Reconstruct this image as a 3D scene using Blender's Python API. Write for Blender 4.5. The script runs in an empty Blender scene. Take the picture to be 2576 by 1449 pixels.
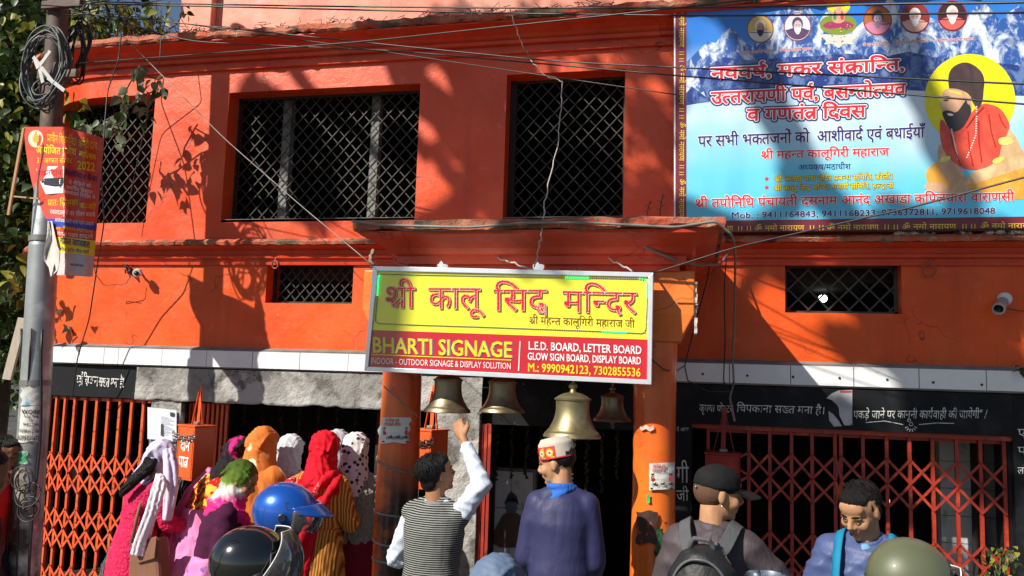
import bpy, bmesh, math, random
import numpy as np
from mathutils import Vector, Matrix, noise
R = math.radians
sc = bpy.context.scene
COL = sc.collection
random.seed(7)

# ------------------------------------------------------------------ camera
YAW, PITCH, ROLL, FPX, CAMZ = R(12.6), R(6.1), R(1.75), 2075.0, 2.05
_f = Vector((-math.sin(YAW)*math.cos(PITCH), math.cos(YAW)*math.cos(PITCH), math.sin(PITCH)))
_r0 = Vector((math.cos(YAW), math.sin(YAW), 0)); _u0 = _r0.cross(_f)
_r = _r0*math.cos(ROLL) + _u0*math.sin(ROLL); _u = -_r0*math.sin(ROLL) + _u0*math.cos(ROLL)
CAM = Vector((0, 0, CAMZ))
cd = bpy.data.cameras.new('camera'); cd.lens = FPX/2576*36; cd.sensor_width = 36
cd.clip_start = .05; cd.clip_end = 900
cam = bpy.data.objects.new('camera', cd); COL.objects.link(cam); sc.camera = cam
M4 = Matrix((_r, _u, -_f)).transposed().to_4x4(); M4.translation = CAM; cam.matrix_world = M4

# ------------------------------------------------------------------ light
world = bpy.data.worlds.new('World'); sc.world = world; world.use_nodes = True
nt = world.node_tree; bg = nt.nodes['Background']
sky = nt.nodes.new('ShaderNodeTexSky'); sky.sky_type = 'NISHITA'; sky.sun_disc = False
SUN_DIR = Vector((-.80, -1.0, 1.0)).normalized()          # towards the sun
EL = math.asin(SUN_DIR.z); AZ = math.atan2(SUN_DIR.x, SUN_DIR.y)
sky.sun_elevation = EL; sky.sun_rotation = AZ; sky.air_density = 1.0; sky.dust_density = .6; sky.ozone_density = 1.5
nt.links.new(sky.outputs[0], bg.inputs[0]); bg.inputs[1].default_value = .058
sd = bpy.data.lights.new('sun', 'SUN'); sd.energy = 5.0; sd.angle = R(.5); sd.color = (1, .93, .82)
sun = bpy.data.objects.new('sun', sd); COL.objects.link(sun)
sun.rotation_euler = (-SUN_DIR).to_track_quat('-Z', 'Y').to_euler(); sun.location = (-8, -10, 12)
sc.view_settings.view_transform = 'Standard'; sc.view_settings.look = 'None'
sc.view_settings.exposure = 0.52; sc.view_settings.gamma = 1
sc.cycles.max_bounces = 7; sc.cycles.transparent_max_bounces = 12

def ray(px, py):                      # direction through a pixel of a 2576 x 1449 picture
    return _f + _r*((px-1288)/FPX) + _u*((724.5-py)/FPX)
def P(px, py, Y):                     # the point of that ray on the plane y = Y
    d = ray(px, py); return CAM + d*(Y/d.y)
def X_(px, py, Y): return P(px, py, Y).x
def Z_(px, py, Y): return P(px, py, Y).z

# ------------------------------------------------------------------ mesh helpers
class MB:
    def __init__(s): s.v = []; s.f = []
    def add(s, vs, fs):
        b = len(s.v); s.v += [tuple(v) for v in vs]; s.f += [tuple(i+b for i in f) for f in fs]; return s
    def box(s, a, b):
        (x0, y0, z0), (x1, y1, z1) = a, b
        return s.add([(x0,y0,z0),(x1,y0,z0),(x1,y1,z0),(x0,y1,z0),(x0,y0,z1),(x1,y0,z1),(x1,y1,z1),(x0,y1,z1)],
              [(0,3,2,1),(4,5,6,7),(0,1,5,4),(1,2,6,5),(2,3,7,6),(3,0,4,7)])
    def beam(s, p, q, w, h, up=(0,0,1)):
        p = Vector(p); q = Vector(q); d = (q-p).normalized(); up = Vector(up)
        if abs(d.dot(up)) > .99: up = Vector((0,1,0))
        sx = d.cross(up).normalized()*w/2; sy = sx.cross(d).normalized()*h/2
        vs = [c+a*sx+b*sy for c in (p, q) for a, b in ((-1,-1),(1,-1),(1,1),(-1,1))]
        return s.add(vs, [(3,2,1,0),(4,5,6,7),(0,1,5,4),(1,2,6,5),(2,3,7,6),(3,0,4,7)])
    def tube(s, pts, r, n=8, cap=True):
        pts = [Vector(p) for p in pts]; m = len(pts); rs = r if isinstance(r, (list, tuple)) else [r]*m
        vs = []; prev = None
        for i, p in enumerate(pts):
            d = (pts[min(i+1, m-1)]-pts[max(i-1, 0)]).normalized()
            if prev is None:
                a = d.orthogonal().normalized()
            else:
                a = (prev - d*prev.dot(d))
                a = a.normalized() if a.length > 1e-6 else d.orthogonal().normalized()
            prev = a; b = d.cross(a)
            for k in range(n):
                t = 2*math.pi*k/n; vs.append(p + (a*math.cos(t)+b*math.sin(t))*rs[i])
        fs = [(i*n+k, i*n+(k+1) % n, (i+1)*n+(k+1) % n, (i+1)*n+k) for i in range(m-1) for k in range(n)]
        if cap: fs += [tuple(range(n-1, -1, -1)), tuple((m-1)*n+k for k in range(n))]
        return s.add(vs, fs)
    def lathe(s, prof, c, n=32, axis=None):
        c = Vector(c); q = (Vector(axis).to_track_quat('Z', 'Y') if axis is not None else None)
        vs = []
        for (r, z) in prof:
            for k in range(n):
                t = 2*math.pi*k/n; v = Vector((r*math.cos(t), r*math.sin(t), z))
                if q: v = q @ v
                vs.append(c+v)
        m = len(prof)
        fs = [(i*n+k, i*n+(k+1) % n, (i+1)*n+(k+1) % n, (i+1)*n+k) for i in range(m-1) for k in range(n)]
        return s.add(vs, fs)
    def ball(s, c, r, sc3=(1,1,1), n=12, m=8, rot=None):
        c = Vector(c); vs = []; 
        for i in range(m+1):
            t = math.pi*i/m
            for k in range(n):
                a = 2*math.pi*k/n
                v = Vector((math.sin(t)*math.cos(a)*sc3[0]*r, math.sin(t)*math.sin(a)*sc3[1]*r, -math.cos(t)*sc3[2]*r))
                if rot is not None: v = rot @ v
                vs.append(c+v)
        fs = [(i*n+k, i*n+(k+1) % n, (i+1)*n+(k+1) % n, (i+1)*n+k) for i in range(m) for k in range(n)]
        return s.add(vs, fs)
    def torus(s, c, Rr, r, axis, n=20, m=6):
        q = Vector(axis).to_track_quat('Z', 'Y'); pts = [Vector(c)+q @ Vector((Rr*math.cos(2*math.pi*k/n), Rr*math.sin(2*math.pi*k/n), 0)) for k in range(n+1)]
        return s.tube(pts, r, m, cap=False)
    def prism(s, poly, d):           # poly: list of 3-D points, d: extrusion vector
        n = len(poly); d = Vector(d); a = [Vector(p) for p in poly]
        return s.add(a+[p+d for p in a], [tuple(range(n)), tuple(range(2*n-1, n-1, -1))]+[(i, i+n, (i+1) % n+n, (i+1) % n) for i in range(n)])
    def build(s, name, mat=None, parent=None, smooth=False, kind=None, bevel=0, fix=True):
        me = bpy.data.meshes.new(name)
        off = root_loc(parent)
        me.from_pydata([(v[0]-off.x, v[1]-off.y, v[2]-off.z) for v in s.v], [], s.f)
        if fix:
            bm = bmesh.new(); bm.from_mesh(me); bmesh.ops.remove_doubles(bm, verts=bm.verts, dist=1e-6)
            bmesh.ops.recalc_face_normals(bm, faces=bm.faces); bm.to_mesh(me); bm.free()
        return mkobj(name, me, mat, parent, smooth, kind, bevel)
def root_loc(p):
    off = Vector((0,0,0))
    while p is not None: off += p.location; p = p.parent
    return off
def mkobj(name, me, mat=None, parent=None, smooth=False, kind=None, bevel=0):
    if mat is not None: me.materials.append(mat)
    if smooth:
        me.polygons.foreach_set('use_smooth', [True]*len(me.polygons))
        if smooth == 'auto':
            try: me.set_sharp_from_angle(angle=R(38))
            except Exception: pass
    o = bpy.data.objects.new(name, me); COL.objects.link(o)
    if parent is not None: o.parent = parent
    if kind: o['kind'] = kind
    if bevel:
        b = o.modifiers.new('bevel', 'BEVEL'); b.width = bevel; b.segments = 2; b.limit_method = 'ANGLE'
    return o
def thing(name, label, cat, loc=(0,0,0), group=None):
    o = bpy.data.objects.new(name, None); o.location = Vector(loc); COL.objects.link(o)
    o.empty_display_size = .1
    return tag(o, label, cat, group)
def tag(o, label, cat, group=None):
    o['label'] = label; o['category'] = cat
    if group: o['group'] = group
    return o
def structure(o): o['kind'] = 'structure'; return o
def copy_piece(o, parent, loc=None, rot=None, scale=None):
    c = o.copy(); COL.objects.link(c); c.parent = parent
    if loc is not None: c.location = loc
    if rot is not None: c.rotation_euler = rot
    if scale is not None: c.scale = scale
    return c

# ------------------------------------------------------------------ materials
def _n(nt, t, **k):
    n = nt.nodes.new(t)
    for a, b in k.items(): setattr(n, a, b)
    return n
class Mat:
    """small wrapper that keeps node building short"""
    def __init__(s, name, col=(.5,.5,.5), rough=.6, metal=0, spec=.5, coat=0, sheen=0):
        s.m = bpy.data.materials.new(name); s.m.use_nodes = True; s.nt = s.m.node_tree
        s.b = s.nt.nodes['Principled BSDF']; I = s.b.inputs
        I['Base Color'].default_value = (*col, 1); I['Roughness'].default_value = rough
        I['Metallic'].default_value = metal; I['Specular IOR Level'].default_value = spec
        I['Coat Weight'].default_value = coat; I['Coat Roughness'].default_value = .06
        if sheen: I['Sheen Weight'].default_value = sheen
        s.tc = _n(s.nt, 'ShaderNodeTexCoord'); s.co = s.tc.outputs['Object']; s.col = None; s.colv = col
    def L(s, a, b): s.nt.links.new(a, b)
    def setin(s, node, i, val):
        if hasattr(val, 'is_linked') or isinstance(val, bpy.types.NodeSocket): s.L(val, node.inputs[i])
        else: node.inputs[i].default_value = val
    def scaled(s, sx, sy, sz, rot=(0,0,0)):
        n = _n(s.nt, 'ShaderNodeMapping'); n.inputs['Scale'].default_value = (sx, sy, sz); n.inputs['Rotation'].default_value = rot
        s.L(s.co, n.inputs[0]); return n.outputs[0]
    def noise(s, scale, detail=4, rough=.55, co=None, dist=0, out='Fac'):
        n = _n(s.nt, 'ShaderNodeTexNoise'); n.inputs['Scale'].default_value = scale; n.inputs['Detail'].default_value = detail
        n.inputs['Roughness'].default_value = rough; n.inputs['Distortion'].default_value = dist
        s.L(co or s.co, n.inputs['Vector']); return n.outputs[out]
    def voro(s, scale, co=None, feature='F1', out='Distance'):
        n = _n(s.nt, 'ShaderNodeTexVoronoi'); n.feature = feature; n.inputs['Scale'].default_value = scale
        s.L(co or s.co, n.inputs['Vector']); return n.outputs[out]
    def wave(s, scale, axis='Z', dist=0, co=None, dscale=1, detail=2):
        n = _n(s.nt, 'ShaderNodeTexWave'); n.bands_direction = axis; n.inputs['Scale'].default_value = scale
        n.inputs['Distortion'].default_value = dist; n.inputs['Detail Scale'].default_value = dscale; n.inputs['Detail'].default_value = detail
        s.L(co or s.co, n.inputs['Vector']); return n.outputs['Fac']
    def ramp(s, fac, stops, interp='LINEAR'):
        n = _n(s.nt, 'ShaderNodeValToRGB'); n.color_ramp.interpolation = interp; e = n.color_ramp.elements
        while len(e) > 1: e.remove(e[-1])
        for i, (p, c) in enumerate(stops):
            k = e[0] if i == 0 else e.new(p)
            k.position = p; k.color = (*c, 1) if len(c) == 3 else c
        s.L(fac, n.inputs[0]); return n.outputs[0]
    def mask(s, fac, a, b):
        n = _n(s.nt, 'ShaderNodeMapRange'); n.inputs[1].default_value = a; n.inputs[2].default_value = b; n.clamp = True
        s.L(fac, n.inputs[0]); return n.outputs[0]
    def mathn(s, op, a, b=0.0):
        n = _n(s.nt, 'ShaderNodeMath', operation=op); s.setin(n, 0, a); s.setin(n, 1, b); return n.outputs[0]
    def xyz(s, co=None):
        n = _n(s.nt, 'ShaderNodeSeparateXYZ'); s.L(co or s.co, n.inputs[0]); return n.outputs
    def mix(s, fac, a, b, mode='MIX'):
        n = _n(s.nt, 'ShaderNodeMix', data_type='RGBA', blend_type=mode)
        for i, v in ((0, fac), (6, a), (7, b)):
            if isinstance(v, bpy.types.NodeSocket): s.L(v, n.inputs[i])
            elif i == 0: n.inputs[0].default_value = v
            else: n.inputs[i].default_value = (*v, 1)
        return n.outputs[2]
    def base(s, c): s.col = c; s.L(c, s.b.inputs['Base Color']); return s
    def cur(s): return s.col if s.col is not None else s.colv
    def vary(s, amt=.15, scale=3, tint=(1,1,1)):
        f = s.noise(scale, 5); lo = tuple(max(0, 1-amt)*t for t in tint); hi = (1+amt*.6,)*3
        k = s.ramp(f, [(.3, lo), (.7, hi)]); a = s.cur()
        return s.base(s.mix(1.0, a, k, 'MULTIPLY'))
    def patch(s, color, scale, a, b, detail=6, amt=1.0, co=None, dist=0):
        f = s.mask(s.noise(scale, detail, .6, co, dist), a, b)
        if amt != 1: f = s.mathn('MULTIPLY', f, amt)
        return s.base(s.mix(f, s.cur(), color))
    def bump(s, h, strength=.3, dist=.01):
        n = _n(s.nt, 'ShaderNodeBump'); n.inputs['Strength'].default_value = strength; n.inputs['Distance'].default_value = dist
        s.L(h, n.inputs['Height'])
        if s.b.inputs['Normal'].is_linked:
            s.L(s.b.inputs['Normal'].links[0].from_socket, n.inputs['Normal'])
        s.L(n.outputs[0], s.b.inputs['Normal']); return s
    def roughv(s, scale, a, b):
        f = s.noise(scale, 4); n = _n(s.nt, 'ShaderNodeMapRange'); n.inputs[1].default_value = .3; n.inputs[2].default_value = .7
        n.inputs[3].default_value = a; n.inputs[4].default_value = b; s.L(f, n.inputs[0]); s.L(n.outputs[0], s.b.inputs['Roughness']); return s
_flat = {}
def flat(col, rough=.5, metal=0, spec=.5, coat=0, name=None):
    k = (tuple(round(c, 4) for c in col), rough, metal, spec, coat)
    if k not in _flat:
        m = Mat(name or 'paint', col, rough, metal, spec, coat); m.vary(.10, 9); _flat[k] = m.m
    return _flat[k]
def srgb(r, g, b):
    return tuple(((c/255)/12.92 if c/255 <= .04045 else ((c/255+.055)/1.055)**2.4) for c in (r, g, b))

def wall_paint(name, col, fade, rough=.42, dirt=.5):
    m = Mat(name, col, rough, spec=.4)
    m.patch(fade, 1.3, .42, .72, 6)                       # sun-faded areas; glare tint in the upper-wall paint
    m.vary(.16, 2.2)
    st = m.scaled(5, 5, .5); m.patch(tuple(c*.42 for c in col), 1.0, .56, .78, 6, .9*dirt, st)     # rain streaks
    cr = m.nt.nodes.new('ShaderNodeVectorMath'); cr.operation = 'ADD'; nz = m.nt.nodes.new('ShaderNodeTexNoise'); nz.inputs['Scale'].default_value = 2.5; m.L(m.co, nz.inputs['Vector']); m.L(m.co, cr.inputs[0]); m.L(nz.outputs['Color'], cr.inputs[1])
    e_ = m.voro(1.1, cr.outputs[0], 'DISTANCE_TO_EDGE'); km = m.mathn('MULTIPLY', m.mask(e_, .006, .001), m.mask(m.noise(1.7, 3), .50, .58)); m.base(m.mix(km, m.cur(), tuple(c*.3 for c in col)))
    m.patch(tuple(min(1, c*1.12+.05) for c in col), 9, .58, .70, 8, .55); m.patch(tuple(c*.62 for c in col), 3.1, .55, .72, 10, .5*dirt+.15)
    m.patch((.50,.45,.40), 14, .70, .76, 8, .7)            # flaked specks
    m.patch((.10,.05,.035), 5, .66, .80, 8, .5*dirt)       # grime
    m.bump(m.noise(7, 6, .6), .35, .02).bump(m.noise(70, 3, .6), .22, .006)
    m.roughv(4, rough-.1, rough+.18); return m.m
ORANGE = wall_paint('orange wall enamel', (.70,.074,.004), (.70,.105,.008))
SALMON = wall_paint('red-orange wall enamel with glare tint', (.67,.066,.012), (.68,.108,.036), .34)  # same paint tinted pinker: sun glare put into the upper wall's colour
PINK = wall_paint('pale salmon wall paint', (.74,.25,.17), (.72,.33,.25), .6)
REDO = wall_paint('deep red-orange enamel', (.62,.05,.015), (.62,.09,.03), .40)
def _crust():
    m = Mat('weathered plaster edge', (.50,.17,.10), .9); m.patch((.55,.09,.04), 5, .45, .60).patch((.42,.33,.22), 14, .56, .66).patch((.09,.085,.05), 2.6, .50, .60, 8, .85).patch((.05,.045,.035), 7, .58, .68)
    m.bump(m.noise(25, 8, .7), 1, .03); return m.m
CRUST = _crust()
def _conc():
    m = Mat('grey flaking lime plaster', (.27,.265,.25), .9); m.patch((.46,.45,.43), 2.2, .48, .56).patch((.13,.125,.115), 5, .54, .62).patch((.07,.045,.03), 3.2, .62, .68)
    cr = m.voro(5, m.co, 'DISTANCE_TO_EDGE'); m.bump(m.noise(12, 8, .7), .9, .04); return m.m
PLASTER = _conc()
def _tile():
    m = Mat('white glazed tile', (.74,.75,.77), .22); m.vary(.10, 4); m.patch((.35,.33,.30), 11, .66, .74, 8, .6); st = m.scaled(20, 20, 2); m.patch((.4,.37,.33), 1, .68, .8, 4, .5, st); m.bump(m.noise(30), .1, .003); return m.m
TILE = _tile()
def _blk():
    m = Mat('blackboard paint', (.007,.008,.010), .6, spec=.2); m.patch((.022,.025,.028), 4, .5, .7).patch((.10,.10,.10), 18, .68, .74); m.bump(m.noise(40), .2, .004); return m.m
BLACKP = _blk()
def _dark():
    m = Mat('dark plaster with shade painted in', (.025,.020,.018), .9); m.vary(.5, 3); m.bump(m.noise(9), .3, .02); return m.m
DARK = _dark()  # near-black so the rooms look unlit; shade put into the colour
def _steel(name, col, rough, rust=.5):
    m = Mat(name, col, rough, .75); m.vary(.2, 8); m.patch((.10,.035,.015), 10, .62-.1*rust, .74, 8, rust); m.bump(m.noise(60), .15, .002); return m.m
GRILLE = _steel('dull grey iron bar', (.050,.047,.042), .55, .4)
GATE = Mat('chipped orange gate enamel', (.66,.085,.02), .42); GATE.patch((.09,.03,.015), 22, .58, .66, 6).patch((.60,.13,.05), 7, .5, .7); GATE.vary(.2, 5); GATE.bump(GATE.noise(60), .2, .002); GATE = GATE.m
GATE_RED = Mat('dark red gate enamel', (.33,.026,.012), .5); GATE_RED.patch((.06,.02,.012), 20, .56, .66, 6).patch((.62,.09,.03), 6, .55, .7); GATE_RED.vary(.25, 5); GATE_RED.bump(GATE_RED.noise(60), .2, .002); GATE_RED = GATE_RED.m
WIRE = Mat('black cable sheath', (.018,.018,.018), .45); WIRE.vary(.3, 20); WIRE = WIRE.m
WIRE_G = Mat('grey cable sheath', (.20,.185,.165), .5); WIRE_G.vary(.3, 12); WIRE_G = WIRE_G.m
def _ground():
    m = Mat('worn asphalt', (.055,.053,.050), .9); m.vary(.3, .8).patch((.13,.12,.10), 1.5, .5, .7); m.bump(m.noise(60, 8), .6, .01); return m.m
ASPHALT = _ground()
# ------------------------------------------------------------------ lettering
CH = sorted(set("श्री कालू सिद्ध मन्दिर नववर्ष, मकर संक्रान्ति, उत्तरायणी पर्व, बसन्तोत्सव व गणतंत्र दिवस पर सभी भक्तजनों को आशीवार्द एवं बधाईयाँ महन्त कालूगिरी महाराज अध्यक्ष/मठाधीश अलख नाथ मंदिर प्रबन्ध समिति, बरेली। धमार्थ हल्द्वानी तपोनिधि पंचायती दसनाम आनंद अखाड़ा कपिलधारा वाराणसी ॐ नमो नारायण कमलगिरी दत्तगिरी बालक देव नरेन्द्र जी दान पात्र प्राचीन शि कमेटी द्वारा आयोजित गणेश महोत्सव अगस्त सेम्बर रक्तदान जीवन थैलेसीमिया व कैन्सर से पीड़ित समर्पित विशाल शिविर में प्रातः सितम्बर को रक्तदाताओं बचायें मंगल पड़ाव हल्द्वानी गोपाल जायसवाल स्टोर मीरा मार्ग यहा चिपकाना सख्त मना है कृपया पोस्टर पकड़े जाने कानूनी कार्यवाही की जायेगी धनतेरस एवं दीपावली ऑफर डिया परिसर ै ौ ॥ ृ ु") | set("ABCDEFGHIJKLMNOPQRSTUVWXYZabcdefghijklmnopqrstuvwxyz0123456789.,:-&/+!\"' ") | {'\u094d'})
GL = {}
def load_glyphs(offs):
    tmp = []
    for off in offs:
        for c in CH:
            for res in ((c, 0), (c+'।।।।', 1)):
                cu = bpy.data.curves.new('g', 'FONT'); cu.body = res[0]; cu.offset = off; cu.resolution_u = 2; cu.fill_mode = 'FRONT'
                o = bpy.data.objects.new('g', cu); COL.objects.link(o); tmp.append((off, c, res[1], o))
    bpy.context.view_layer.update(); dg = bpy.context.evaluated_depsgraph_get(); w = {}
    for off, c, kind, o in tmp:
        me = o.evaluated_get(dg).to_mesh(); vs = [(v.co.x, v.co.y) for v in me.vertices]; fs = [tuple(p.vertices) for p in me.polygons]
        w[(off, c, kind)] = (vs, fs); o.evaluated_get(dg).to_mesh_clear()
    for off, c, kind, o in tmp:
        cu = o.data; bpy.data.objects.remove(o); bpy.data.curves.remove(cu)
    for off in offs:
        d1 = max(v[0] for v in w[(off, '।', 0)][0]); d5 = max(v[0] for v in w[(off, '।', 1)][0]); aD = (d5-d1)/4; dx = d1+3*aD
        for c in CH:
            a = w[(off, c, 1)][0]; adv = (max(v[0] for v in a)-dx) if a else .3
            GL[(off, c)] = (w[(off, c, 0)][0], w[(off, c, 0)][1], adv)
OFFS = (0.0,)
load_glyphs(OFFS)
HL = max(v[1] for v in GL[(0.0, 'म')][0]); CAPH = max(v[1] for v in GL[(0.0, 'H')][0])
def _xs(c, off):                      # right edge of the stem (below the head line)
    vs = [v[0] for v in GL[(off, c)][0] if v[1] < HL*.6]; return max(vs) if vs else 0
_half = {}
def half(c, off):
    k = (c, off)
    if k in _half: return _half[k]
    vs, fs, adv = GL[(off, c)]; xs = _xs(c, off); sw = .085+2*off
    cut = xs-sw if c != 'क' else xs-.02
    bm = bmesh.new(); bv = [bm.verts.new((x, y, 0)) for x, y in vs]
    for f in fs:
        try: bm.faces.new([bv[i] for i in f])
        except ValueError: pass
    bmesh.ops.bisect_plane(bm, geom=bm.verts[:]+bm.edges[:]+bm.faces[:], plane_co=(cut, 0, 0), plane_no=(1, 0, 0), clear_outer=True)
    bm.verts.index_update(); r = ([(v.co.x, v.co.y) for v in bm.verts], [tuple(v.index for v in f.verts) for f in bm.faces], cut+.012+off); bm.free()
    _half[k] = r; return r
def sub_form(c, off):
    k = ('sub', c, off)
    if k in _half: return _half[k]
    vs, fs, adv = GL[(off, c)]; bm = bmesh.new(); bv = [bm.verts.new((x, y, 0)) for x, y in vs]
    for f in fs:
        try: bm.faces.new([bv[i] for i in f])
        except ValueError: pass
    bmesh.ops.bisect_plane(bm, geom=bm.verts[:]+bm.edges[:]+bm.faces[:], plane_co=(0, HL*.80, 0), plane_no=(0, 1, 0), clear_outer=True)
    bm.verts.index_update(); r = ([(v.co.x, v.co.y) for v in bm.verts], [tuple(v.index for v in f.verts) for f in bm.faces], adv); bm.free()
    _half[k] = r; return r
def _stroke(pts, w):
    vs = []; fs = []
    for i, p in enumerate(pts):
        a = pts[max(0, i-1)]; b = pts[min(len(pts)-1, i+1)]; d = Vector((b[0]-a[0], b[1]-a[1])).normalized(); n = Vector((-d.y, d.x))*w/2
        vs += [(p[0]+n.x, p[1]+n.y), (p[0]-n.x, p[1]-n.y)]
    for i in range(len(pts)-1): fs.append((2*i, 2*i+1, 2*i+3, 2*i+2))
    return vs, fs
CONS = set(chr(c) for c in range(0x915, 0x93a)); VIR = '\u094d'; NUK = '\u093c'
POST = set('ाीुूृेैोौंँःॉ')
def shape(s, off=0.0):
    """glyph pieces (verts, faces) laid out left to right, and the total width"""
    out = []; x = 0.0; i = 0; w = .075+2*off
    def put(g, dx=0, sc_=1, dy=0): out.append(([(v[0]*sc_+x+dx, v[1]*sc_+dy) for v in g[0]], g[1]))
    while i < len(s):
        c = s[i]
        if c in CONS:
            cl = [c]; i += 1
            if i < len(s) and s[i] == NUK: cl[-1] = (c, 'n'); i += 1
            while i+1 < len(s) and s[i] == VIR and s[i+1] in CONS:
                cl.append(s[i+1]); i += 2
                if i < len(s) and s[i] == NUK: i += 1
            mt = []
            while i < len(s) and (s[i] in POST or s[i] == 'ि'): mt.append(s[i]); i += 1
            reph = len(cl) > 1 and cl[0] == 'र'
            if reph: cl = cl[1:]
            rak = len(cl) > 1 and cl[-1] == 'र'
            if rak: cl = cl[:-1]
            if 'ि' in mt: put(GL[(off, 'ि')]); x += GL[(off, 'ि')][2]
            k = 0
            while k < len(cl):
                q = cl[k]; nuk = isinstance(q, tuple); q = q[0] if nuk else q
                g = GL[(off, q)]
                last = k == len(cl)-1
                if not last and q in 'दटठडह':
                    put(g); nx = cl[k+1]; nx = nx[0] if isinstance(nx, tuple) else nx
                    put(sub_form(nx, off), g[2]*.38, .60, -.13); x += g[2]+.06; k += 2; continue
                if not last: h = half(q, off); put(h); x += h[2]; k += 1; continue
                put(g); xs = x+_xs(q, off)
                if nuk: put(_stroke([(g[2]*.40, -.12), (g[2]*.40+.07, -.12)], .08))
                if rak:
                    X0 = (xs-x-.05) if q != 'क' else g[2]*.52; put(_stroke([(X0, HL*.50), (X0-.14, HL*.26), (X0-.30, HL*.10)], w))
                x += g[2]; k += 1
            for m_ in mt:
                if m_ == 'ि': continue
                g = GL[(off, m_)]; put(g); x += max(0, g[2]) if m_ in 'ाीोौःॉ' else 0
            if reph:
                put(_stroke([(-.02, HL+.03), (-.13, HL+.06), (-.19, HL+.14), (-.15, HL+.23), (-.05, HL+.24)], w), -.03 if not mt else -.0)
        else:
            g = GL.get((off, c))
            if g: put(g); x += g[2]
            elif c == VIR: pass
            i += 1
            while i < len(s) and s[i] in POST and c not in ' ,।/':
                g = GL[(off, s[i])]; put(g); x += max(0, g[2]) if s[i] in 'ाीोौःॉ' else 0; i += 1
    return out, x
def text_px(s, a, b, h, fn, mat, parent, name='lettering', off=0.0, proud=.002, up=None, cap=None, thick=0, shear=0, jit=0, single=None):
    """string drawn between two pixel readings a (left foot) and b (right foot) on the surface fn(px, py, proud)"""
    W = single if single else shape(s, 0.0)[1]
    pcs, w_ = shape(s, 0.0); H = HL if cap is None else CAPH
    a = Vector(a); b = Vector(b); d = b-a
    upv = Vector(up) if up else Vector((0, -1)); upv = upv.normalized()*h
    m = MB(); rn = random.Random(len(s)*7)
    for n_, (vs, fs) in enumerate(pcs):
        jx = rn.uniform(-jit, jit); jy = rn.uniform(-jit, jit)
        nc = 1 if off == 0 else (4 if off < .03 else 8)
        for cp in range(nc):
            ox = oy = 0.0
            if nc > 1: rr = off*1.15 if nc == 4 else off; ox = rr*math.cos(2*math.pi*(cp+.5)/nc); oy = rr*math.sin(2*math.pi*(cp+.5)/nc)
            pv = []
            for (x, y) in vs:
                t = (x+ox)/W; v = (y+oy)/H; q = a+d*t+upv*(v+jy)+d.normalized()*(h*(shear*v+jx))
                pv.append(fn(q.x, q.y, proud+(n_ % 4)*.0005+cp*.00005))
            m.add(pv, fs)
    return m.build(name, mat, parent, fix=False)
def on_plane(Y):
    return lambda px, py, o=0.0: P(px, py, Y-o)
def poly_px(pts, fn, mat, parent, name='print', o=.001):
    m = MB(); m.add([fn(x, y, o) for x, y in pts], [tuple(range(len(pts)))]); return m.build(name, mat, parent)
def chaikin(pts, n=2):
    for _ in range(n):
        o = []
        for i in range(len(pts)):
            a = pts[i]; b = pts[(i+1) % len(pts)]; o += [(a[0]*.75+b[0]*.25, a[1]*.75+b[1]*.25), (a[0]*.25+b[0]*.75, a[1]*.25+b[1]*.75)]
        pts = o
    return pts
def disc_px(c, rx, ry, fn, mat, parent, name='print', o=.001, n=28):
    return poly_px([(c[0]+rx*math.cos(2*math.pi*k/n), c[1]+ry*math.sin(2*math.pi*k/n)) for k in range(n)], fn, mat, parent, name, o)
# ------------------------------------------------------------------ setting: ground
g = MB(); N = 26
for i in range(N+1):
    for j in range(N+1):
        u = (i/N*2-1); v = (j/N*2-1); g.v.append((math.copysign(abs(u)**3, u)*400, math.copysign(abs(v)**3, v)*400, 0))
for i in range(N):
    for j in range(N): g.f.append((i*(N+1)+j, (i+1)*(N+1)+j, (i+1)*(N+1)+j+1, i*(N+1)+j+1))
structure(g.build('street', ASPHALT))
PAV = Mat('pale dusty paving', (.30,.27,.23), .9); PAV.vary(.25, 3).patch((.12,.10,.08), 4, .55, .7); PAV.bump(PAV.noise(40), .4, .006); PAV = PAV.m
structure(MB().box((-9, 3.9, -.05), (5.5, 12, .03)).build('pavement', PAV, bevel=.01))

# ------------------------------------------------------------------ temple building
WY = 6.0; XC = -4.95; RC = 1.3; XR = 4.6; TH = .22
temple = thing('temple_building', 'orange painted temple with rounded corner, grilled windows and pillared entrance canopy', 'building', (0, WY, 0))
def PT(s, o=0.0):                    # plan position: s along the facade, o outwards from the wall
    if s >= XC: return Vector((s, WY-o, 0))
    a = (XC-s)/RC
    if a < 1.75:
        return Vector((XC-(RC+o)*math.sin(a), WY+RC-(RC+o)*math.cos(a), 0))
    e = PT(XC-1.75*RC+1e-6, o); t = Vector((-math.cos(1.75), math.sin(1.75), 0)); return e + t*(XC-s-1.75*RC)
def S3(s, z, o=0.0): v = PT(s, o); v.z = z; return v
SMIN = XC-RC*1.75-2.5
def sbreaks(s0, s1, extra=()):
    b = {s0, s1} | {e for e in extra if s0 < e < s1}
    if s0 < XC:
        k = XC
        while k > s0:
            if k < s1: b.add(k)
            k -= .12
    return sorted(b)
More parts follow.
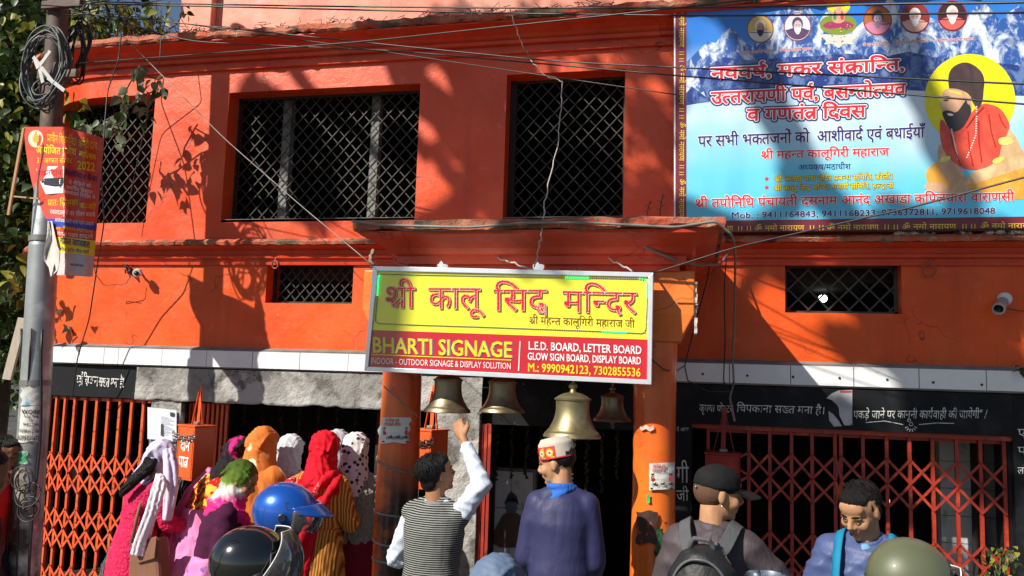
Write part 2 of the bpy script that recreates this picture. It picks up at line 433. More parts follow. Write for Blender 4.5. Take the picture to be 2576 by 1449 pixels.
def wall_sheet(name, mat, s0, s1, z0, z1, holes=(), o=0.0, th=TH, parent=temple, reveal=None):
    xs = sbreaks(s0, s1, [h[0] for h in holes]+[h[1] for h in holes])
    zs = sorted({z0, z1} | {h[2] for h in holes} | {h[3] for h in holes})
    m = MB(); 
    def inh(x, z): return any(h[0] < x < h[1] and h[2] < z < h[3] for h in holes)
    for i in range(len(xs)-1):
        for j in range(len(zs)-1):
            if inh((xs[i]+xs[i+1])/2, (zs[j]+zs[j+1])/2): continue
            for oo in (o, o-th):
                m.add([S3(xs[i], zs[j], oo), S3(xs[i+1], zs[j], oo), S3(xs[i+1], zs[j+1], oo), S3(xs[i], zs[j+1], oo)], [(0,1,2,3)])
    def strip(a, b):
        m.add([S3(*a, o), S3(*b, o), S3(*b, o-th), S3(*a, o-th)], [(0,1,2,3)])
    for h in holes:
        hx = sbreaks(h[0], h[1])
        for z in (h[2], h[3]):
            for a, b in zip(hx, hx[1:]): strip((a, z), (b, z))
        strip((h[0], h[2]), (h[0], h[3])); strip((h[1], h[2]), (h[1], h[3]))
    for z in (z0, z1):
        for a, b in zip(xs, xs[1:]): strip((a, z), (b, z))
    for x in (s0, s1): strip((x, z0), (x, z1))
    return m.build(name, mat, parent)
def rect(px0, py0, px1, py1):        # hole from left/right/top/bottom pixel readings on the wall plane
    ym = (py0+py1)/2; xm = (px0+px1)/2
    return [X_(px0, ym, WY), X_(px1, ym, WY), Z_(xm, py1, WY), Z_(xm, py0, WY)]
W1 = rect(567, 222, 1050, 550); W2 = rect(1270, 181, 1570, 546)
SL = rect(670, 652, 888, 763); SR = rect(1975, 661, 2268, 788)
W3 = [XC-.90, X_(379, 400, WY), Z_(378, 560, WY), Z_(378, 238, WY)]
ZLEDGE = Z_(700, 602, WY-.12)        # top of the string course
ZBT = Z_(1500, 907, WY); ZBB = ZBT-.13   # tile band
ZCB = Z_(1270, 128, WY)              # underside of the cornice mouldings
GX0, GX1 = X_(1712, 1200, WY), X_(2540, 1200, WY)       # right gate opening
DX0, DX1 = X_(455, 1200, WY), X_(1200, 1200, WY)        # left shop opening
MX0, MX1 = X_(1225, 1200, WY), X_(1660, 1200, WY)       # doorway
ZGT = Z_(2100, 1080, WY)             # head of gate
ZDL = Z_(700, 1018, WY)
ZMD = Z_(1400, 1075, WY)
LG0, LG1 = XC-1.15, X_(378, 1200, WY)                   # corner gate opening
ZLG = Z_(300, 1004, WY)
up = wall_sheet('upper_wall', SALMON, SMIN, XR, ZLEDGE-.02, ZCB+.05, [W1, W2, W3])
lo = wall_sheet('lower_wall', ORANGE, SMIN, XR, ZBT-.01, ZLEDGE-.02, [SL, SR])
# ground storey piers and lintels
base = wall_sheet('ground_floor_wall', BLACKP, SMIN, XR, 0, ZBT-.01,
     [[LG0, LG1, .02, ZLG], [DX0, DX1, .02, ZDL], [MX0, MX1, .02, ZMD], [GX0, GX1, .02, ZGT]], o=-.03, th=.25)
def sweep(name, prof, s0, s1, mat, parent=temple, rough=0.0, step=None, seed=0, smooth=False):
    xs = sbreaks(s0, s1)
    if step:
        ex = []; 
        for a, b in zip(xs, xs[1:]):
            k = max(1, int((b-a)/step)); ex += [a+(b-a)*i/k for i in range(k)]
        xs = ex+[xs[-1]]
    m = MB(); n = len(prof); rn = random.Random(seed)
    for x in xs:
        for (o, z) in prof:
            j = rough*noise.noise(Vector((x*9, o*20+seed, z*8))) if rough else 0
            j2 = rough*.8*noise.noise(Vector((x*23, o*20+seed+5, z*8))) if rough else 0
            m.v.append(tuple(S3(x, z+j2, o+j)))
    for i in range(len(xs)-1):
        for k in range(n):
            a = i*n+k; b = i*n+(k+1) % n; m.f.append((a, a+n, b+n, b))
    m.f.append(tuple(range(n))); m.f.append(tuple((len(xs)-1)*n+k for k in range(n)))
    return m.build(name, mat, parent, smooth=smooth)
z = ZCB
sweep('cornice', [(-.1,z-.04),(.030,z-.035),(.035,z-.01),(.015,z-.004),(.015,z+.03),(.05,z+.035),(.058,z+.06),(.04,z+.07),(.07,z+.10),(.12,z+.125),(.205,z+.145),(.205,z+.155),(-.1,z+.16)], SMIN, XR, REDO)
sweep('cornice_slab', [(-.1,z+.158),(.22,z+.158),(.235,z+.175),(.225,z+.215),(.16,z+.23),(-.1,z+.25)], SMIN, XR, CRUST, rough=.022, step=.05, seed=3)
z = ZLEDGE
sweep('string_course', [(-.02,z-.19),(.022,z-.19),(.026,z-.170),(.012,z-.165),(.012,z-.145),(.04,z-.138),(.045,z-.118),(.02,z-.108),(.028,z-.075),(.11,z-.045),(-.02,z-.04)], SMIN, XR, REDO)
sweep('string_course_slab', [(-.02,z-.042),(.13,z-.042),(.14,z-.02),(.12,z+.004),(-.02,z+.02)], SMIN, XR, CRUST, rough=.010, step=.05, seed=8)
# upper storey, set back
UX0 = X_(458, 60, WY+.15)
up2 = MB().box((UX0, WY+.12, ZCB+.2), (XR, WY+.4, ZCB+2.2)).build('attic_wall', PINK, temple)
xa = X_(492, 60, WY+.1); xb = X_(540, 60, WY+.1)
MB().box((xa, WY+.04, ZCB+.2), (xb, WY+.118, ZCB+2.2)).build('pilaster', PINK, temple, bevel=.01)
MB().box((xb+.5, WY+.06, ZCB+.72), (XR, WY+.118, ZCB+.80)).build('attic_moulding', PINK, temple)
# roof, back and inner floors so that it is a building
def slab_poly(z0, z1, name, o=-.24):
    pts = [(XR, WY-o), (XC, WY-o)]+[tuple(PT(XC-RC*.13*k, o))[:2] for k in range(1, 13)]+[(XC-RC+.25, WY+5.2), (XR, WY+5.2)]
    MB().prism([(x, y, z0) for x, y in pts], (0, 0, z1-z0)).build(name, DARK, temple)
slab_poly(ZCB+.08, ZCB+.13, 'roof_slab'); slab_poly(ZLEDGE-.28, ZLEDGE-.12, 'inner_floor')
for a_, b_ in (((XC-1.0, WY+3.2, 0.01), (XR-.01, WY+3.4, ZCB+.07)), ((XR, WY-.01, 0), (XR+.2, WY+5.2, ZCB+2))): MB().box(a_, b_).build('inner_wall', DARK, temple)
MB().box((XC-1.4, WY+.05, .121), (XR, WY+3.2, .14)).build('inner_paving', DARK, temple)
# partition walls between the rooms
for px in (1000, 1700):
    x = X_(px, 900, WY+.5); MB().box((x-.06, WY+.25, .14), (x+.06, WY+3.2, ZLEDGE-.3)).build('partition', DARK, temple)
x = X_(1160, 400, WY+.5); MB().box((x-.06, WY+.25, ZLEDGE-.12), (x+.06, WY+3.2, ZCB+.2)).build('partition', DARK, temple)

# white glazed tile band: one tile each
def tile_band(s0, s1, w, zt, zb, o0=.0):
    s = s0; i = 0
    t0 = None
    while s < s1-.02:
        e = min(s+w, s1); mb = MB(); g_ = .003
        n = 3 if s < XC else 1
        for k in range(n):
            a = s+g_+(e-s-2*g_)*k/n; b = s+g_+(e-s-2*g_)*(k+1)/n
            dj = random.uniform(-.002, .002)
            pts = [S3(a, zb, o0), S3(b, zb, o0), S3(b, zt, o0), S3(a, zt, o0)]; q = [S3(a, zb, o0+.045+dj), S3(b, zb, o0+.045+dj), S3(b, zt, o0+.045+dj), S3(a, zt, o0+.045+dj)]
            mb.add(pts+q, [(3,2,1,0),(4,5,6,7),(0,1,5,4),(1,2,6,5),(2,3,7,6),(3,0,4,7)])
        mb.build('tile', TILE, temple); s = e
XPL = X_(960, 910, WY); XPR = X_(1700, 930, WY)
BEDM = Mat('grey mortar bed', (.20,.19,.18), .9); BEDM.vary(.3, 8); BEDM = BEDM.m
sweep('tile_bed', [(-.03,ZBB-.012),(.04,ZBB-.012),(.047,ZBT+.004),(.05,ZBT+.012),(.0,ZBT+.03),(-.03,ZBT+.03)], XC-1.75, XR, BEDM, rough=.003, step=.1)
tile_band(XC-1.7, XR-.02, .405, ZBT, ZBB, .012)
# nails and rust pins at the tile joints of the right-hand band
NAIL = flat((.03,.025,.02), .7)
for px, py in ((1768,941),(1880,945),(1995,948),(2112,951),(2232,955),(2348,962),(2470,968)):
    p = P(px, py, WY-.06); MB().ball(p, .009, (1,.5,1), 6, 4).build('nail', NAIL, temple)
# ------------------------------------------------ window grilles
def clip_seg(x0, z0, x1, z1, a):
    # clip a segment to rectangle a = (xa, xb, za, zb)
    t0, t1 = 0., 1.; dx = x1-x0; dz = z1-z0
    for p, q in ((-dx, x0-a[0]), (dx, a[1]-x0), (-dz, z0-a[2]), (dz, a[3]-z0)):
        if abs(p) < 1e-9:
            if q < 0: return None
        else:
            r = q/p
            if p < 0: t0 = max(t0, r)
            else: t1 = min(t1, r)
    if t0 >= t1: return None
    return x0+dx*t0, z0+dz*t0, x0+dx*t1, z0+dz*t1
def lattice(rc, o, wd=.105, hd=.115, bw=.008, mat=GRILLE, parent=temple, name='window_grille'):
    xa, xb, za, zb = rc; m = MB(); f = .022
    def seg(mb, s0, z0, s1, z1, oo, w=bw, d=.006):
        k = 1 if min(s0, s1) >= XC else max(1, int(abs(s1-s0)/.12)+1)
        for i in range(k):
            p = S3(s0+(s1-s0)*i/k, z0+(z1-z0)*i/k, oo); q = S3(s0+(s1-s0)*(i+1)/k, z0+(z1-z0)*(i+1)/k, oo); nrm = (PT((s0+s1)/2, 1)-PT((s0+s1)/2, 0))
            mb.beam(p, q, d, w, up=nrm.cross(q-p))
    # frame
    for (a, b, c, d) in ((xa, za+f/2, xb, za+f/2), (xa, zb-f/2, xb, zb-f/2), (xa+f/2, za, xa+f/2, zb), (xb-f/2, za, xb-f/2, zb)):
        seg(m, a, b, c, d, o, f, .02)
    fr = m.build(name, mat, parent)
    H = zb-za; Wd = xb-xa; sl = hd/wd
    k = -int(H/hd)-2
    while k*wd < Wd+H/sl:
        for sg, oo in ((1, o+.006), (-1, o-.003)):
            x0 = xa+k*wd
            if sg == 1: c = clip_seg(x0, za, x0+H/sl, zb, rc)
            else: c = clip_seg(x0+H/sl, za, x0, zb, rc)
            if c and math.hypot(c[2]-c[0], c[3]-c[1]) > .03:
                mb = MB(); seg(mb, *c, oo); mb.build('bar', mat, fr)
        k += 1
    return fr
lattice(W1, -.165, .108, .118); lattice(W2, -.165, .108, .118); lattice(W3, -.165, .105, .12)
lattice(SL, -.12, .085, .095, .009); lattice(SR, -.12, .135, .14, .012, flat((.06,.055,.05), .6, .3))
MULL = Mat('whitewashed mullion', (.19,.19,.18), .8); MULL.patch((.07,.07,.065), 9, .5, .65); MULL = MULL.m
for px0, px1 in ((703, 724), (927, 948)):
    x0 = X_(px0, 380, WY+.2); x1 = X_(px1, 380, WY+.2)
    MB().box((x0, WY+.225, W1[2]), (x1, WY+.30, W1[3])).build('mullion', MULL, temple, bevel=.004)
MB().box((W2[0], WY+.14, W2[2]), (W2[0]+.05, WY+.2, W2[3])).build('mullion', DARK, temple)
for rc in (W1, W2):                  # sill boards
    MB().box((rc[0]+.002, WY+.0, rc[2]-.02), (rc[1]-.002, WY+.2, rc[2]+.004)).build('window_sill', MULL, temple)

# ------------------------------------------------ grey plaster lintel over the shop
m = MB(); nx, nz = 90, 12; L0 = X_(352, 960, WY); L1 = X_(1218, 960, WY); zt = ZBB-.02; zb = ZDL-.005
def lint(i, j):
    x = L0+(L1-L0)*i/nx; z = zb+(zt-zb)*j/nz
    d = .05+.012*noise.noise(Vector((x*4, 0, z*6)))+.007*noise.noise(Vector((x*14, 3, z*14)))
    cut = noise.noise(Vector((x*3.0, 7, 0)))+.5*noise.noise(Vector((x*11, 7, 0)))
    if j <= 2: z += max(0, cut)*.05*(1-j/3)
    if abs((x-L0) % 1.05-.9) < .012: d -= .02
    return Vector((x, WY-d, z))
for i in range(nx+1):
    for j in range(nz+1): m.v.append(tuple(lint(i, j)))
for i in range(nx):
    for j in range(nz): a = i*(nz+1)+j; m.f.append((a, a+nz+1, a+nz+2, a+1))
for i in range(nx): a = i*(nz+1); b = len(m.v); p = m.v[a]; q = m.v[a+nz+1]; m.v += [(p[0], WY+.02, p[2]), (q[0], WY+.02, q[2])]; m.f.append((a, a+nz+1, b+1, b))
m.build('lintel', PLASTER, temple, smooth=True)
# plaster pier behind the notice and the one behind the ringing hand
def pier(px0, px1, ytop, o=.02, name='plaster_pier', mat=PLASTER, cut=0):
    x0 = X_(px0, 1200, WY); x1 = X_(px1, 1200, WY); m = MB(); n = 14
    zt = Z_((px0+px1)/2, ytop, WY); nzz = 30
    for j in range(nzz+1):
        for i in range(n+1):
            x = x0+(x1-x0)*i/n; z = .13+(zt-.13)*j/nzz
            m.v.append((x, WY-o-.008*noise.noise(Vector((x*12, px0, z*9)))-.006*noise.noise(Vector((x*30, px0, z*30))), z))
    for j in range(nzz):
        for i in range(n): a = j*(n+1)+i; m.f.append((a, a+1, a+n+2, a+n+1))
    b = len(m.v); m.v += [(x0, WY-o, .13), (x0, WY-o, zt), (x0, WY+.22, zt), (x0, WY+.22, .13), (x1, WY-o, .13), (x1, WY-o, zt), (x1, WY+.22, zt), (x1, WY+.22, .13)]
    m.f += [(b, b+1, b+2, b+3), (b+4, b+5, b+6, b+7), (b+1, b+2, b+6, b+5)]
    return m.build(name, mat, temple, smooth=True)
pier(374, 449, 1006, .03); pier(1095, 1205, 1022, .05)

# ------------------------------------------------ entrance canopy
CYF = 4.32; zc = Z_(1355, 552, CYF); CX0 = X_(886, 560, CYF); CX1 = X_(1826, 560, CYF)
def frustum_ring(name, levels, mat, rough=0.0, seed=0):
    # levels: (inset, z); front and both sides, reaching back to the wall
    m = MB(); pts = []
    def ringpts(ins):
        a = []; y0 = CYF+ins; xa = CX0+ins; xb = CX1-ins
        for k in range(9): a.append((xa, WY-(WY-y0)*k/8))
        n = 60
        for k in range(1, n): a.append((xa+(xb-xa)*k/n, y0))
        for k in range(9): a.append((xb, y0+(WY-y0)*k/8))
        return a
    for ins, z_ in levels:
        for (x, y) in ringpts(ins):
            j = rough*noise.noise(Vector((x*9, y*9+seed, z_*30))) if rough else 0
            m.v.append((x, y+j, z_+j*.8))
    n = len(ringpts(0))
    for i in range(len(levels)-1):
        for k in range(n-1): a = i*n+k; m.f.append((a, a+1, a+n+1, a+n))
    m.f.append(tuple(range(n))); m.f.append(tuple((len(levels)-1)*n+k for k in range(n)))
    return m.build(name, mat, temple)
canopy = frustum_ring('canopy', [(.03,zc-.05),(.035,zc-.07),(.15,zc-.13),(.17,zc-.16),(.20,zc-.17),(.20,zc-.215),(.235,zc-.22),(.235,zc-.25),(.30,zc-.255)], REDO)
frustum_ring('canopy_slab', [(.01,zc-.048),(0,zc-.03),(.0,zc),(.03,zc+.012)], CRUST, .02, 4)
ZSOF = zc-.255
# ceiling beams under the canopy, front and side
BX0 = X_(925, 700, 4.66); BX1 = X_(1690, 700, 4.66)
# ------------------------------------------------ pillars (parts of the building)
PY = 4.72; PRX = .122
def _pil():
    m = Mat('orange pillar enamel, grimy below', (.72,.13,.018), .32, coat=.25)
    m.patch((.60,.055,.015), 3, .45, .62).vary(.14, 3)
    z_ = m.xyz()[2]; low = m.mask(z_, 1.62, 1.34); f = m.mask(m.noise(2.6, 6, .6), .36, .52)
    k = m.mathn('MULTIPLY', low, f); m.base(m.mix(k, m.cur(), (.025,.013,.010)))
    m.patch((.75,.72,.66), 16, .73, .76, 4, .8); m.patch((.03,.015,.01), 26, .68, .74, 5, .7)
    m.bump(m.noise(14), .12, .008); m.roughv(5, .22, .42); return m.m
PILM = _pil()
def _pil2():
    m = Mat('yellow-orange pillar enamel', (.82,.17,.018), .30, coat=.3)
    m.patch((.68,.09,.015), 2.2, .42, .62).vary(.12, 3)
    m.patch((.03,.013,.010), 7, .62, .68, 6, .8); m.patch((.75,.72,.66), 18, .73, .76, 4, .8)
    m.bump(m.noise(14), .12, .008); m.roughv(5, .2, .4); return m.m
PILM2 = _pil2()
CAPM = wall_paint('bright orange capital enamel', (.80,.17,.02), (.80,.24,.05), .34)
PLc = (X_(1003, 1150, PY), PY); PRc = (X_(1645, 1150, PY), PY)
for (cx, cy), mt in ((PLc, PILM), (PRc, PILM2)):
    zs = [.12+i*(Z_(1640, 860, PY)-.12)/20 for i in range(21)]
    MB().lathe([(PRX+.006*math.sin(q*3+cx), q) for q in zs], (cx, cy, 0), 40).build('pillar', mt, temple, smooth=True)
    MB().lathe([(PRX+.05, .12), (PRX+.05, .22), (PRX, .26)], (cx, cy, 0), 32).build('pillar_base', mt, temple, smooth='auto')
    zb_ = Z_(1640, 862, PY); zk = Z_(1700, 795, PY)
    hw = .215; m = MB()
    m.add([(cx-hw, cy-.15, zk), (cx+hw, cy-.15, zk), (cx+hw, cy+.15, zk), (cx-hw, cy+.15, zk), (cx-hw, cy-.15, ZSOF+.01), (cx+hw, cy-.15, ZSOF+.01), (cx+hw, cy+.15, ZSOF+.01), (cx-hw, cy+.15, ZSOF+.01)],
          [(4,5,6,7),(0,1,5,4),(1,2,6,5),(2,3,7,6),(3,0,4,7)])
    h2 = PRX+.012
    m.add([(cx-hw, cy-.15, zk), (cx+hw, cy-.15, zk), (cx+hw, cy+.15, zk), (cx-hw, cy+.15, zk), (cx-h2, cy-h2, zb_), (cx+h2, cy-h2, zb_), (cx+h2, cy+h2, zb_), (cx-h2, cy+h2, zb_)],
          [(0,1,5,4),(1,2,6,5),(2,3,7,6),(3,0,4,7),(4,5,6,7)])
    o = m.build('capital', CAPM, temple, bevel=.008)
# beams from pillars back to the wall
for (cx, cy) in (PLc, PRc):
    MB().box((cx-.10, cy+.152, ZSOF-.17), (cx+.10, WY-.06, ZSOF+.012)).build('beam', REDO, temple)
MB().box((PLc[0]+.215, PY-.09, ZSOF-.12), (PRc[0]-.215, PY+.09, ZSOF+.01)).build('beam', REDO, temple)
# broken plaster end on the right capital
BR = Mat('broken plaster', (.50,.47,.43), .95); BR.patch((.05,.045,.04), 14, .5, .6); BR.bump(BR.noise(30, 8), 1, .02); BR = BR.m
m = MB(); cx = PRc[0]+.218
for k in range(10):
    z0 = ZSOF-.05-k*.028; m.box((cx-.004, PY-.148+random.uniform(0,.02), z0-.03), (cx+random.uniform(.004,.016), PY+.05, z0))
m.build('broken_edge', BR, temple)

# black lintel boards with painted script come with the lettering below; frame strips of the right gate
MB().box((GX0-.03, WY-.005, ZGT-.03), (GX1+.03, WY+.03, ZGT+.0)).build('gate_head_rail', GATE_RED, temple)
m = MB(); m.box((GX1+.02, WY-.02, .1), (GX1+.5, WY+.02, ZBB-.02)); m.build('side_board', BLACKP, temple)
MB().box((GX0-.08, WY-.035, ZGT+.0), (GX1+.015, WY+.03, ZBB-.02)).build('lintel_board', BLACKP, temple)
# corner dark board above the corner gate
sweep('corner_board', [(-.03,ZLG+.01),(.012,ZLG+.01),(.012,ZBB-.02),(-.03,ZBB-.02)], XC-1.25, L0-.01, BLACKP)
# inner tiled walls seen through the gates
WT = Mat('white inner tile', (.55,.57,.58), .3); WT.vary(.15, 3).patch((.25,.24,.22), 4, .6, .7); WT = WT.m
def inner_tiles(px0, px1, py0, py1, Y, nx, nz, zlow=.15):
    x0 = X_(px0, 1250, Y); x1 = X_(px1, 1250, Y); zt = Z_((px0+px1)/2, py0, Y)
    MB().box((x0-.02, Y+.012, zlow), (x1+.02, Y+.1, zt+.02)).build('tile_backing', BEDM, temple)
    dx = (x1-x0)/nx; dz = (zt-zlow)/nz
    for i in range(nx):
        for j in range(nz):
            MB().box((x0+i*dx+.003, Y-.002+random.uniform(-.001,.001), zlow+j*dz+.003), (x0+(i+1)*dx-.003, Y+.012, zlow+(j+1)*dz-.003)).build('tile', WT, temple)
inner_tiles(2365, 2525, 1095, 1449, WY+.75, 2, 8)
inner_tiles(1230, 1340, 1185, 1449, WY+.5, 2, 4)
MB().box((X_(2455,1250,WY+.7)-.02, WY+.6, .14), (X_(2455,1250,WY+.7)+.03, WY+.74, ZGT)).build('door_jamb', DARK, temple)

# ------------------------------------------------ collapsible gates
def chan(mb, s, z0, z1, o, w=.02, d=.022):
    a = PT(s-w/2, o); b = PT(s+w/2, o); c = PT(s+w/2, o-d); e = PT(s-w/2, o-d)
    mb.add([(q.x, q.y, z0) for q in (a, b, c, e)]+[(q.x, q.y, z1) for q in (a, b, c, e)], [(3,2,1,0),(4,5,6,7),(0,1,5,4),(1,2,6,5),(2,3,7,6),(3,0,4,7)])
def collapsible(name, label, ss, z0, z1, o, mat, crosses, group='collapsible steel gates', rivets=True, w=.022):
    c = PT(ss[len(ss)//2], o); t = thing(name, label, 'gate', (c.x, c.y, z0), group)
    for s in ss: 
        m = MB(); chan(m, s, z0, z1, o, w); m.build('upright', mat, t)
    m = MB()
    for a, b in zip(ss, ss[1:]):
        for (zc_, hh) in crosses:
            for sg, oo in ((1, o+.004), (-1, o+.009)):
                p = S3(a, zc_-sg*hh/2, oo); q = S3(b, zc_+sg*hh/2, oo)
                k = MB(); nrm = PT((a+b)/2, 1)-PT((a+b)/2, 0); k.beam(p, q, .004, .017, up=nrm.cross(q-p)); k.build('cross_bar', mat, t)
    if rivets:
        m = MB()
        for s in ss:
            for (zc_, hh) in crosses:
                for zz in (zc_-hh/2, zc_+hh/2, ): m.ball(S3(s, zz, o+.013), .007, (1,1,1), 6, 4)
        m.build('rivet', mat, t, kind='stuff')
    m = MB(); a = PT(ss[0], o); 
    k = 1 if ss[0] >= XC else 10
    for zz in (z0+.01, z1-.01):
        m = MB()
        for i in range(k):
            m.beam(S3(ss[0]+(ss[-1]-ss[0])*i/k, zz, o-.035), S3(ss[0]+(ss[-1]-ss[0])*(i+1)/k, zz, o-.035), .02, .03)
        m.build('track_rail', mat, t)
    return t
# uprights read off the photograph (right gate), on the wall plane
full = [2400+v*.5688 for v in (760, 1047, 1195, 1350, 1500)]+[3200+v*.5686 for v in (88, 250, 292, 450, 618, 780, 942, 1112, 1280, 1448)]
us = sorted(set(round(v*.6289) for v in full)); us2 = [us[0]]
for v in us[1:]:
    if v-us2[-1] > 8: us2.append(v)
us2.insert(1, us2[0]+72) if us2[1]-us2[0] > 130 else None
ssr = [X_(v, 1250, WY+.03) for v in us2]
zA = Z_(2350, 1215, WY+.03); hC = Z_(2350, 1165, WY)-Z_(2350, 1225, WY)
cr_r = [(Z_(2340, 1190, WY+.03), .155), (Z_(2340, 1253, WY+.03), .155), (Z_(2340, 1395, WY+.03), .155), (Z_(2340, 1458, WY+.03), .155), (.75, .155), (.58, .155)]
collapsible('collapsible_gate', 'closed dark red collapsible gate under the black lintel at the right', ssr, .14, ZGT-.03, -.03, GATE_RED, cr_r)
ssl = [LG0+.03+(LG1-LG0-.05)*i/16 for i in range(17)]
zq = Z_(330, 1180, 6.1)
cr_l = [(zq+.03, .15), (zq-.13, .15), (zq-.42, .15), (zq-.58, .15), (zq-.88, .15)]
collapsible('collapsible_gate', 'orange collapsible gate closed across the rounded corner at the left', ssl, .14, ZLG-.0, -.02, GATE, cr_l)
sf = [X_(455+12*i, 1250, WY+.02) for i in range(9)]
collapsible('collapsible_gate', 'orange collapsible gate folded up tight behind the hanging left donation box', sf, .14, ZDL-.02, -.05, GATE, [], rivets=False)
sf = [X_(1174+10*i, 1250, WY-.05) for i in range(6)]
collapsible('collapsible_gate', 'red-orange collapsible gate folded up by the doorway beside the man ringing the bell', sf, .14, ZMD-.0, .02, GATE_RED, [], rivets=False)  # orange gate in the sign's shade; darkness put into its enamel colour
# ------------------------------------------------------------------ hanging sign board over the entrance
RED_P = flat((.62,.012,.022), .3); YEL_P = Mat('yellow acrylic sheet', (.80,.78,.045), .14, coat=.3); YEL_P.vary(.05, 2); YEL_P.bump(YEL_P.noise(3, 2), .12, .02); YEL_P = YEL_P.m
CRIM = Mat('crimson acrylic sheet', (.50,.010,.028), .16, coat=.4); CRIM.vary(.08, 2); CRIM.bump(CRIM.noise(3, 2), .12, .02); CRIM = CRIM.m
WHITE_P = flat((.80,.80,.80), .35); YTXT = flat((.85,.62,.02), .35); NAVY = flat((.020,.022,.16), .4); MAROON = flat((.17,.02,.018), .5)
ALU = Mat('brushed aluminium frame', (.72,.75,.80), .32, .5); ALU.vary(.08, 12); ALU = ALU.m
SY = 4.40
def sg(x, y): return (880.5+x*.332, 566+y*.332)         # readings taken on an enlargement of the sign
sfn = on_plane(SY)
c4 = [sfn(*sg(*p), 0) for p in ((172,310),(2297,360),(2283,1210),(107,1105))]
sign = thing('hanging_sign_board', 'yellow and red LED sign board in aluminium frame hung across the two pillars', 'sign', (c4[2]+c4[3])/2)
D = Vector((0, .09, 0))
MB().prism([p+Vector((0,.004,0)) for p in c4], D).build('cabinet', ALU, sign)
inn = [sg(*p) for p in ((207,347),(2262,394),(2250,1172),(137,1073))]; sp = [sg(160,795), sg(2256,868)]
poly_px([inn[0], inn[1], sp[1], sp[0]], sfn, YEL_P, sign, 'yellow_panel', .0)
poly_px([sp[0], sp[1], inn[2], inn[3]], sfn, CRIM, sign, 'red_panel', .0)
outr = [sg(*p) for p in ((172,310),(2297,360),(2283,1210),(107,1105))]
for i in range(4):                                        # four mitred frame bars
    a, b = outr[i], outr[(i+1) % 4]; c, d = inn[(i+1) % 4], inn[i]
    e = .0006*i
    MB().prism([sfn(*a, .012), sfn(*b, .012), sfn(*c, .012), sfn(*d, .012)], (0, .014, 0)).build('frame_bar', ALU, sign, bevel=.002)
def led_line(s, a, b, h):
    o = text_px(s, sg(*a), sg(*b), h*.332, sfn, RED_P, sign, 'led_letter', off=.02, proud=.006)
    return o
LEDW = flat((.95,.80,.62), .2)
def led_dots(s, a, b, h, step=3.1):
    a = Vector(sg(*a)); b = Vector(sg(*b)); pcs, W = shape(s, 0); W = shape(s, 0)[1]; m = MB(); h *= .332
    for vs, fs in pcs:
        from collections import Counter
        ec = Counter()
        for f in fs:
            for i in range(len(f)): ec[tuple(sorted((f[i], f[(i+1) % len(f)])))] += 1
        acc = 0; seen = []
        for (i, j), n_ in ec.items():
            if n_ != 1: continue
            p = Vector(vs[i]); q = Vector(vs[j]); P0 = a+(b-a)*(p.x/W)+Vector((0,-1))*h*p.y/HL; P1 = a+(b-a)*(q.x/W)+Vector((0,-1))*h*q.y/HL
            L_ = (P1-P0).length; t = 0
            while t <= L_:
                Q = P0+(P1-P0)*(t/L_ if L_ > 1e-6 else 0)
                if all((Q-z_).length > step*.9 for z_ in seen[-60:]): seen.append(Q)
                t += step/2
        for Q in seen: m.ball(sfn(Q.x, Q.y, .0085), .0029, (1,1,1), 5, 3)
    return m.build('led_bulb', LEDW, sign, kind='stuff', fix=False)
for s, a, b, h in (("श्री", (262,625),(490,628),155), ("कालू", (595,635),(985,637),158), ("सिद्ध", (1090,650),(1505,650),160), ("मन्दिर", (1612,660),(2170,672),160)):
    led_line(s, a, b, h); led_dots(s, a, b, h)
text_px("श्री महन्त कालूगिरी महाराज जी", sg(1355,750), sg(2155,778), 55*.332, sfn, flat((.22,.06,.01), .4), sign)
text_px("BHARTI SIGNAGE", (sg(172,966)), sg(1234,1006), 115*.332, sfn, flat((.25,.35,.75), .4), sign, off=.018, cap=1, proud=.0015)
text_px("BHARTI SIGNAGE", (sg(165,965)), sg(1227,1003), 115*.332, sfn, YTXT, sign, off=.018, cap=1, proud=.0045)
poly_px([sg(165,977), sg(1222,1020), sg(1222,1027), sg(165,984)], sfn, YTXT, sign, 'underline', .003)
text_px("INDOOR - OUTDOOR SIGNAGE & DISPLAY SOLUTION", sg(157,1050), sg(1220,1092), 46*.332, sfn, WHITE_P, sign, cap=1, off=.0)
poly_px([sg(1284,880), sg(1292,880), sg(1281,1105), sg(1273,1105)], sfn, WHITE_P, sign, 'divider', .003)
text_px("L.E.D. BOARD, LETTER BOARD", sg(1350,943), sg(2210,978), 60*.332, sfn, WHITE_P, sign, cap=1, off=.018)
text_px("GLOW SIGN BOARD, DISPLAY BOARD", sg(1345,1020), sg(2206,1056), 54*.332, sfn, WHITE_P, sign, cap=1, off=.018)
text_px("M.: 9990942123, 7302855536", sg(1345,1108), sg(2202,1148), 62*.332, sfn, YTXT, sign, cap=1, off=.018)
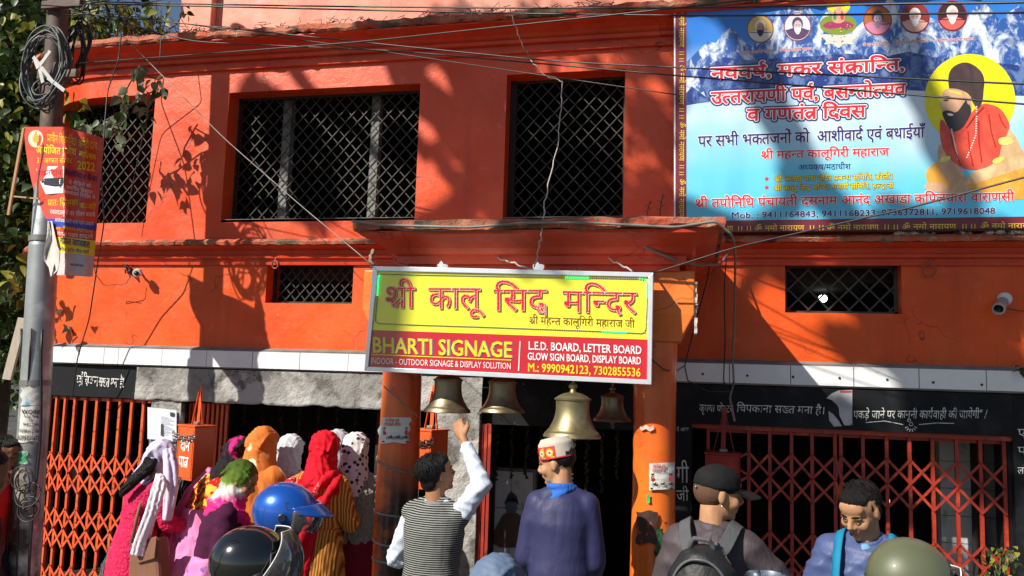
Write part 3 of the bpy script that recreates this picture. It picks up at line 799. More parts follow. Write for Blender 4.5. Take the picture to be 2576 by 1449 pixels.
# rope of LEDs round the yellow panel
GRN = Mat('lit green LED', (.0,.5,.25), .3); GRN.b.inputs['Emission Color'].default_value = (.02,1,.45,1); GRN.b.inputs['Emission Strength'].default_value = 1.6; GRN = GRN.m
path = [(205,560),(215,395),(232,372),(300,373),(1200,390),(2195,408),(2235,415),(2252,440),(2250,600),(2240,790),(2232,812),(2205,820),(1900,805),(1000,772),(215,747),(192,730),(193,690),(205,560)]
mg = MB(); mk = MB(); ml = MB(); L_ = 0
for (p, q) in zip(path, path[1:]):
    p = Vector(p); q = Vector(q); n = max(1, int((q-p).length/14)); mk.beam(sfn(*sg(*p), .003), sfn(*sg(*q), .003), .003, .003)
    for i in range(n):
        t = p+(q-p)*i/n; x, y = t
        g_ = (y < 500 and (1630 < x < 1815)) or (x > 2185 and y < 550) or (x < 225 and y < 545) or (y > 790 and 1905 < x < 2095)
        (mg if g_ else ml).ball(sfn(*sg(x, y), .006), .0042 if g_ else .0028, (1,1,1), 6, 4)
mk.build('led_rope', flat((.03,.03,.03), .5), sign); mg.build('lit_led', GRN, sign, kind='stuff'); ml.build('unlit_led', flat((.55,.55,.50), .2), sign, kind='stuff')
# hanger wires of the sign
for a, b in (((938,668),(940,622)), ((1640,686),(1640,632))):
    p = P(*a, SY+.04); q = P(*b, 4.66); q.z = ZSOF
    MB().tube([p, (p+q)/2+Vector((.01,0,0)), q], .006, 6).build('hanger', flat((.10,.07,.05), .8), sign)

# ------------------------------------------------------------------ large printed banner at the upper right
BY = WY-.17
def bz(x, y): return (1610+x*.434, y*.434)
def bfn(px, py, o=0.0):
    p = P(px, py, BY-o*.25); return p
banner = thing('printed_banner', 'large sky-blue festival greeting banner with snow mountains and maroon border on the upper right wall', 'banner', P(2200, 590, BY))
def grid_px(x0, x1, ya0, ya1, yb0, yb1, nx, nz, fn, o):    # quad sheet: left edge ya0..yb0, right edge ya1..yb1
    m = MB()
    for i in range(nx+1):
        for j in range(nz+1):
            t = i/nx; u = j/nz; m.v.append(tuple(fn(x0+(x1-x0)*t, (ya0+(ya1-ya0)*t)*(1-u)+(yb0+(yb1-yb0)*t)*u, o)))
    for i in range(nx):
        for j in range(nz): a = i*(nz+1)+j; m.f.append((a, a+1, a+nz+2, a+nz+1))
    return m
def _bm():
    m = Mat('banner print: sky and mist', (.2,.5,.75), .28, spec=.6)
    m.co = m.tc.outputs['Object']; z_ = m.xyz()[2]
    f = m.mask(z_, 0.0, 1.75); w_ = m.noise(1.1, 3, .5)
    m.base(m.ramp(f, [(0, (.07,.50,.78)), (.25, (.14,.58,.82)), (.5, (.42,.66,.82)), (.62, (.30,.52,.78)), (.8, (.035,.20,.62)), (1, (.02,.15,.58))]))
    k = m.mathn('MULTIPLY', m.mask(w_, .42, .62), m.mask(m.mathn('ABSOLUTE', m.mathn('SUBTRACT', f, .48)), .32, .05))
    m.base(m.mix(k, m.cur(), (.66,.74,.82))); m.bump(m.noise(1.3, 2, .5, m.scaled(1.5,1,.6)), .6, .08); return m.m
grid_px(1727, 2860, -120, -120, 556, 541, 40, 20, bfn, 0).build('printed_sheet', _bm(), banner, smooth=True)
BORD = flat((.17,.02,.035), .4, name='maroon border print')
grid_px(1699, 1727, -120, -120, 572, 572, 2, 20, bfn, .0).build('border_strip', BORD, banner)
grid_px(1727, 2860, 556, 541, 585, 570, 40, 1, bfn, .0).build('border_strip', BORD, banner)
grid_px(1695.5, 1699, -120, -120, 572, 572, 1, 12, bfn, .001).build('white_hem', WHITE_P, banner)
# mountain range print
def mountain(poly, sc_, seed, lo=(.03,.10,.36), hi=(.62,.70,.80), o=.0012):
    m = Mat('mountain print', lo, .3, spec=.6)
    co = m.scaled(2.6, 1, 1.5, (0, .7, 0)); co2 = m.scaled(3.5, 1, 2.2, (0, -.6, 0))
    a = m.noise(sc_, 8, .65, co, .6); b = m.noise(sc_*1.3, 8, .7, co2, .8)
    f = m.mathn('MAXIMUM', m.mask(a, .48, .58), m.mathn('MULTIPLY', m.mask(b, .53, .62), .8)); m.base(m.mix(f, lo, hi))
    m.patch((.35,.38,.42), sc_*3, .58, .66, 6, .6)
    pts = [bz(*p) for p in poly]; return poly_px(pts, bfn, m.m, banner, 'mountain_print', o)
mountain([(270,360),(330,300),(395,240),(440,250),(480,190),(525,160),(560,190),(600,240),(650,270),(720,180),(760,80),(810,60),(900,20),(960,-10),(990,60),(1040,120),(1085,60),(1130,110),(1200,150),(1240,170),(1300,120),(1390,70),(1420,20),(1440,-20),(1500,30),(1560,60),(1620,110),(1660,90),(1740,130),(1800,150),(1860,130),(1900,80),(1950,40),(1990,10),(2040,60),(2090,120),(2140,70),(2200,30),(2260,80),(2320,130),(2400,60),(2500,120),(2870,100),(2870,400),(2000,520),(1500,430),(1000,340),(600,430),(300,560),(268,560)], 3.2, 1)
mountain([(268,540),(300,500),(380,560),(330,420),(480,330),(640,350),(900,330),(1200,310),(1400,330),(1560,300),(1700,330),(1900,350),(2226,380),(2870,350),(2870,520),(2300,560),(1900,540),(1500,520),(1200,520),(900,490),(600,520),(400,590),(268,610)], 4.2, 2, (.02,.045,.22), (.12,.20,.42), .0022)
def outl(s, a, b, h, col, halo=None, rim=None, cap=None, bold=.018, z0=.004):
    a = bz(*a); b = bz(*b); h *= .434
    if rim: text_px(s, a, b, h, bfn, rim, banner, 'lettering', off=.06, proud=z0+.0016, cap=cap)
    if halo: text_px(s, a, b, h, bfn, halo, banner, 'lettering', off=.06 if not rim else .06, proud=z0+(.0016 if not rim else .0032), cap=cap)
    text_px(s, a, b, h, bfn, col, banner, 'lettering', off=bold, proud=z0+.0052, cap=cap)
RT = flat((.62,.02,.035), .4); GOLD = flat((.82,.62,.02), .4); DGR = flat((.01,.05,.04), .4)
# dark rims are cut as wider halos; a pale halo then the red letter lies on them
for s, a, b, h in (("नववर्ष, मकर संक्रान्ति,", (412,460),(1535,405),64), ("उत्तरायणी पर्व, बसन्तोत्सव", (412,602),(1540,550),66), ("व गणतंत्र दिवस", (622,700),(1308,677),66)):
    for dx, dy in ((-9,0),(9,0),(0,9),(0,-9),(7,7),(-7,7),(7,-7),(-7,-7)):
        text_px(s, bz(a[0]+dx, a[1]+dy), bz(b[0]+dx, b[1]+dy), h*.434, bfn, NAVY, banner, 'lettering', off=.06, proud=.004+.00011*(dx+9)+.00004*dy)
    text_px(s, bz(*a), bz(*b), h*.434, bfn, WHITE_P, banner, 'lettering', off=.075, proud=.0085)
    text_px(s, bz(*a), bz(*b), h*.434, bfn, RT, banner, 'lettering', off=.026, proud=.0115)
outl("पर सभी भक्तजनों को  आशीर्वाद एवं बधाईयाँ".replace("आशीर्वाद", "आशीवार्द"), (337,850), (1648,795), 58, NAVY, WHITE_P)
outl("श्री महन्त कालूगिरी महाराज", (700,920), (1442,900), 42, RT, WHITE_P)
outl("अध्यक्ष/मठाधीश", (918,986), (1220,980), 30, NAVY, None, bold=0.0)
outl("श्री अलख नाथ मंदिर प्रबन्ध समिति, बरेली।", (780,1053), (1467,1038), 28, GOLD, DGR)
outl("श्री कालू सिद्ध मन्दिर धमार्थ समिति, हल्द्वानी", (778,1105), (1468,1090), 28, GOLD, DGR)
outl("श्री तपोनिधि पंचायती दसनाम आनंद अखाड़ा कपिलधारा वाराणसी", (318,1203), (2168,1163), 47, RT, WHITE_P, z0=.012)
outl("Mob. : 9411164843, 9411168233, 9756372811, 9719618048", (527,1265), (2060,1238), 35, NAVY, WHITE_P, cap=1)
outl("॥ ॐ नमो नारायण ॥", (762,22), (1290,2), 34, RT, WHITE_P)
for a in ((575,315,770,303,"श्री महन्त कमलगिरी महाराज"), (808,300,995,290,"श्री महन्त दत्तगिरी महाराज"), (1290,268,1440,258,"श्री महन्त बालकगिरी"), (1482,254,1672,245,"श्री महन्त देवगिरी महाराज"), (1710,243,1935,233,"श्री महन्त नरेन्द्र गिरी महाराज")):
    outl(a[4], a[:2], a[2:4], 15, RT, WHITE_P, bold=0.0)
for cx, cy in ((735,1037), (735,1087)):
    pts = [bz(cx+(17 if k % 2 == 0 else 7)*math.sin(math.pi*k/5), cy-(17 if k % 2 == 0 else 7)*math.cos(math.pi*k/5)) for k in range(10)]
    poly_px(pts, bfn, RT, banner, 'star', .004)
for x0, x1, s in ((505,540,"ण"), (560,648,"।। ।।"), (663,952,"ॐ नमो नारायण"), (975,1068,"।। ।।"), (1083,1384,"ॐ नमो नारायण"), (1408,1500,"।। ।।"), (1518,1832,"ॐ नमो नारायण"), (1860,1948,"।। ।।"), (1972,2290,"ॐ नमो नारायण"), (2310,2400,"।। ।।")):
    y = 1337-(x0-665)*.0095; text_px(s, bz(x0, y), bz(x1, y-(x1-x0)*.0095), 28*.434, bfn, GOLD, banner, proud=.003)
for y0, y1, s in ((0,28,"।।"), (45,272,"ॐ नमो नारायण"), (292,360,"।। ।।"), (375,605,"ॐ नमो नारायण"), (622,690,"।। ।।"), (705,932,"ॐ नमो नारायण"), (950,1018,"।। ।।"), (1036,1262,"ॐ नमो नारायण")):
    text_px(s, bz(228, y0), bz(226, y1), 28*.434, bfn, GOLD, banner, proud=.003, up=(1, 0))
# medallions with bearded busts
SKN = flat((.42,.20,.11), .4, name='portrait print'); 
def medallion(cx, cy, r, bgc, skin, top, beard, robe):
    c = lambda x, y: bz(cx+x*r, cy+y*r)
    disc_px(bz(cx, cy), r*.434, r*.434*1.05, bfn, flat((.25,.02,.03), .4), banner, 'medallion', .003)
    disc_px(bz(cx, cy), r*.404, r*.404*1.05, bfn, flat(bgc, .4), banner, 'medallion', .0045)
    q = [c(.85*math.cos(t), .85*math.sin(t)) for t in [math.pi*k/12 for k in range(13)]]
    poly_px([c(-.88,.28), c(-.45,.12), c(0,.0), c(.45,.12), c(.88,.28)]+[c(.9*math.cos(t), .93*math.sin(t)) for t in [math.pi*(.08+.84*k/12) for k in range(13)]], bfn, flat(robe, .4), banner, 'medallion', .0055)
    disc_px(c(0,-.22), r*.17, r*.21, bfn, flat(top, .4), banner, 'medallion', .0063)
    disc_px(c(.02,-.08), r*.125, r*.165, bfn, flat(skin, .4), banner, 'medallion', .0071)
    poly_px([c(-.26,-.02), c(-.14,.08), c(0,.03), c(.14,.08), c(.28,-.02), c(.24,.30), c(.08,.55), c(-.06,.55), c(-.22,.30)], bfn, flat(beard, .4), banner, 'medallion', .0079)
    for s_ in (-1, 1): disc_px(c(.11*s_+.02, -.13), r*.022, r*.012, bfn, flat((.03,.02,.02), .4), banner, 'medallion', .0087)
medallion(697, 168, 78, (.62,.42,.12), (.50,.27,.16), (.70,.66,.60), (.03,.025,.03), (.62,.58,.55))
medallion(913, 155, 80, (.60,.64,.72), (.52,.46,.46), (.10,.04,.10), (.70,.70,.74), (.10,.05,.12))
medallion(1377, 118, 84, (.42,.13,.03), (.50,.35,.42), (.08,.04,.07), (.30,.20,.26), (.62,.22,.36))
medallion(1594, 105, 86, (.25,.03,.03), (.62,.42,.36), (.78,.76,.76), (.80,.78,.78), (.68,.38,.32))
medallion(1810, 92, 87, (.05,.015,.02), (.62,.44,.38), (.70,.62,.60), (.80,.78,.78), (.60,.12,.10))
# seated deity print, generic: halo, crowned figure on a lotus with clouds
disc_px(bz(1150,30), 30, 26, bfn, flat((.80,.70,.02), .4), banner, 'figure_print', .003)
for kk_, (pts, col) in enumerate((([(1035,150),(1060,100),(1110,90),(1190,90),(1240,100),(1262,150),(1225,190),(1150,205),(1070,190)], (.20,.28,.03)),
                 ([(1050,150),(1100,120),(1150,140),(1200,118),(1250,150),(1200,170),(1150,160),(1090,170)], (.35,.03,.12)),
                 ([(1110,120),(1118,60),(1135,48),(1165,48),(1182,60),(1190,120),(1150,140)], (.60,.34,.22)),
                 ([(1118,115),(1124,70),(1135,62),(1140,115)], (.05,.25,.12)), ([(1160,115),(1165,62),(1178,70),(1184,115)], (.62,.05,.06)),
                 ([(1085,60),(1095,50),(1125,75),(1120,90)], (.60,.36,.22)), ([(1215,60),(1205,50),(1178,75),(1182,90)], (.60,.36,.22)),
                 ([(1128,12),(1140,-6),(1150,-14),(1160,-6),(1170,12),(1172,22),(1128,22)], (.62,.40,.03)),
                 ([(1055,195),(1150,205),(1240,195),(1265,215),(1225,240),(1250,262),(1180,250),(1150,285),(1120,250),(1060,262),(1085,235),(1040,215)], (.62,.62,.58)))):
    poly_px([bz(*p) for p in chaikin(pts, 1)], bfn, flat(col, .4), banner, 'figure_print', .0042+.0005*kk_)
disc_px(bz(1150,35), 6.5, 8, bfn, flat((.62,.36,.22), .4), banner, 'figure_print', .0095)
for k in range(24):
    a = random.uniform(0, 6.28); rr = random.uniform(.2, 1); x = 1150+105*rr*math.cos(a); y = (158 if k % 2 else 232)+28*rr*math.sin(a)
    disc_px(bz(x, y), random.uniform(1, 3), random.uniform(1, 2.2), bfn, flat(random.choice([(.6,.05,.12),(.7,.5,.03),(.04,.25,.1),(.7,.7,.66),(.1,.06,.3),(.25,.2,.18)]), .4), banner, 'figure_print', .0098+.00003*k, 8)
# portrait of the seated teacher in orange
disc_px(bz(1912,575), 263*.434, 263*.434, bfn, flat((.80,.72,.01), .4), banner, 'figure_print', .006, 48)
_cp = {}
def cloth_print(col):
    if col not in _cp:
        m = Mat('printed portrait', col, .35); n_ = m.noise(9, 6, .6, m.scaled(1, 1, .5, (0, .5, 0)), 1.2); m.base(m.mix(m.mask(n_, .42, .66), tuple(c*.78 for c in col), tuple(min(.9, c*1.2) for c in col))); _cp[col] = m.m
    return _cp[col]
SKP = (.66,.40,.24)
FIG = [([(1655,1040),(1660,980),(1740,920),(1800,1010),(1900,1050),(2100,1000),(2226,955),(2330,900),(2420,980),(2430,1130),(2226,1160),(2100,1150),(1950,1100),(1700,1100)], (.86,.38,.06),2),
 ([(1645,1095),(1650,1070),(1700,1052),(1800,1080),(1900,1105),(1880,1122),(1750,1122)], SKP,2),
 ([(2080,790),(2140,735),(2185,800),(2215,880),(2290,930),(2226,975),(2100,1010),(1960,1060),(1890,1070),(1905,1010),(2000,965),(2085,930)], (.70,.46,.24),2),
 ([(1735,820),(1775,880),(1850,960),(1905,1050),(1900,1110),(1840,1105),(1740,1000),(1722,900)], SKP,2),
 ([(1740,668),(1800,760),(1890,690),(1950,620),(2000,595),(2090,622),(2138,700),(2145,745),(2095,840),(2080,930),(1985,985),(1880,985),(1800,930),(1755,870),(1736,780)], (.74,.085,.050),2),
 ([(1795,545),(1783,450),(1800,400),(1840,370),(1890,358),(1940,378),(1985,420),(1998,470),(1992,520),(1988,585),(1960,640),(1930,600),(1905,540),(1850,520)], (.075,.045,.045),2),
 ([(1762,520),(1800,510),(1860,520),(1900,545),(1925,590),(1925,650),(1890,700),(1840,720),(1790,700),(1758,660),(1744,625),(1734,606),(1745,585),(1744,560)], (.60,.36,.22),1),
 ([(1748,650),(1775,638),(1800,642),(1835,655),(1868,610),(1895,570),(1925,640),(1905,690),(1870,745),(1815,770),(1785,735),(1762,690)], (.045,.032,.035),1),
 ([(1893,560),(1915,552),(1922,580),(1908,610),(1895,600)], (.58,.33,.20),2),
 ([(1775,655),(1805,658),(1820,668),(1790,673)], (.72,.60,.56),1),
 ([(1752,583),(1772,574),(1795,578),(1775,588)], (.04,.03,.03),1),
 ([(1748,566),(1770,556),(1800,560),(1798,567),(1770,564)], (.05,.03,.03),1),
 ([(1775,522),(1800,518),(1868,538),(1862,552),(1800,536)], (.80,.62,.10),1),
 ([(2040,925),(2110,900),(2115,930),(2050,955)], (.80,.74,.16),2), ([(1735,915),(1800,900),(1800,930),(1740,945)], (.80,.74,.16),2),
 ([(2070,800),(2140,790),(2180,830),(2090,850)], (.80,.68,.20),2)]
for k, (pts, col, it) in enumerate(FIG): 
    poly_px([bz(*p) for p in chaikin(pts, it)], bfn, cloth_print(col), banner, 'figure_print', .0068+.00035*k)
# folds of the robe
for k, (p, q) in enumerate((((1800,780),(1860,960)),((1960,700),(1980,940)),((2020,660),(2060,850)),((1900,760),(1930,960)),((2080,660),(2120,740)),((1990,620),(1890,740)))):
    m = MB(); a = bz(*p); b = bz(*q); m.tube([bfn(*a, .0125), bfn((a[0]+b[0])/2-3, (a[1]+b[1])/2, .0125), bfn(*b, .0125)], .004, 4); m.build('figure_print', flat((.42,.02,.02), .4), banner)
m = MB()
for k in range(44):
    t = k/43; x = 1950+(1833-1950)*(t*2 if t < .5 else 1) ; 
    if t < .5: u = t*2; x = 1952-18*u*u-90*max(0, u-.55); y = 620+300*u
    else: u = (t-.5)*2; x = 1844-38*u; y = 925-175*u
    m.ball(bfn(*bz(x, y), .0128), .0055, (1,.4,1), 6, 4)
m.build('figure_print', flat((.70,.68,.62), .4), banner, kind='stuff')
# laths behind the banner (its timber frame)
for z_ in (Z_(2100, 577, BY)+.01, Z_(2100, 300, BY)):
    MB().box((X_(1700, 300, BY)+.02, BY+.03, z_-.02), (X_(1700, 300, BY)+3.6, BY+.06, z_+.02)).build('lath', flat((.16,.10,.06), .8), banner)

# ------------------------------------------------------------------ banner tied to the pole
def fz(x, y): return (x*.5, y*.5)
def pfn(px, py, o=0.0):
    x = px*2
    Yq = 4.80+(.0011*(325-x) if x < 325 else .00135*(x-325)) + .012*math.sin(py*.045+px*.03) + .010*math.sin(px*.11)
    return P(px, py, Yq-(o*.4 if o < .02 else o))
PB = thing('pole_banner', 'torn orange-red event banner folded round the pole at the upper left', 'banner', P(165, 690, 4.9))
left_e = [(120,638),(124,700),(130,760),(144,840),(160,920),(172,965),(185,1000),(212,1060),(240,1120),(268,1180),(292,1240),(300,1290),(285,1362)]
def lx(y):
    for (a, b) in zip(left_e, left_e[1:]):
        if a[1] <= y <= b[1]: return a[0]+(b[0]-a[0])*(y-a[1])/(b[1]-a[1])
    return 285
def rx(y): return 520+(466-520)*(y-692)/(1390-692)
def ysk(y, t): return y
def pole_strip(v0, v1, mat, name='printed_sheet', o=0.0):
    # v: reading down the left fold line; the print slopes down to the right
    m = MB(); nx = 26; nz = max(1, int((v1-v0)/24)); 
    for j in range(nz+1):
        v = v0+(v1-v0)*j/nz; a = lx(max(638, v))
        for i in range(nx+1):
            x = a+(rx(v)-a)*i/nx; 
            if 0 < i < nx: pass
            y = v + (0 if x < 325 else (x-325)*(.29 if v < 700 else .29-.22*min(1, (v-700)/650)))
            y = min(y, 1392); m.v.append(tuple(pfn(*fz(x, y), o)))
    for j in range(nz):
        for i in range(nx): q = j*(nx+1)+i; m.f.append((q, q+1, q+nx+2, q+nx+1))
    return m.build(name, mat, PB, smooth=True)
def vinyl(name, col):
    m = Mat(name, col, .30, spec=.6); m.vary(.12, 6); m.bump(m.noise(9, 4, .6, None, .8), .5, .02); return m.m
VR = vinyl('red-orange vinyl', (.62,.07,.03)); VB = vinyl('blue vinyl', (.03,.06,.40)); VY = vinyl('yellow vinyl', (.85,.68,.03)); VW = vinyl('white vinyl', (.66,.62,.58)); VP = vinyl('pale vinyl', (.55,.48,.46))
pole_strip(638, 1100, VR); pole_strip(1100, 1142, VB); pole_strip(1142, 1192, VR); pole_strip(1192, 1272, VY); pole_strip(1272, 1384, VP)
m = MB()
fl = [[(240,1112),(262,1112)],[(236,1180),(290,1240)],[(222,1250),(300,1262)],[(214,1300),(296,1330)],[(245,1345),(288,1362)],[(255,1392),(268,1380)]]
for k, r_ in enumerate(fl):
    for i in range(5):
        x = r_[0][0]+(r_[1][0]-r_[0][0])*i/4; y = r_[0][1]+(r_[1][1]-r_[0][1])*i/4; q = pfn(*fz(x, y), .03+.02*math.sin(i*2+k)); m.v.append(tuple(q))
for k in range(5):
    for i in range(4): a = k*5+i; m.f.append((a, a+1, a+6, a+5))
m.build('torn_flap', VW, PB, smooth=True)
for s, a, b, h, c, of in (("प्राचीन शिवमन्दिर", (237,712),(385,735),38,YTXT,.0), ("कमेटी द्वारा", (395,738),(490,752),34,YTXT,.0), ("आयोजित गणेश", (182,770),(384,780),32,YTXT,.018), ("महोत्सव", (398,786),(482,806),26,YTXT,.018), ("31 अगस्त सेम्बर", (184,820),(362,822),24,YTXT,0), ("थैलेसीमिया व कैन्सर", (326,882),(490,916),26,NAVY,.018),
    ("से पीड़ितो को", (345,925),(458,945),17,WHITE_P,0), ("समर्पित विशाल", (332,950),(466,978),17,WHITE_P,0), ("रक्तदान शिविर में", (322,972),(478,1005),17,WHITE_P,0), ("प्रातः सितम्बर", (240,1035),(392,1035),30,YTXT,.0), ("को", (444,1052),(482,1056),28,YTXT,0), ("रक्तदातायों का जीवन बचायें", (252,1075),(478,1092),20,WHITE_P,0),
    ("आयोजक कमेटी मंगल पड़ाव हल्द्वानी", (275,1115),(470,1135),16,WHITE_P,0), ("सम.", (283,1156),(308,1158),14,YTXT,0), ("मंगल पड़ाव हल्द्वानी", (288,1184),(468,1202),18,WHITE_P,0), ("गोपाल जायसवाल", (303,1225),(452,1248),30,NAVY,.018), ("मीरा स्टोर मीरा मार्ग", (303,1262),(447,1278),16,NAVY,0)):
    text_px(s, fz(*a), fz(*b), h*.5, pfn, c, PB, off=of, proud=.006)
text_px("2022", fz(388,850), fz(478,862), 21, pfn, YTXT, PB, off=.018, cap=1, proud=.006)
text_px("2022", fz(398,1042), fz(440,1046), 11, pfn, YTXT, PB, cap=1, proud=.006)
text_px("9980303, 9927700347", fz(318,1152), fz(470,1175), 8, pfn, YTXT, PB, cap=1, proud=.006)
text_px("HALDWANI", fz(354,1334), fz(420,1342), 5, pfn, NAVY, PB, cap=1, off=.018, proud=.006)
poly_px([fz(182,850), fz(250,836), fz(322,836), fz(318,970), fz(230,978), fz(205,925)], pfn, WHITE_P, PB, 'white_panel', .005)
text_px("रक्तदान", fz(188,886), fz(308,880), 13, pfn, RT, PB, proud=.008)
poly_px([fz(208,912), fz(225,897), fz(318,893), fz(320,935), fz(225,943), fz(212,930)], pfn, flat((.03,.03,.04), .4), PB, 'dark_panel', .0065)
text_px("जीवन", fz(220,932), fz(306,926), 12, pfn, WHITE_P, PB, proud=.009)
disc_px(fz(180,698), 19, 22, pfn, flat((.70,.62,.45), .4), PB, 'emblem', .005); 
for (x, y, a, b) in ((180,685,8,9), (182,706,11,9), (170,700,4,8), (192,698,4,7), (180,668,4,4)): disc_px(fz(x, y), a*.7, b*.7, pfn, flat((.62,.38,.05), .4), PB, 'emblem', .0062+.0002*a, 12)
# ------------------------------------------------------------------ utility pole
PX, PYY = -4.86, 5.02
def at_pole(px, py): return P(px, py, PYY)
p0 = at_pole(88, 1000); p1 = at_pole(128, 330); dv = (p1-p0).normalized()
def pole_pt(z): return p0+dv*((z-p0.z)/dv.z)
pole = thing('utility_pole', 'tall roadside pole, galvanised below and rusty brown above, hung with cables at the left', 'pole', pole_pt(0))
def _galv():
    m = Mat('dull galvanised steel', (.33,.35,.36), .42, .55); m.vary(.2, 3); m.patch((.52,.53,.52), 5, .5, .62)
    z_ = m.xyz()[2]; m.base(m.mix(m.mathn('MULTIPLY', m.mask(z_, 1.9, .9), m.mask(m.noise(6), .40, .6)), m.cur(), (.055,.045,.038)))
    m.patch((.12,.07,.04), 9, .64, .72, 6, .7); m.bump(m.noise(12), .15, .01); return m.m
GALV = _galv(); RUST = Mat('rust-brown painted steel', (.085,.055,.045), .7); RUST.vary(.3, 4).patch((.16,.10,.07), 6, .52, .66); RUST.bump(RUST.noise(20), .3, .008); RUST = RUST.m
zj = Z_(110, 500, PYY)
MB().tube([pole_pt(0), pole_pt(1), pole_pt(zj-.35)], .098, 24).build('lower_shaft', GALV, pole, smooth='auto')
MB().tube([pole_pt(zj-.35), pole_pt(zj-.28), pole_pt(zj+.1)], [.098, .086, .084], 24).build('lower_shaft', GALV, pole, smooth='auto')
MB().tube([pole_pt(zj+.1), pole_pt(zj+1.2), pole_pt(zj+2.8)], [.075, .073, .07], 20).build('upper_shaft', RUST, pole, smooth='auto')
for z_ in (zj+.1, zj-.3, 1.9): MB().tube([pole_pt(z_-.02), pole_pt(z_+.02)], .102 if z_ < zj else .082, 20).build('band', flat((.20,.20,.19), .5, .5), pole, smooth='auto')
for z_ in (Z_(150,200,PYY), Z_(170,25,PYY)):
    q = pole_pt(z_); MB().box(q+Vector((-.05,-.11,-.03)), q+Vector((.28,-.075,.03))).build('cross_arm', RUST, pole, bevel=.004)
q = pole_pt(Z_(175,190,PYY)); MB().box(q+Vector((.07,-.1,-.07)), q+Vector((.16,.0,.07))).build('clamp', RUST, pole, bevel=.01)
# wooden lath strapped behind the pole and the leaning stick
WOOD = Mat('grey weathered wood', (.33,.27,.20), .85); WOOD.base(WOOD.mix(WOOD.noise(3, 6, .6, WOOD.scaled(40, 40, 3)), (.18,.14,.10), (.48,.42,.34))); WOOD = WOOD.m
BRW = Mat('tan sawn wood', (.42,.24,.11), .75); BRW.base(BRW.mix(BRW.noise(3, 6, .6, BRW.scaled(40, 40, 3)), (.25,.13,.06), (.55,.34,.17))); BRW = BRW.m
a = P(133, 690, 5.13); b = P(98, 1010, 5.13)
tag(MB().beam(a, b, .035, .02).build('wooden_lath', BRW, None), 'tan wooden lath strapped upright along the right side of the pole', 'lath')
tag(MB().beam(P(60, 322, 4.82), P(21, 541, 4.82), .018, .012).build('banner_batten', BRW, None), 'thin pale batten hanging diagonally from the left edge of the pole banner', 'batten')
tag(MB().beam(P(34, 494, 4.9), P(98, 500, 4.9), .012, .010).build('twig_batten', BRW, None), 'short horizontal stick poking out left of the pole below the banner', 'stick')
tag(MB().beam(P(58, 800, 5.05), P(18, 955, 5.0), .07, .02).build('wooden_board', WOOD, None), 'grey weathered board leaning left against the pole', 'board')
# cable coils
def coil(name, label, c, Rx, Rz, n, mat, seed, tilt=0, r=.0065):
    rn = random.Random(seed); t = thing(name, label, 'cable coil', c, 'cable coils on the pole')
    for k in range(n):
        a0 = rn.uniform(0, 6.28); dx = rn.uniform(-.02, .02); dz = rn.uniform(-.05, .05); dy = rn.uniform(-.03, .03); sx = rn.uniform(.9, 1.12); sz = rn.uniform(.9, 1.15)
        pts = []
        for i in range(37):
            a_ = a0+2*math.pi*i/36; x = Rx*sx*math.cos(a_)*(1-.22*max(0, -math.sin(a_))); z_ = Rz*sz*math.sin(a_)
            pts.append(Vector(c)+Vector((x*math.cos(tilt)+dx, dy+.02*math.sin(3*a_+k)+x*math.sin(tilt), z_+dz+.08*x)))
        MB().tube(pts, r, 5, cap=False).build('cable_loop', mat, t, smooth=True)
    return t
c1 = P(112, 172, 4.78); CG = Mat('faded grey-black cable', (.07,.08,.08), .5); CG.vary(.3, 10); CG = CG.m
t = coil('cable_coil', 'large oval coil of black cable with white crossed straps hung on the pole', c1, .150, .255, 11, CG, 3)
for a, b in (((84,143),(134,208)), ((126,128),(100,165)), ((98,165),(108,208)), ((88,150),(96,172)), ((120,195),(162,228))):
    MB().beam(P(*a, 4.74), P(*b, 4.735), .026, .004, up=(0,1,0)).build('strap', flat((.42,.43,.42), .6), t)
coil('cable_coil', 'smaller dark coil of cable behind the right side of the pole', P(190, 130, 5.15), .075, .21, 8, WIRE, 5)
coil('cable_coil', 'loose grey coil end hanging under the large cable coil', P(116, 232, 4.80), .075, .10, 4, CG, 9)

# ------------------------------------------------------------------ overhead wires
def wire(px, label, r=.006, mat=WIRE, sag=0.0, name='overhead_wire', group='overhead wires and cables', n=14):
    """px: list of (x, y, Y) readings joined by a smooth cable"""
    pts = [P(*q) for q in px]; out = []
    for a, b in zip(pts, pts[1:]):
        for i in range(n): t = i/n; p = a.lerp(b, t); p.z -= sag*4*t*(1-t); out.append(p)
    out.append(pts[-1])
    if len(px) > 2:                   # smooth corners
        for _ in range(3): out = [out[0]]+[(out[i-1]+out[i]*2+out[i+1])/4 for i in range(1, len(out)-1)]+[out[-1]]
    r *= .72
    return tag(MB().tube(out, r, 6).build(name, mat, None, smooth=True), label, 'cable', group)
wire([(170,2,4.95),(1300,20,4.6),(2300,8,3.6),(2900,-10,3.2)], 'topmost black wire running from the pole to the right above the window line', .007, sag=.01)
wire([(170,8,4.95),(1290,34,4.7),(1800,40,4.4),(2600,32,4.0)], 'second black wire from the top, crossing just above the cornice slab', .007)
wire([(190,160,5.0),(900,106,4.6),(1720,18,4.0),(2000,-14,3.8)], 'wire climbing from the middle of the pole towards the upper right across the cornice', .006)
wire([(160,30,4.95),(470,60,4.9),(900,105,4.8),(1400,155,4.6),(2576,212,3.9),(2800,222,3.8)], 'black wire sloping down right across both windows and the large letters of the banner', .006)
wire([(180,20,4.95),(480,105,4.9),(1000,128,4.8),(1700,190,4.5),(2576,262,3.9),(2800,280,3.8)], 'lower of the two long black wires sloping across the banner letters', .006)
wire([(250,30,5.0),(900,120,4.9),(1300,180,4.8),(1700,238,4.6)], 'thin wire falling from the pole across the right window head to the banner edge', .0045)
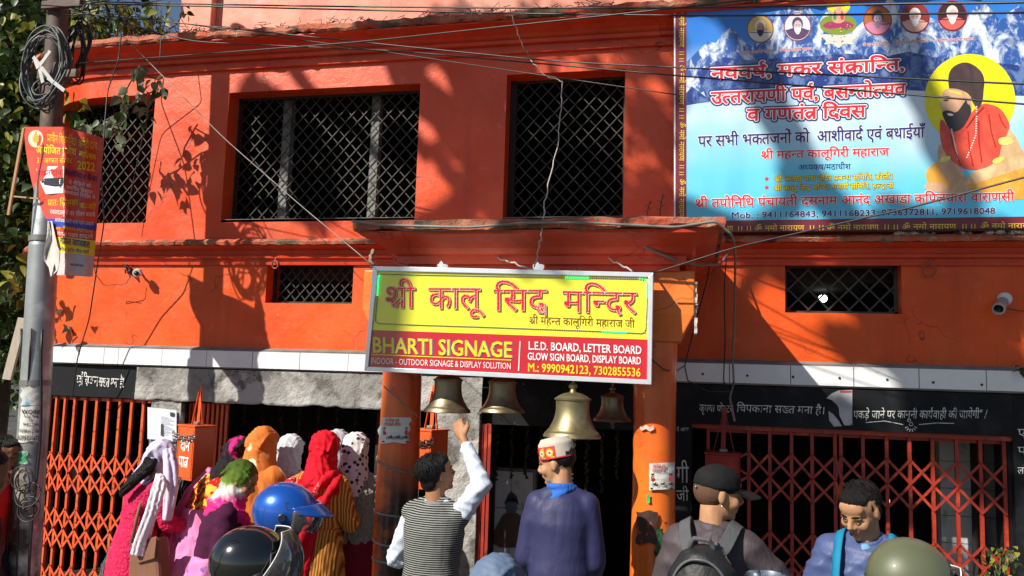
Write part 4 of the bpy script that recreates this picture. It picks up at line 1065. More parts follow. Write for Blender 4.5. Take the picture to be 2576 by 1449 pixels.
wire([(300,80,5.0),(560,345,4.7),(760,520,4.6),(938,668,4.42)], 'straight stay wire slanting from the cornice corner to the sign board', .0045, WIRE_G)
wire([(1646,686,4.42),(1850,622,4.3),(2300,520,3.9),(2600,440,3.7)], 'black wire rising right from the sign board over the phone number line', .006)
wire([(0,100,4.6),(60,160,4.7),(95,205,4.8)], 'black wire entering from the left edge to the big coil', .005)
wire([(0,28,4.4),(60,10,4.5),(180,18,4.95),(330,-10,4.6)], 'wire crossing the top left corner over the pole top', .006)
wire([(0,18,4.5),(180,40,4.95),(460,-10,4.7)], 'wire from the top left corner running up right past the attic wall', .005)
wire([(305,90,5.72),(298,150,5.72),(270,230,5.5),(255,420,5.4),(262,560,5.5),(246,660,5.6),(225,800,5.7),(195,900,5.72),(182,1000,5.8)], 'black cable dropping down the rounded corner of the temple from roof to gate', .007)
wire([(405,90,5.75),(402,150,5.72),(368,300,5.9),(330,480,5.9),(318,560,5.9)], 'thin cable hanging over the corner window beside the vine', .005)
wire([(330,690,5.9),(318,714,5.88),(262,718,5.86),(240,690,5.8),(236,660,5.7)], 'thin cable drooping left from the dome camera', .004)
wire([(886,556,4.30),(960,566,4.30),(1180,572,4.3),(1330,560,4.3),(1480,560,4.3),(1700,572,4.3),(1800,556,4.3),(1842,592,4.35),(1850,640,5.0),(1848,780,5.6),(1843,900,5.82),(1846,960,5.8),(1836,1000,5.7),(1848,1060,5.7)], 'grey cable along the canopy front bending down its right end past the tile band', .010, WIRE_G)
wire([(926,608,4.46),(1180,608,4.46),(1400,614,4.46),(1590,606,4.46),(1700,655,4.5),(1760,668,4.9),(1812,665,5.6),(1830,640,5.8)], 'thick grey conduit cable slung along the underside of the canopy', .011, WIRE_G)
wire([(1828,640,5.85),(1822,720,5.88),(1824,860,5.86),(1820,960,5.8),(1840,1000,5.7)], 'dark cable hanging straight down the wall right of the right pillar', .006)
wire([(1790,640,5.4),(1780,700,5.7),(1745,830,5.8),(1722,920,5.8),(1730,958,5.8),(1780,985,5.7),(1838,985,5.7),(1846,960,5.75)], 'loose black cable looping from the canopy corner to the knot above the right gate', .006)
wire([(1640,905,4.40),(1670,930,4.5),(1700,935,4.8),(1722,920,5.6)], 'short dark cable looping out from the right side of the sign board', .006)
wire([(966,972,4.56),(1008,1010,4.56),(1052,1048,4.6)], 'thin cord wound slanting round the top of the left pillar', .006, WIRE_G)
for k, (ya, yb) in enumerate(((1148,1210),(1288,1310),(1362,1390),(1410,1428))):
    cz0 = Z_(955, ya, PY-.13); cz1 = Z_(1050, yb, PY-.13); pts = []
    for i in range(25):
        a_ = math.pi*(1.08-1.16*i/24); pts.append(Vector((PLc[0]+(PRX+.006)*math.cos(a_), PY-(PRX+.006)*math.sin(a_), cz0+(cz1-cz0)*i/24)))
    tag(MB().tube(pts, .006, 6).build('binding_cord', WIRE_G, None, smooth=True), ['slanting thin cord tied round the left pillar beside the torn poster', 'upper level cord tied round the blackened part of the left pillar', 'cord tied round the left pillar by the elbow of the man in the striped vest', 'lowest cord tied round the left pillar at the bottom edge'][k], 'cord', 'cords tied round the left pillar')
# twisted thin strings hanging before the right window
def string(px, label, r=.004, mat=None):
    pts = [P(*q) for q in px]; out = []
    rn = random.Random(len(label))
    for a, b in zip(pts, pts[1:]):
        for i in range(8): p = a.lerp(b, i/8); out.append(p+Vector((rn.uniform(-.006,.006), rn.uniform(-.005,.005), rn.uniform(-.006,.006))))
    out.append(pts[-1]); return tag(MB().tube(out, r, 5).build('hanging_string', mat or flat((.45,.40,.36), .8), None, smooth=True), label, 'string', 'thin strings hanging on the facade')
string([(1415,205,5.6),(1410,300,5.5),(1400,380,5.4),(1372,500,4.5),(1362,590,4.3),(1352,640,4.4),(1345,672,4.42)], 'thin pale string hanging in front of the right upper window down to the sign')
string([(1280,20,5.5),(1298,70,5.6),(1318,125,5.7),(1335,140,5.8)], 'thin string dangling from the cornice slab near the middle')
string([(1335,150,5.75),(1370,190,5.7),(1415,205,5.65)], 'short slack string above the right upper window')
string([(1220,628,4.6),(1260,652,4.5),(1300,664,4.45),(1342,680,4.42)], 'twisted string from the first iron ring to the light bulb', .005)
string([(1492,632,4.6),(1540,655,4.5),(1590,682,4.43)], 'twisted string from the second iron ring to the top of the sign', .005)
string([(940,628,4.6),(932,650,4.5),(938,672,4.45)], 'knotted rope at the left hanger of the sign board', .012, flat((.25,.17,.12), .9))
string([(985,645,4.6),(1000,662,4.5),(1020,670,4.43),(1030,660,4.45)], 'rusty bent wire poking up behind the left part of the sign', .004, flat((.35,.22,.15), .8))

for px, r_, lb in ((-.085, .008, 'dark cable strapped down the left side of the pole'), (.02, .006, 'thin cable running down the front of the pole'), (.09, .009, 'dark cable strapped down the right side of the pole')):
    pts = [pole_pt(z_)+Vector((px+.012*math.sin(z_*3+px*40), -.105+abs(px)*.6+.01*math.sin(z_*5), 0)) for z_ in [.2+.16*i for i in range(14)]]
    tag(MB().tube(pts, r_, 6).build('pole_cable', WIRE, None, smooth=True), lb, 'cable', 'overhead wires and cables')
m = MB(); rn_ = random.Random(2)
for k in range(7):
    c = P(62+rn_.uniform(-8,10), 1235+rn_.uniform(-35,50), 4.86); m.torus(c, rn_.uniform(.05,.11), .005, (rn_.uniform(-.4,.4), 1, rn_.uniform(-.4,.4)), 20, 5)
tag(m.build('cable_tangle', WIRE, None, smooth=True, kind='stuff'), 'tangle of black cable loops tied low on the pole', 'cable tangle')
# ------------------------------------------------------------------ iron rings
IRON = flat((.30,.09,.05), .6, .3, name='rusty painted ring')
def ring(px, py, Y, label, r=.036):
    c = P(px, py, Y); t = thing('iron_ring', label, 'ring', c, 'iron rings fixed to the facade')
    MB().torus(c, r, .006, (.25, 1, .1), 20, 6).build('hoop', IRON, t, smooth=True)
    MB().tube([c+Vector((0, .0, r+.03)), c+Vector((.0, .0, r-.002)), c+Vector((0, .004, r-.012))], .005, 6).build('hook', IRON, t, smooth=True)
ring(1218, 640, 4.62, 'iron ring under the canopy between the two light bulbs'); ring(1490, 640, 4.62, 'iron ring under the canopy right of both bulbs', .034)
ring(692, 666, WY-.05, 'iron ring on the wall above the small lower-left window', .030); ring(2337, 680, WY-.05, 'iron ring on the wall right of the small lower-right window', .040)
# ------------------------------------------------------------------ bulbs
def bulb(px, py, label):
    c = P(px, py, 4.55); t = thing('light_bulb', label, 'bulb', c, 'bulbs under the canopy')
    HOLD = flat((.05,.04,.035), .5); BW = Mat('opal bulb glass', (.85,.86,.88), .25); BW.b.inputs['Emission Color'].default_value = (1,1,1,1); BW.b.inputs['Emission Strength'].default_value = .35
    MB().lathe([(.0,.13),(.045,.13),(.045,.115),(.022,.10),(.022,.04),(.0,.04)], c, 20).build('holder', HOLD, t, smooth='auto')
    MB().lathe([(.014,.045),(.018,.03),(.030,-.005),(.033,-.03),(.025,-.055),(.0,-.065)], c, 20).build('glass', BW.m, t, smooth=True)
bulb(1114, 655, 'white bulb in a dark holder above the left half of the sign'); bulb(1355, 658, 'white bulb in a dark holder above the middle of the sign')
# ------------------------------------------------------------------ wall cameras
WHP = flat((.62,.62,.60), .4, name='white plastic'); 
c = P(347, 686, WY-.10)
t = thing('dome_camera', 'small white wall camera beside a rusty bracket above the left tile band', 'camera', c)
MB().lathe([(0,-.03),(.022,-.03),(.032,-.012),(.034,.0),(.034,.03),(.03,.035),(0,.035)], c, 20, axis=(.35,-.9,-.25)).build('housing', WHP, t, smooth='auto')
MB().ball(c+Vector((.012,-.032,-.010)), .020, (1,1,1)).build('lens', flat((.02,.02,.025), .15), t, smooth=True)
MB().tube([c+Vector((-.01,.02,.0)), c+Vector((-.04,.05,.01)), c+Vector((-.05,.10,.02))], .010, 8).build('bracket', WHP, t)
m = MB(); q = P(322, 678, WY-.04)
for k in range(12): m.beam(q+Vector([random.uniform(-.04,.04) for _ in range(3)]), q+Vector([random.uniform(-.04,.04) for _ in range(3)]), .012, .01)
tag(m.build('wire_tangle', flat((.08,.04,.03), .8), None, kind='stuff'), 'rusty tangle of old wire on the wall left of the white camera', 'wire tangle')
c = P(2520, 765, WY-.14)
t = thing('bullet_camera', 'grey tube-shaped wall camera with round white base at the far right', 'camera', c)
b_ = P(2527, 752, WY-.01)
MB().lathe([(0,.03),(.035,.03),(.045,.012),(.045,0),(0,0)], b_, 24, axis=(0,-1,0)).build('base_plate', WHP, t, smooth='auto')
ax = Vector((-.42,-.75,-.38)); GRT = flat((.30,.31,.31), .45)
MB().lathe([(0,-.07),(.030,-.07),(.034,-.06),(.034,.05),(.038,.05),(.038,.085),(.030,.085),(.028,.06),(0,.06)], b_+ax.normalized()*.12, 24, axis=ax).build('barrel', GRT, t, smooth='auto')
MB().lathe([(0,.0),(.027,.0),(.02,.01),(0,.012)], b_+ax.normalized()*.183, 20, axis=ax).build('lens', flat((.01,.01,.012), .1), t, smooth='auto')
wire([(2528,775,5.95),(2560,782,5.95),(2600,783,5.95)], 'short thin black cable running right from the tube camera', .004)

# ------------------------------------------------------------------ temple bells
def _brass(name, c, dull):
    m = Mat(name, c, .5, .85); m.vary(.25, 6); m.patch((.10,.07,.035), 5, .48, .68, 6, dull); m.bump(m.noise(25), .08, .003); m.roughv(8, .36, .62); return m.m
BR1 = _brass('dull brass', (.30,.25,.16), .85); BR2 = _brass('yellow brass', (.36,.31,.17), .85)
BPROF = [(0,1.0),(.15,.99),(.34,.96),(.50,.91),(.58,.87),(.60,.86),(.64,.855),(.63,.82),(.585,.81),(.575,.70),(.58,.60),(.60,.50),(.64,.40),(.69,.32),(.75,.25),(.80,.19),(.82,.185),(.84,.16),(.91,.11),(.93,.105),(.98,.05),(1.0,.02),(.99,0),(.93,.0),(.80,.08),(.66,.20),(.58,.34),(.54,.5),(.53,.7),(.50,.84),(0,.93)]
def bell(px0, px1, py, h, Y, label, mat, clap=True, rib=True):
    a = P(px0, py, Y); b = P(px1, py, Y); r = (b.x-a.x)/2; c = (a+b)/2; H = h*r
    t = thing('temple_bell', label, 'bell', c, 'brass bells under the canopy')
    prof = [(q*r, z_*H) for q, z_ in BPROF]
    MB().lathe(prof, c, 48).build('bell_body', mat, t, smooth='auto')
    MB().lathe([(0,.98*H),(.13*r,.98*H),(.10*r,1.06*H),(.16*r,1.10*H),(.16*r,1.15*H),(.07*r,1.2*H),(0,1.2*H)], c, 20).build('crown', mat, t, smooth='auto')
    MB().torus(c+Vector((0,0,1.29*H)), .13*r, .035*r, (1,.3,0)).build('hanging_loop', mat, t, smooth=True)
    q = c.copy(); q.z = ZSOF
    MB().tube([c+Vector((0,0,1.38*H)), q], .012, 6).build('chain_rod', flat((.06,.045,.04), .6, .5), t)
    if clap:
        m = MB(); m.ball(c+Vector((.03*r,0,-.02*H)), .15*r, (1,1,.75)); m.torus(c+Vector((.03*r,0,-.16*H)), .085*r, .04*r, (.3,1,0), 16, 6)
        m.tube([c+Vector((0,0,.85*H)), c+Vector((.03*r,0,-.02*H))], .03*r, 6); m.build('clapper', mat, t, smooth=True, kind='stuff')
bell(1068, 1182, 1037, 1.62, 4.62, 'leftmost brass bell, the one the man in the striped vest is touching', BR1, False)
bell(1206, 1319, 1038, 1.55, 4.66, 'second brass bell from the left, glossy brown with a ring clapper below', BR1)
bell(1367, 1512, 1100, 1.55, 4.45, 'largest brass bell, yellow and hanging lowest above the patterned cap', BR2)
bell(1492, 1588, 1060, 1.50, 4.80, 'rightmost brass bell, next to the right pillar', BR1)

# ------------------------------------------------------------------ donation boxes
BOXM = Mat('orange painted tin', (.68,.10,.02), .35); BOXM.vary(.12, 5).patch((.10,.04,.02), 16, .66, .74); BOXM.bump(BOXM.noise(10), .12, .006); BOXM = BOXM.m
BOXD = Mat('red painted tin', (.30,.018,.010), .5); BOXD.vary(.2, 5); BOXD = BOXD.m
CHAINM = flat((.30,.28,.25), .45, .7); CHAIND = flat((.05,.03,.025), .7, .3)
def donation_box(c, w, d, h, label, mat, text=False, rz=0.0, strap_to=None):
    t = thing('donation_box', label, 'donation box', (0,0,0), 'donation boxes at the entrance')
    Rm = Matrix.Rotation(rz, 4, 'Z'); T = Matrix.Translation(c) @ Rm
    def tr(mb): mb.v = [tuple(T @ Vector(v)) for v in mb.v]; return mb
    tr(MB().box((-w/2,-d/2,0), (w/2,d/2,h))).build('case', mat, t, bevel=.004)
    tr(MB().box((-w/2-.006,-d/2-.006,h+.0005), (w/2+.006,d/2+.006,h+.012))).build('lid', mat, t, bevel=.002)
    tr(MB().box((-.03,-.008,h+.013), (.03,.008,h+.022))).build('coin_slot', flat((.02,.02,.02), .6), t)
    m = MB()
    for x0, x1 in ((-w/2+.01, w/2-.01),): 
        m.box((x0,-d/2-.004,.02), (x0+.008,-d/2-.0005,h-.02)); m.box((x1-.008,-d/2-.004,.02), (x1,-d/2-.0005,h-.02)); m.box((x0+.009,-d/2-.004,.02), (x1-.009,-d/2-.0005,.028))
    tr(m).build('door_edge', mat, t)
    m = MB(); n = 9
    for i in range(n):                                    # chain across the top third
        x = -w/2-.02+(w+.05)*i/(n-1); z_ = h*.80-.02*math.sin(math.pi*i/(n-1)); m.torus((x, -d/2-.014, z_), .014, .0045, (0,1,.5) if i % 2 else (0,.3,1), 12, 5)
        m.torus((x, -d/2-.02, z_+.024), .014, .0045, (0,.3,1) if i % 2 else (0,1,.5), 12, 5)
    tr(m).build('chain', CHAINM if text else CHAIND, t, kind='stuff') if text or h > .3 and w < .2 else None
    m = MB(); m.beam((-w*.3,0,h+.01), (0,.0,h+.26), .012, .004); tr(m).build('strap', mat, t)
    m = MB(); m.beam((w*.35,0,h+.01), (.02,.0,h+.26), .012, .004); tr(m).build('strap', mat, t)
    m = MB(); m.beam((0,.01,h+.015), (.01,.01,h+.30), .03, .006); tr(m).build('strap', mat, t)
    m = MB(); m.box((-.02,-.02,h+.013), (.03,.02,h+.035)); tr(m).build('padlock', CHAINM, t, bevel=.004)
    if text:
        fn = lambda px, py, o=0.0: T @ Vector(((px-50)/100*w*.9, -d/2-.001-o, (100-py)/100*h))
        text_px("दान", (22,45), (82,45), 17, fn, WHITE_P, t, off=.018)
        text_px("पात्र", (16,76), (80,76), 19, fn, WHITE_P, t, off=.018)
    return t
p = P(486, 1205, 5.60); h_ = P(486, 1072, 5.60).z-p.z
donation_box(Vector((p.x, p.y, p.z)), .215, .17, h_, 'orange donation box with white painted lettering hung left of the crowd', BOXM, True, R(-24))
p = P(1077, 1228, 5.3); donation_box(Vector((p.x, p.y, p.z)), .17, .17, Z_(1077, 1083, 5.3)-p.z, 'orange donation box half hidden behind the left pillar', BOXM, False, R(-24))
p = P(1818, 1260, 5.72); donation_box(Vector((p.x, p.y, p.z)), .21, .17, Z_(1818, 1142, 5.72)-p.z, 'dark red donation box hanging in shade behind the black baseball cap', BOXD, False, R(-8))

# ------------------------------------------------------------------ painted script on the black boards
CHALK = Mat('brushed white letter paint', (.62,.63,.62), .6); CHALK.patch((.04,.045,.05), 30, .54, .62, 6, .8); CHALK = CHALK.m
bfn2 = on_plane(WY-.037); bfn1 = on_plane(WY-.034)
kw = dict(name='painted_letters', shear=.10, jit=.02)
text_px("कृपया पोस्टर", (1758,1035), (1843,1038), 17, bfn2, CHALK, temple, **kw)
text_px("चिपकाना सख्त मना है।", (1852,1036), (2075,1042), 18, bfn2, CHALK, temple, **kw)
text_px("पकड़े जाने पर कानूनी कार्यवाही की जायेगी\" /", (2146,1053), (2482,1052), 19, bfn2, CHALK, temple, **kw)
for a, b in (((2178,1063),(2272,1068)), ((2312,1068),(2400,1065))):
    m = MB(); m.tube([bfn2(*a, .002), bfn2((a[0]+b[0])/2, a[1]-4, .002), bfn2(*b, .002)], .003, 4); m.build('painted_flourish', CHALK, temple)
m = MB(); m.torus(bfn2(2292, 1067, .002), .011, .003, (0,1,0), 14, 4)
for k in range(6): a = R(200+28*k); m.tube([bfn2(2292+9*math.cos(a), 1070-9*math.sin(a), .002), bfn2(2292+16*math.cos(a), 1072-14*math.sin(a), .002)], .003, 4)
m.build('painted_flourish', CHALK, temple, kind='stuff')
# corner board
def cfn(px, py, o=0.0):               # pixel reading onto the rounded corner board
    d = ray(px, py); best = None
    for k in range(240):
        s = LG0-.2+(L0-LG0+.3)*k/239; q = PT(s, .014+o); t = (q.x*d.y-q.y*d.x)
        if best is None or abs(t) < best[0]:
            if q.y/d.y > 0: best = (abs(t), q, q.y/d.y)
    q = best[1]; return Vector((q.x, q.y, CAM.z+d.z*best[2]))
text_px("यहाँ चिपकाना", (192,968), (246,972), 24, cfn, CHALK, temple, name='painted_letters', shear=.05, jit=.02)
text_px("सख्त मना है!", (248,972), (312,975), 22, cfn, CHALK, temple, name='painted_letters', shear=.05, jit=.02)
ib = MB().box((MX0+.05, WY+.28, Z_(1400, 1062, WY+.28)), (MX1-.02, WY+.32, Z_(1400, 985, WY+.28))); ib.build('inner_board', BLACKP, temple)
text_px("पोस्टर परिसर को सख्त मना", (1310,1034), (1590,1040), 15, on_plane(WY+.277), CHALK, temple, name='painted_letters', shear=.1, jit=.02)
MB().box((MX0+.02, WY+.24, Z_(1400, 990, WY+.24)), (MX1-.02, WY+.275, Z_(1400, 983, WY+.24))).build('white_strip', flat((.45,.45,.44), .5), temple)
m = MB()
x0 = X_(1702, 1250, WY); x1 = X_(1740, 1250, WY)
m.box((x0-.1, WY-.030, .14), (x1, WY-.026, ZBB-.02)); m.build('side_board', BLACKP, temple)
for (s, y, h) in (("पे आना", 1085, 9), ("गी", 1215, 40), ("जी", 1260, 26)): text_px(s, (1702,y), (1732,y), h, bfn2, CHALK, temple, name='painted_letters', jit=.02)
for (s, y, h) in (("ए", 1085, 18), ("प", 1130, 18), ("ला", 1180, 16)): text_px(s, (2560,y+12), (2582,y+12), h, bfn1, CHALK, temple, name='painted_letters', jit=.02)

# ------------------------------------------------------------------ paper posters
PAPER = Mat('cheap white paper', (.62,.61,.57), .7); PAPER.vary(.1, 9); PAPER.bump(PAPER.noise(12, 3), .2, .01); PAPER = PAPER.m
INK = flat((.03,.03,.035), .6); REDI = flat((.45,.03,.03), .6)
def sheet(name, label, px0, py0, px1, py1, fn, mat=PAPER, nx=8, ny=8, torn=None, cat='poster', group=None, wave_=.004):
    m = MB(); 
    for i in range(nx+1):
        for j in range(ny+1):
            x = px0+(px1-px0)*i/nx; y = py0+(py1-py0)*j/ny
            if torn: x, y = torn(x, y, i/nx, j/ny)
            m.v.append(tuple(fn(x, y, .002+wave_*.5*(1+math.sin(i*1.3+j*1.7)))))
    for i in range(nx):
        for j in range(ny): a = i*(ny+1)+j; m.f.append((a, a+1, a+ny+2, a+ny+1))
    o = m.build(name, mat, None, smooth=True); tag(o, label, cat, group); return o
def pil_fn(cx, cy, rad):
    def fn(px, py, o=0.0):
        d = ray(px, py); r = rad+o; A = d.x*d.x+d.y*d.y; B = -2*(d.x*cx+d.y*cy); C = cx*cx+cy*cy-r*r; D_ = B*B-4*A*C
        t = (-B-math.sqrt(max(D_, 0)))/(2*A); return CAM+d*t
    return fn
lf = pil_fn(*PLc, PRX+.007); rf = pil_fn(*PRc, PRX+.007)
o = sheet('paper_poster', 'torn white offer poster with motorbikes stuck on the left pillar', 958, 1050, 1033, 1114, lf, torn=lambda x, y, u, v: (x-6*v+(4*math.sin(v*17) if u > .9 else 0)+(5*math.sin(v*9) if u < .1 else 0), y+2*math.sin(u*9)*(v > .9)))
def bike(mb, x, y, s, fn):            # small silhouettes of two-wheelers
    for dx in (-7, 7):
        for k in range(10):
            a = 2*math.pi*k/10; b = 2*math.pi*(k+1)/10
            mb.add([fn(x+dx*s+4*s*math.cos(a), y+4*s*math.sin(a), .012), fn(x+dx*s+4*s*math.cos(b), y+4*s*math.sin(b), .012), fn(x+dx*s+2.6*s*math.cos(b), y+2.6*s*math.sin(b), .012), fn(x+dx*s+2.6*s*math.cos(a), y+2.6*s*math.sin(a), .012)], [(0,1,2,3)])
    mb.add([fn(x+u*s, y+v*s, .012) for u, v in ((-8,-5),(-2,-4),(2,-7),(5,-9),(6,-8),(4,-4),(7,0),(0,1),(-5,0))], [tuple(range(9))])
def poster_print(o, x, y, w, h, fn, bikes):
    text_px("धनतेरस एवं", (x+w*.15, y+h*.17), (x+w*.62, y+h*.17), h*.11, fn, REDI, o, off=.018, proud=.011)
    text_px("दीपावली ऑफर", (x+w*.12, y+h*.34), (x+w*.68, y+h*.34), h*.12, fn, REDI, o, off=.018, proud=.011)
    poly_px([(x+w*.08, y+h*.39), (x+w*.92, y+h*.39), (x+w*.92, y+h*.45), (x+w*.08, y+h*.45)], fn, INK, o, 'print', .011)
    poly_px([(x+w*.08, y+h*.48), (x+w*.92, y+h*.48), (x+w*.92, y+h*.68), (x+w*.08, y+h*.68)], fn, REDI, o, 'print', .011)
    text_px("9,000  5,000", (x+w*.12, y+h*.57), (x+w*.6, y+h*.57), h*.06, fn, WHITE_P, o, cap=1, proud=.013)
    mb = MB(); 
    for bx in bikes: bike(mb, x+w*bx, y+h*.81, w*.0125, fn)
    mb.build('print', INK, o, kind='stuff'); poly_px([(x+w*.05, y+h*.92), (x+w*.95, y+h*.92), (x+w*.95, y+h*.98), (x+w*.05, y+h*.98)], fn, INK, o, 'print', .011)
poster_print(o, 958, 1050, 73, 64, lf, (.32,.58,.85))
o = sheet('paper_poster', 'white offer poster with motorbikes stuck on the right pillar', 1633, 1166, 1697, 1233, rf, torn=lambda x, y, u, v: (x, y-3*u))
poster_print(o, 1633, 1165, 64, 67, rf, (.22,.55,.85))
# torn dark paste-up and green scrap low on the right pillar
o = sheet('poster_remnant', 'dark torn poster remnant low on the right pillar', 1600, 1286, 1655, 1368, rf, Mat('scraped dark print', (.045,.02,.015), .5).patch((.55,.07,.02), 24, .58, .64).m, torn=lambda x, y, u, v: (x+2*math.sin(v*12), y+3*math.sin(u*8)), cat='poster')
sheet('poster_remnant', 'green torn paper scrap at the lower right edge of the right pillar', 1648, 1330, 1668, 1412, rf, Mat('green scrap', (.02,.10,.03), .5).patch((.015,.02,.01), 20, .5, .6).m, 3, 10, torn=lambda x, y, u, v: (x+4*math.sin(v*15)*(u < .1), y))
sheet('paper_scrap', 'tiny bright green paper scrap on the right pillar under its poster', 1627, 1243, 1635, 1265, rf, flat((.03,.45,.12), .5), 2, 3, cat='scrap')
sheet('paper_remnant', 'white paper residue near the top of the lit part of the right pillar', 1610, 1072, 1644, 1080, rf, flat((.50,.42,.36), .6), 8, 2, torn=lambda x, y, u, v: (x, y+3*math.sin(u*11)+4*u*v), cat='scrap')
# notice on the plaster pier
nf = on_plane(WY-.05)
o = sheet('notice_sheet', 'printed white notice sheets pasted on the pier beside the corner gate', 371, 1024, 444, 1104, nf, Mat('bluish notice paper', (.60,.64,.72), .6).m, torn=lambda x, y, u, v: (x, y+8*u), cat='notice')
for k in range(11): 
    y = 1046+k*4.4; w_ = 18+((k*7) % 5)*4; poly_px([(404, y+2), (404+w_, y+3.6), (404+w_, y+4.5), (404, y+2.9)], nf, flat((.28,.30,.38), .6), o, 'print', .011)
poly_px([(428,1037),(438,1038),(438,1048),(428,1047)], nf, INK, o, 'print', .011)
poly_px([(405,1066),(410,1066),(410,1096),(404,1096)], nf, INK, o, 'print', .0115)
# torn poster on the right lintel board
pf = on_plane(WY-.042)
def torn_poly(pts, mat, parent=None, o_=.0): return poly_px(pts, pf, mat, parent, 'paper_piece', o_)
t = thing('torn_poster', 'torn remains of a pale poster on the black lintel over the right gate', 'poster', pf(2140, 1030))
NP = Mat('pale printed paper', (.42,.43,.46), .6); NP.vary(.3, 9); NP = NP.m
torn_poly([(2078,1002),(2092,990),(2110,982),(2144,981),(2144,1070),(2130,1058),(2118,1040),(2105,1018),(2092,1006)], NP, t)
torn_poly([(2084,1034),(2096,1042),(2108,1056),(2118,1072),(2098,1073),(2086,1058)], NP, t)
torn_poly([(2108,1010),(2122,1032),(2136,1058),(2140,1070),(2124,1070),(2112,1046)], NP, t, .001)
torn_poly([(2112,982.5),(2143,982.5),(2143,988),(2114,988)], flat((.40,.05,.08), .6), t, .001)
# pole posters
gf = lambda px, py, o=0.0: P(px, py, PYY-.10-o)
def polefn(px, py, o=0.0):
    zz = Z_(px, py, PYY); c = pole_pt(zz); d = ray(px, py); r = .100+o; A = d.x*d.x+d.y*d.y; B = -2*(d.x*c.x+d.y*c.y); C = c.x*c.x+c.y*c.y-r*r; D_ = B*B-4*A*C
    return CAM+d*((-B-math.sqrt(max(D_, 0)))/(2*A))
o = sheet('pole_poster', 'white job notice with black print pasted round the pole', 50, 1022, 103, 1112, polefn, torn=lambda x, y, u, v: (x-7*v+3, y+2*math.sin(u*7)))
for s, y, h, x0, x1 in (("WORK", 1043, 11, 54, 103), ("FULL TIME", 1052, 6, 60, 98), ("OR", 1062, 6, 72, 84), ("PART TIME", 1072, 6, 58, 98), ("15,000 to 25,000", 1089, 8, 47, 101), ("6395220677", 1108, 11, 45, 100)):
    text_px(s, (x0, y-2), (x1, y), h, polefn, INK, o, cap=1, off=.018, proud=.009)
sheet('pole_poster', 'faded torn poster with pale blue print above the job notice', 53, 975, 107, 1020, polefn, Mat('faded poster', (.50,.50,.48), .7).patch((.12,.35,.50), 14, .52, .6).m, torn=lambda x, y, u, v: (x+3*math.sin(v*11), y+4*math.sin(u*13)*(v < .1)))
sheet('pole_poster', 'green and white torn sticker on the lower part of the pole', 38, 1135, 68, 1168, polefn, Mat('green sticker', (.05,.30,.13), .6).patch((.6,.6,.56), 12, .5, .56).m, torn=lambda x, y, u, v: (x+3*math.sin(v*9), y))
sheet('pole_poster', 'ragged layered paper remnants near the foot of the pole in view', 30, 1172, 62, 1290, polefn, Mat('ragged paper', (.25,.22,.18), .8).patch((.05,.04,.035), 9, .45, .55).m, torn=lambda x, y, u, v: (x+5*math.sin(v*19)*(u > .9), y))

# ------------------------------------------------------------------ flame and garlands inside
FL = Mat('lamp flame', (1,.4,.05), .5); FL.b.inputs['Emission Color'].default_value = (1,.33,.04,1); FL.b.inputs['Emission Strength'].default_value = 3
c = P(2335, 1262, WY+.9)
t = thing('oil_lamp', 'small burning oil lamp seen through the right gate', 'lamp', c)
c = P(2352, 1262, WY+.9); c = P(2234, 1266, WY+.9)
t.location = c
MB().lathe([(0,.06),(.006,.05),(.014,.02),(.012,.004),(0,0)], c, 12).build('flame', FL.m, t, smooth=True)
MB().lathe([(0,-.015),(.03,-.012),(.04,-.0),(.036,.0),(.02,-.005),(0,-.006)], c, 16).build('dish', BR1, t, smooth='auto')
MB().lathe([(0,-.25),(.05,-.25),(.015,-.22),(.012,-.016),(0,-.016)], c, 12).build('stem', BR1, t, smooth='auto')
c = P(2070, 751, WY+.8)
t = thing('inner_lamp', 'bright lamp glowing inside the small lower-right window', 'lamp', c)
GLW = Mat('lit lamp glass', (1,1,1), .5); GLW.b.inputs['Emission Color'].default_value = (.95,1,.95,1); GLW.b.inputs['Emission Strength'].default_value = 5
MB().ball(c, .030, (1.1,.6,1.0)).build('glass', GLW.m, t, smooth=True); MB().tube([c+Vector((0,0,.02)), c+Vector((0,0,ZLEDGE-.3-c.z))], .004, 6).build('cord', WIRE, t)
GAR = Mat('dry marigold and tinsel', (.035,.022,.008), .8); GAR.patch((.08,.06,.02), 20, .5, .6); GAR = GAR.m
for k in range(9):
    px = 1250+k*38; m = MB(); a = P(px, 1075, WY+.35); rn = random.Random(k); z_ = a.z
    while z_ > a.z-rn.uniform(.35, .7): m.ball((a.x+rn.uniform(-.012,.012), a.y+rn.uniform(-.01,.01), z_), rn.uniform(.009,.016), (1,1,.8), 6, 4); z_ -= .016
    tag(m.build('garland', GAR, None), ['first','second','third','fourth','fifth','sixth','seventh','eighth','ninth'][k]+' dry flower garland from the left in the dark doorway behind the bells', 'garland', 'garlands in the doorway')
for k in range(10):
    px = 474+k*47; m = MB(); a = P(px, 1022, WY+.5); rn = random.Random(k+40); z_ = a.z; e_ = a.z-rn.uniform(.15, .45)
    while z_ > e_: m.ball((a.x+rn.uniform(-.015,.015), a.y+rn.uniform(-.01,.01), z_), rn.uniform(.010,.018), (1,1,.8), 6, 4); z_ -= .017
    tag(m.build('garland', GAR, None), ['first','second','third','fourth','fifth','sixth','seventh','eighth','ninth','tenth'][k]+' tinsel garland from the left, hanging inside the doorway above the women', 'garland', 'garlands in the doorway')
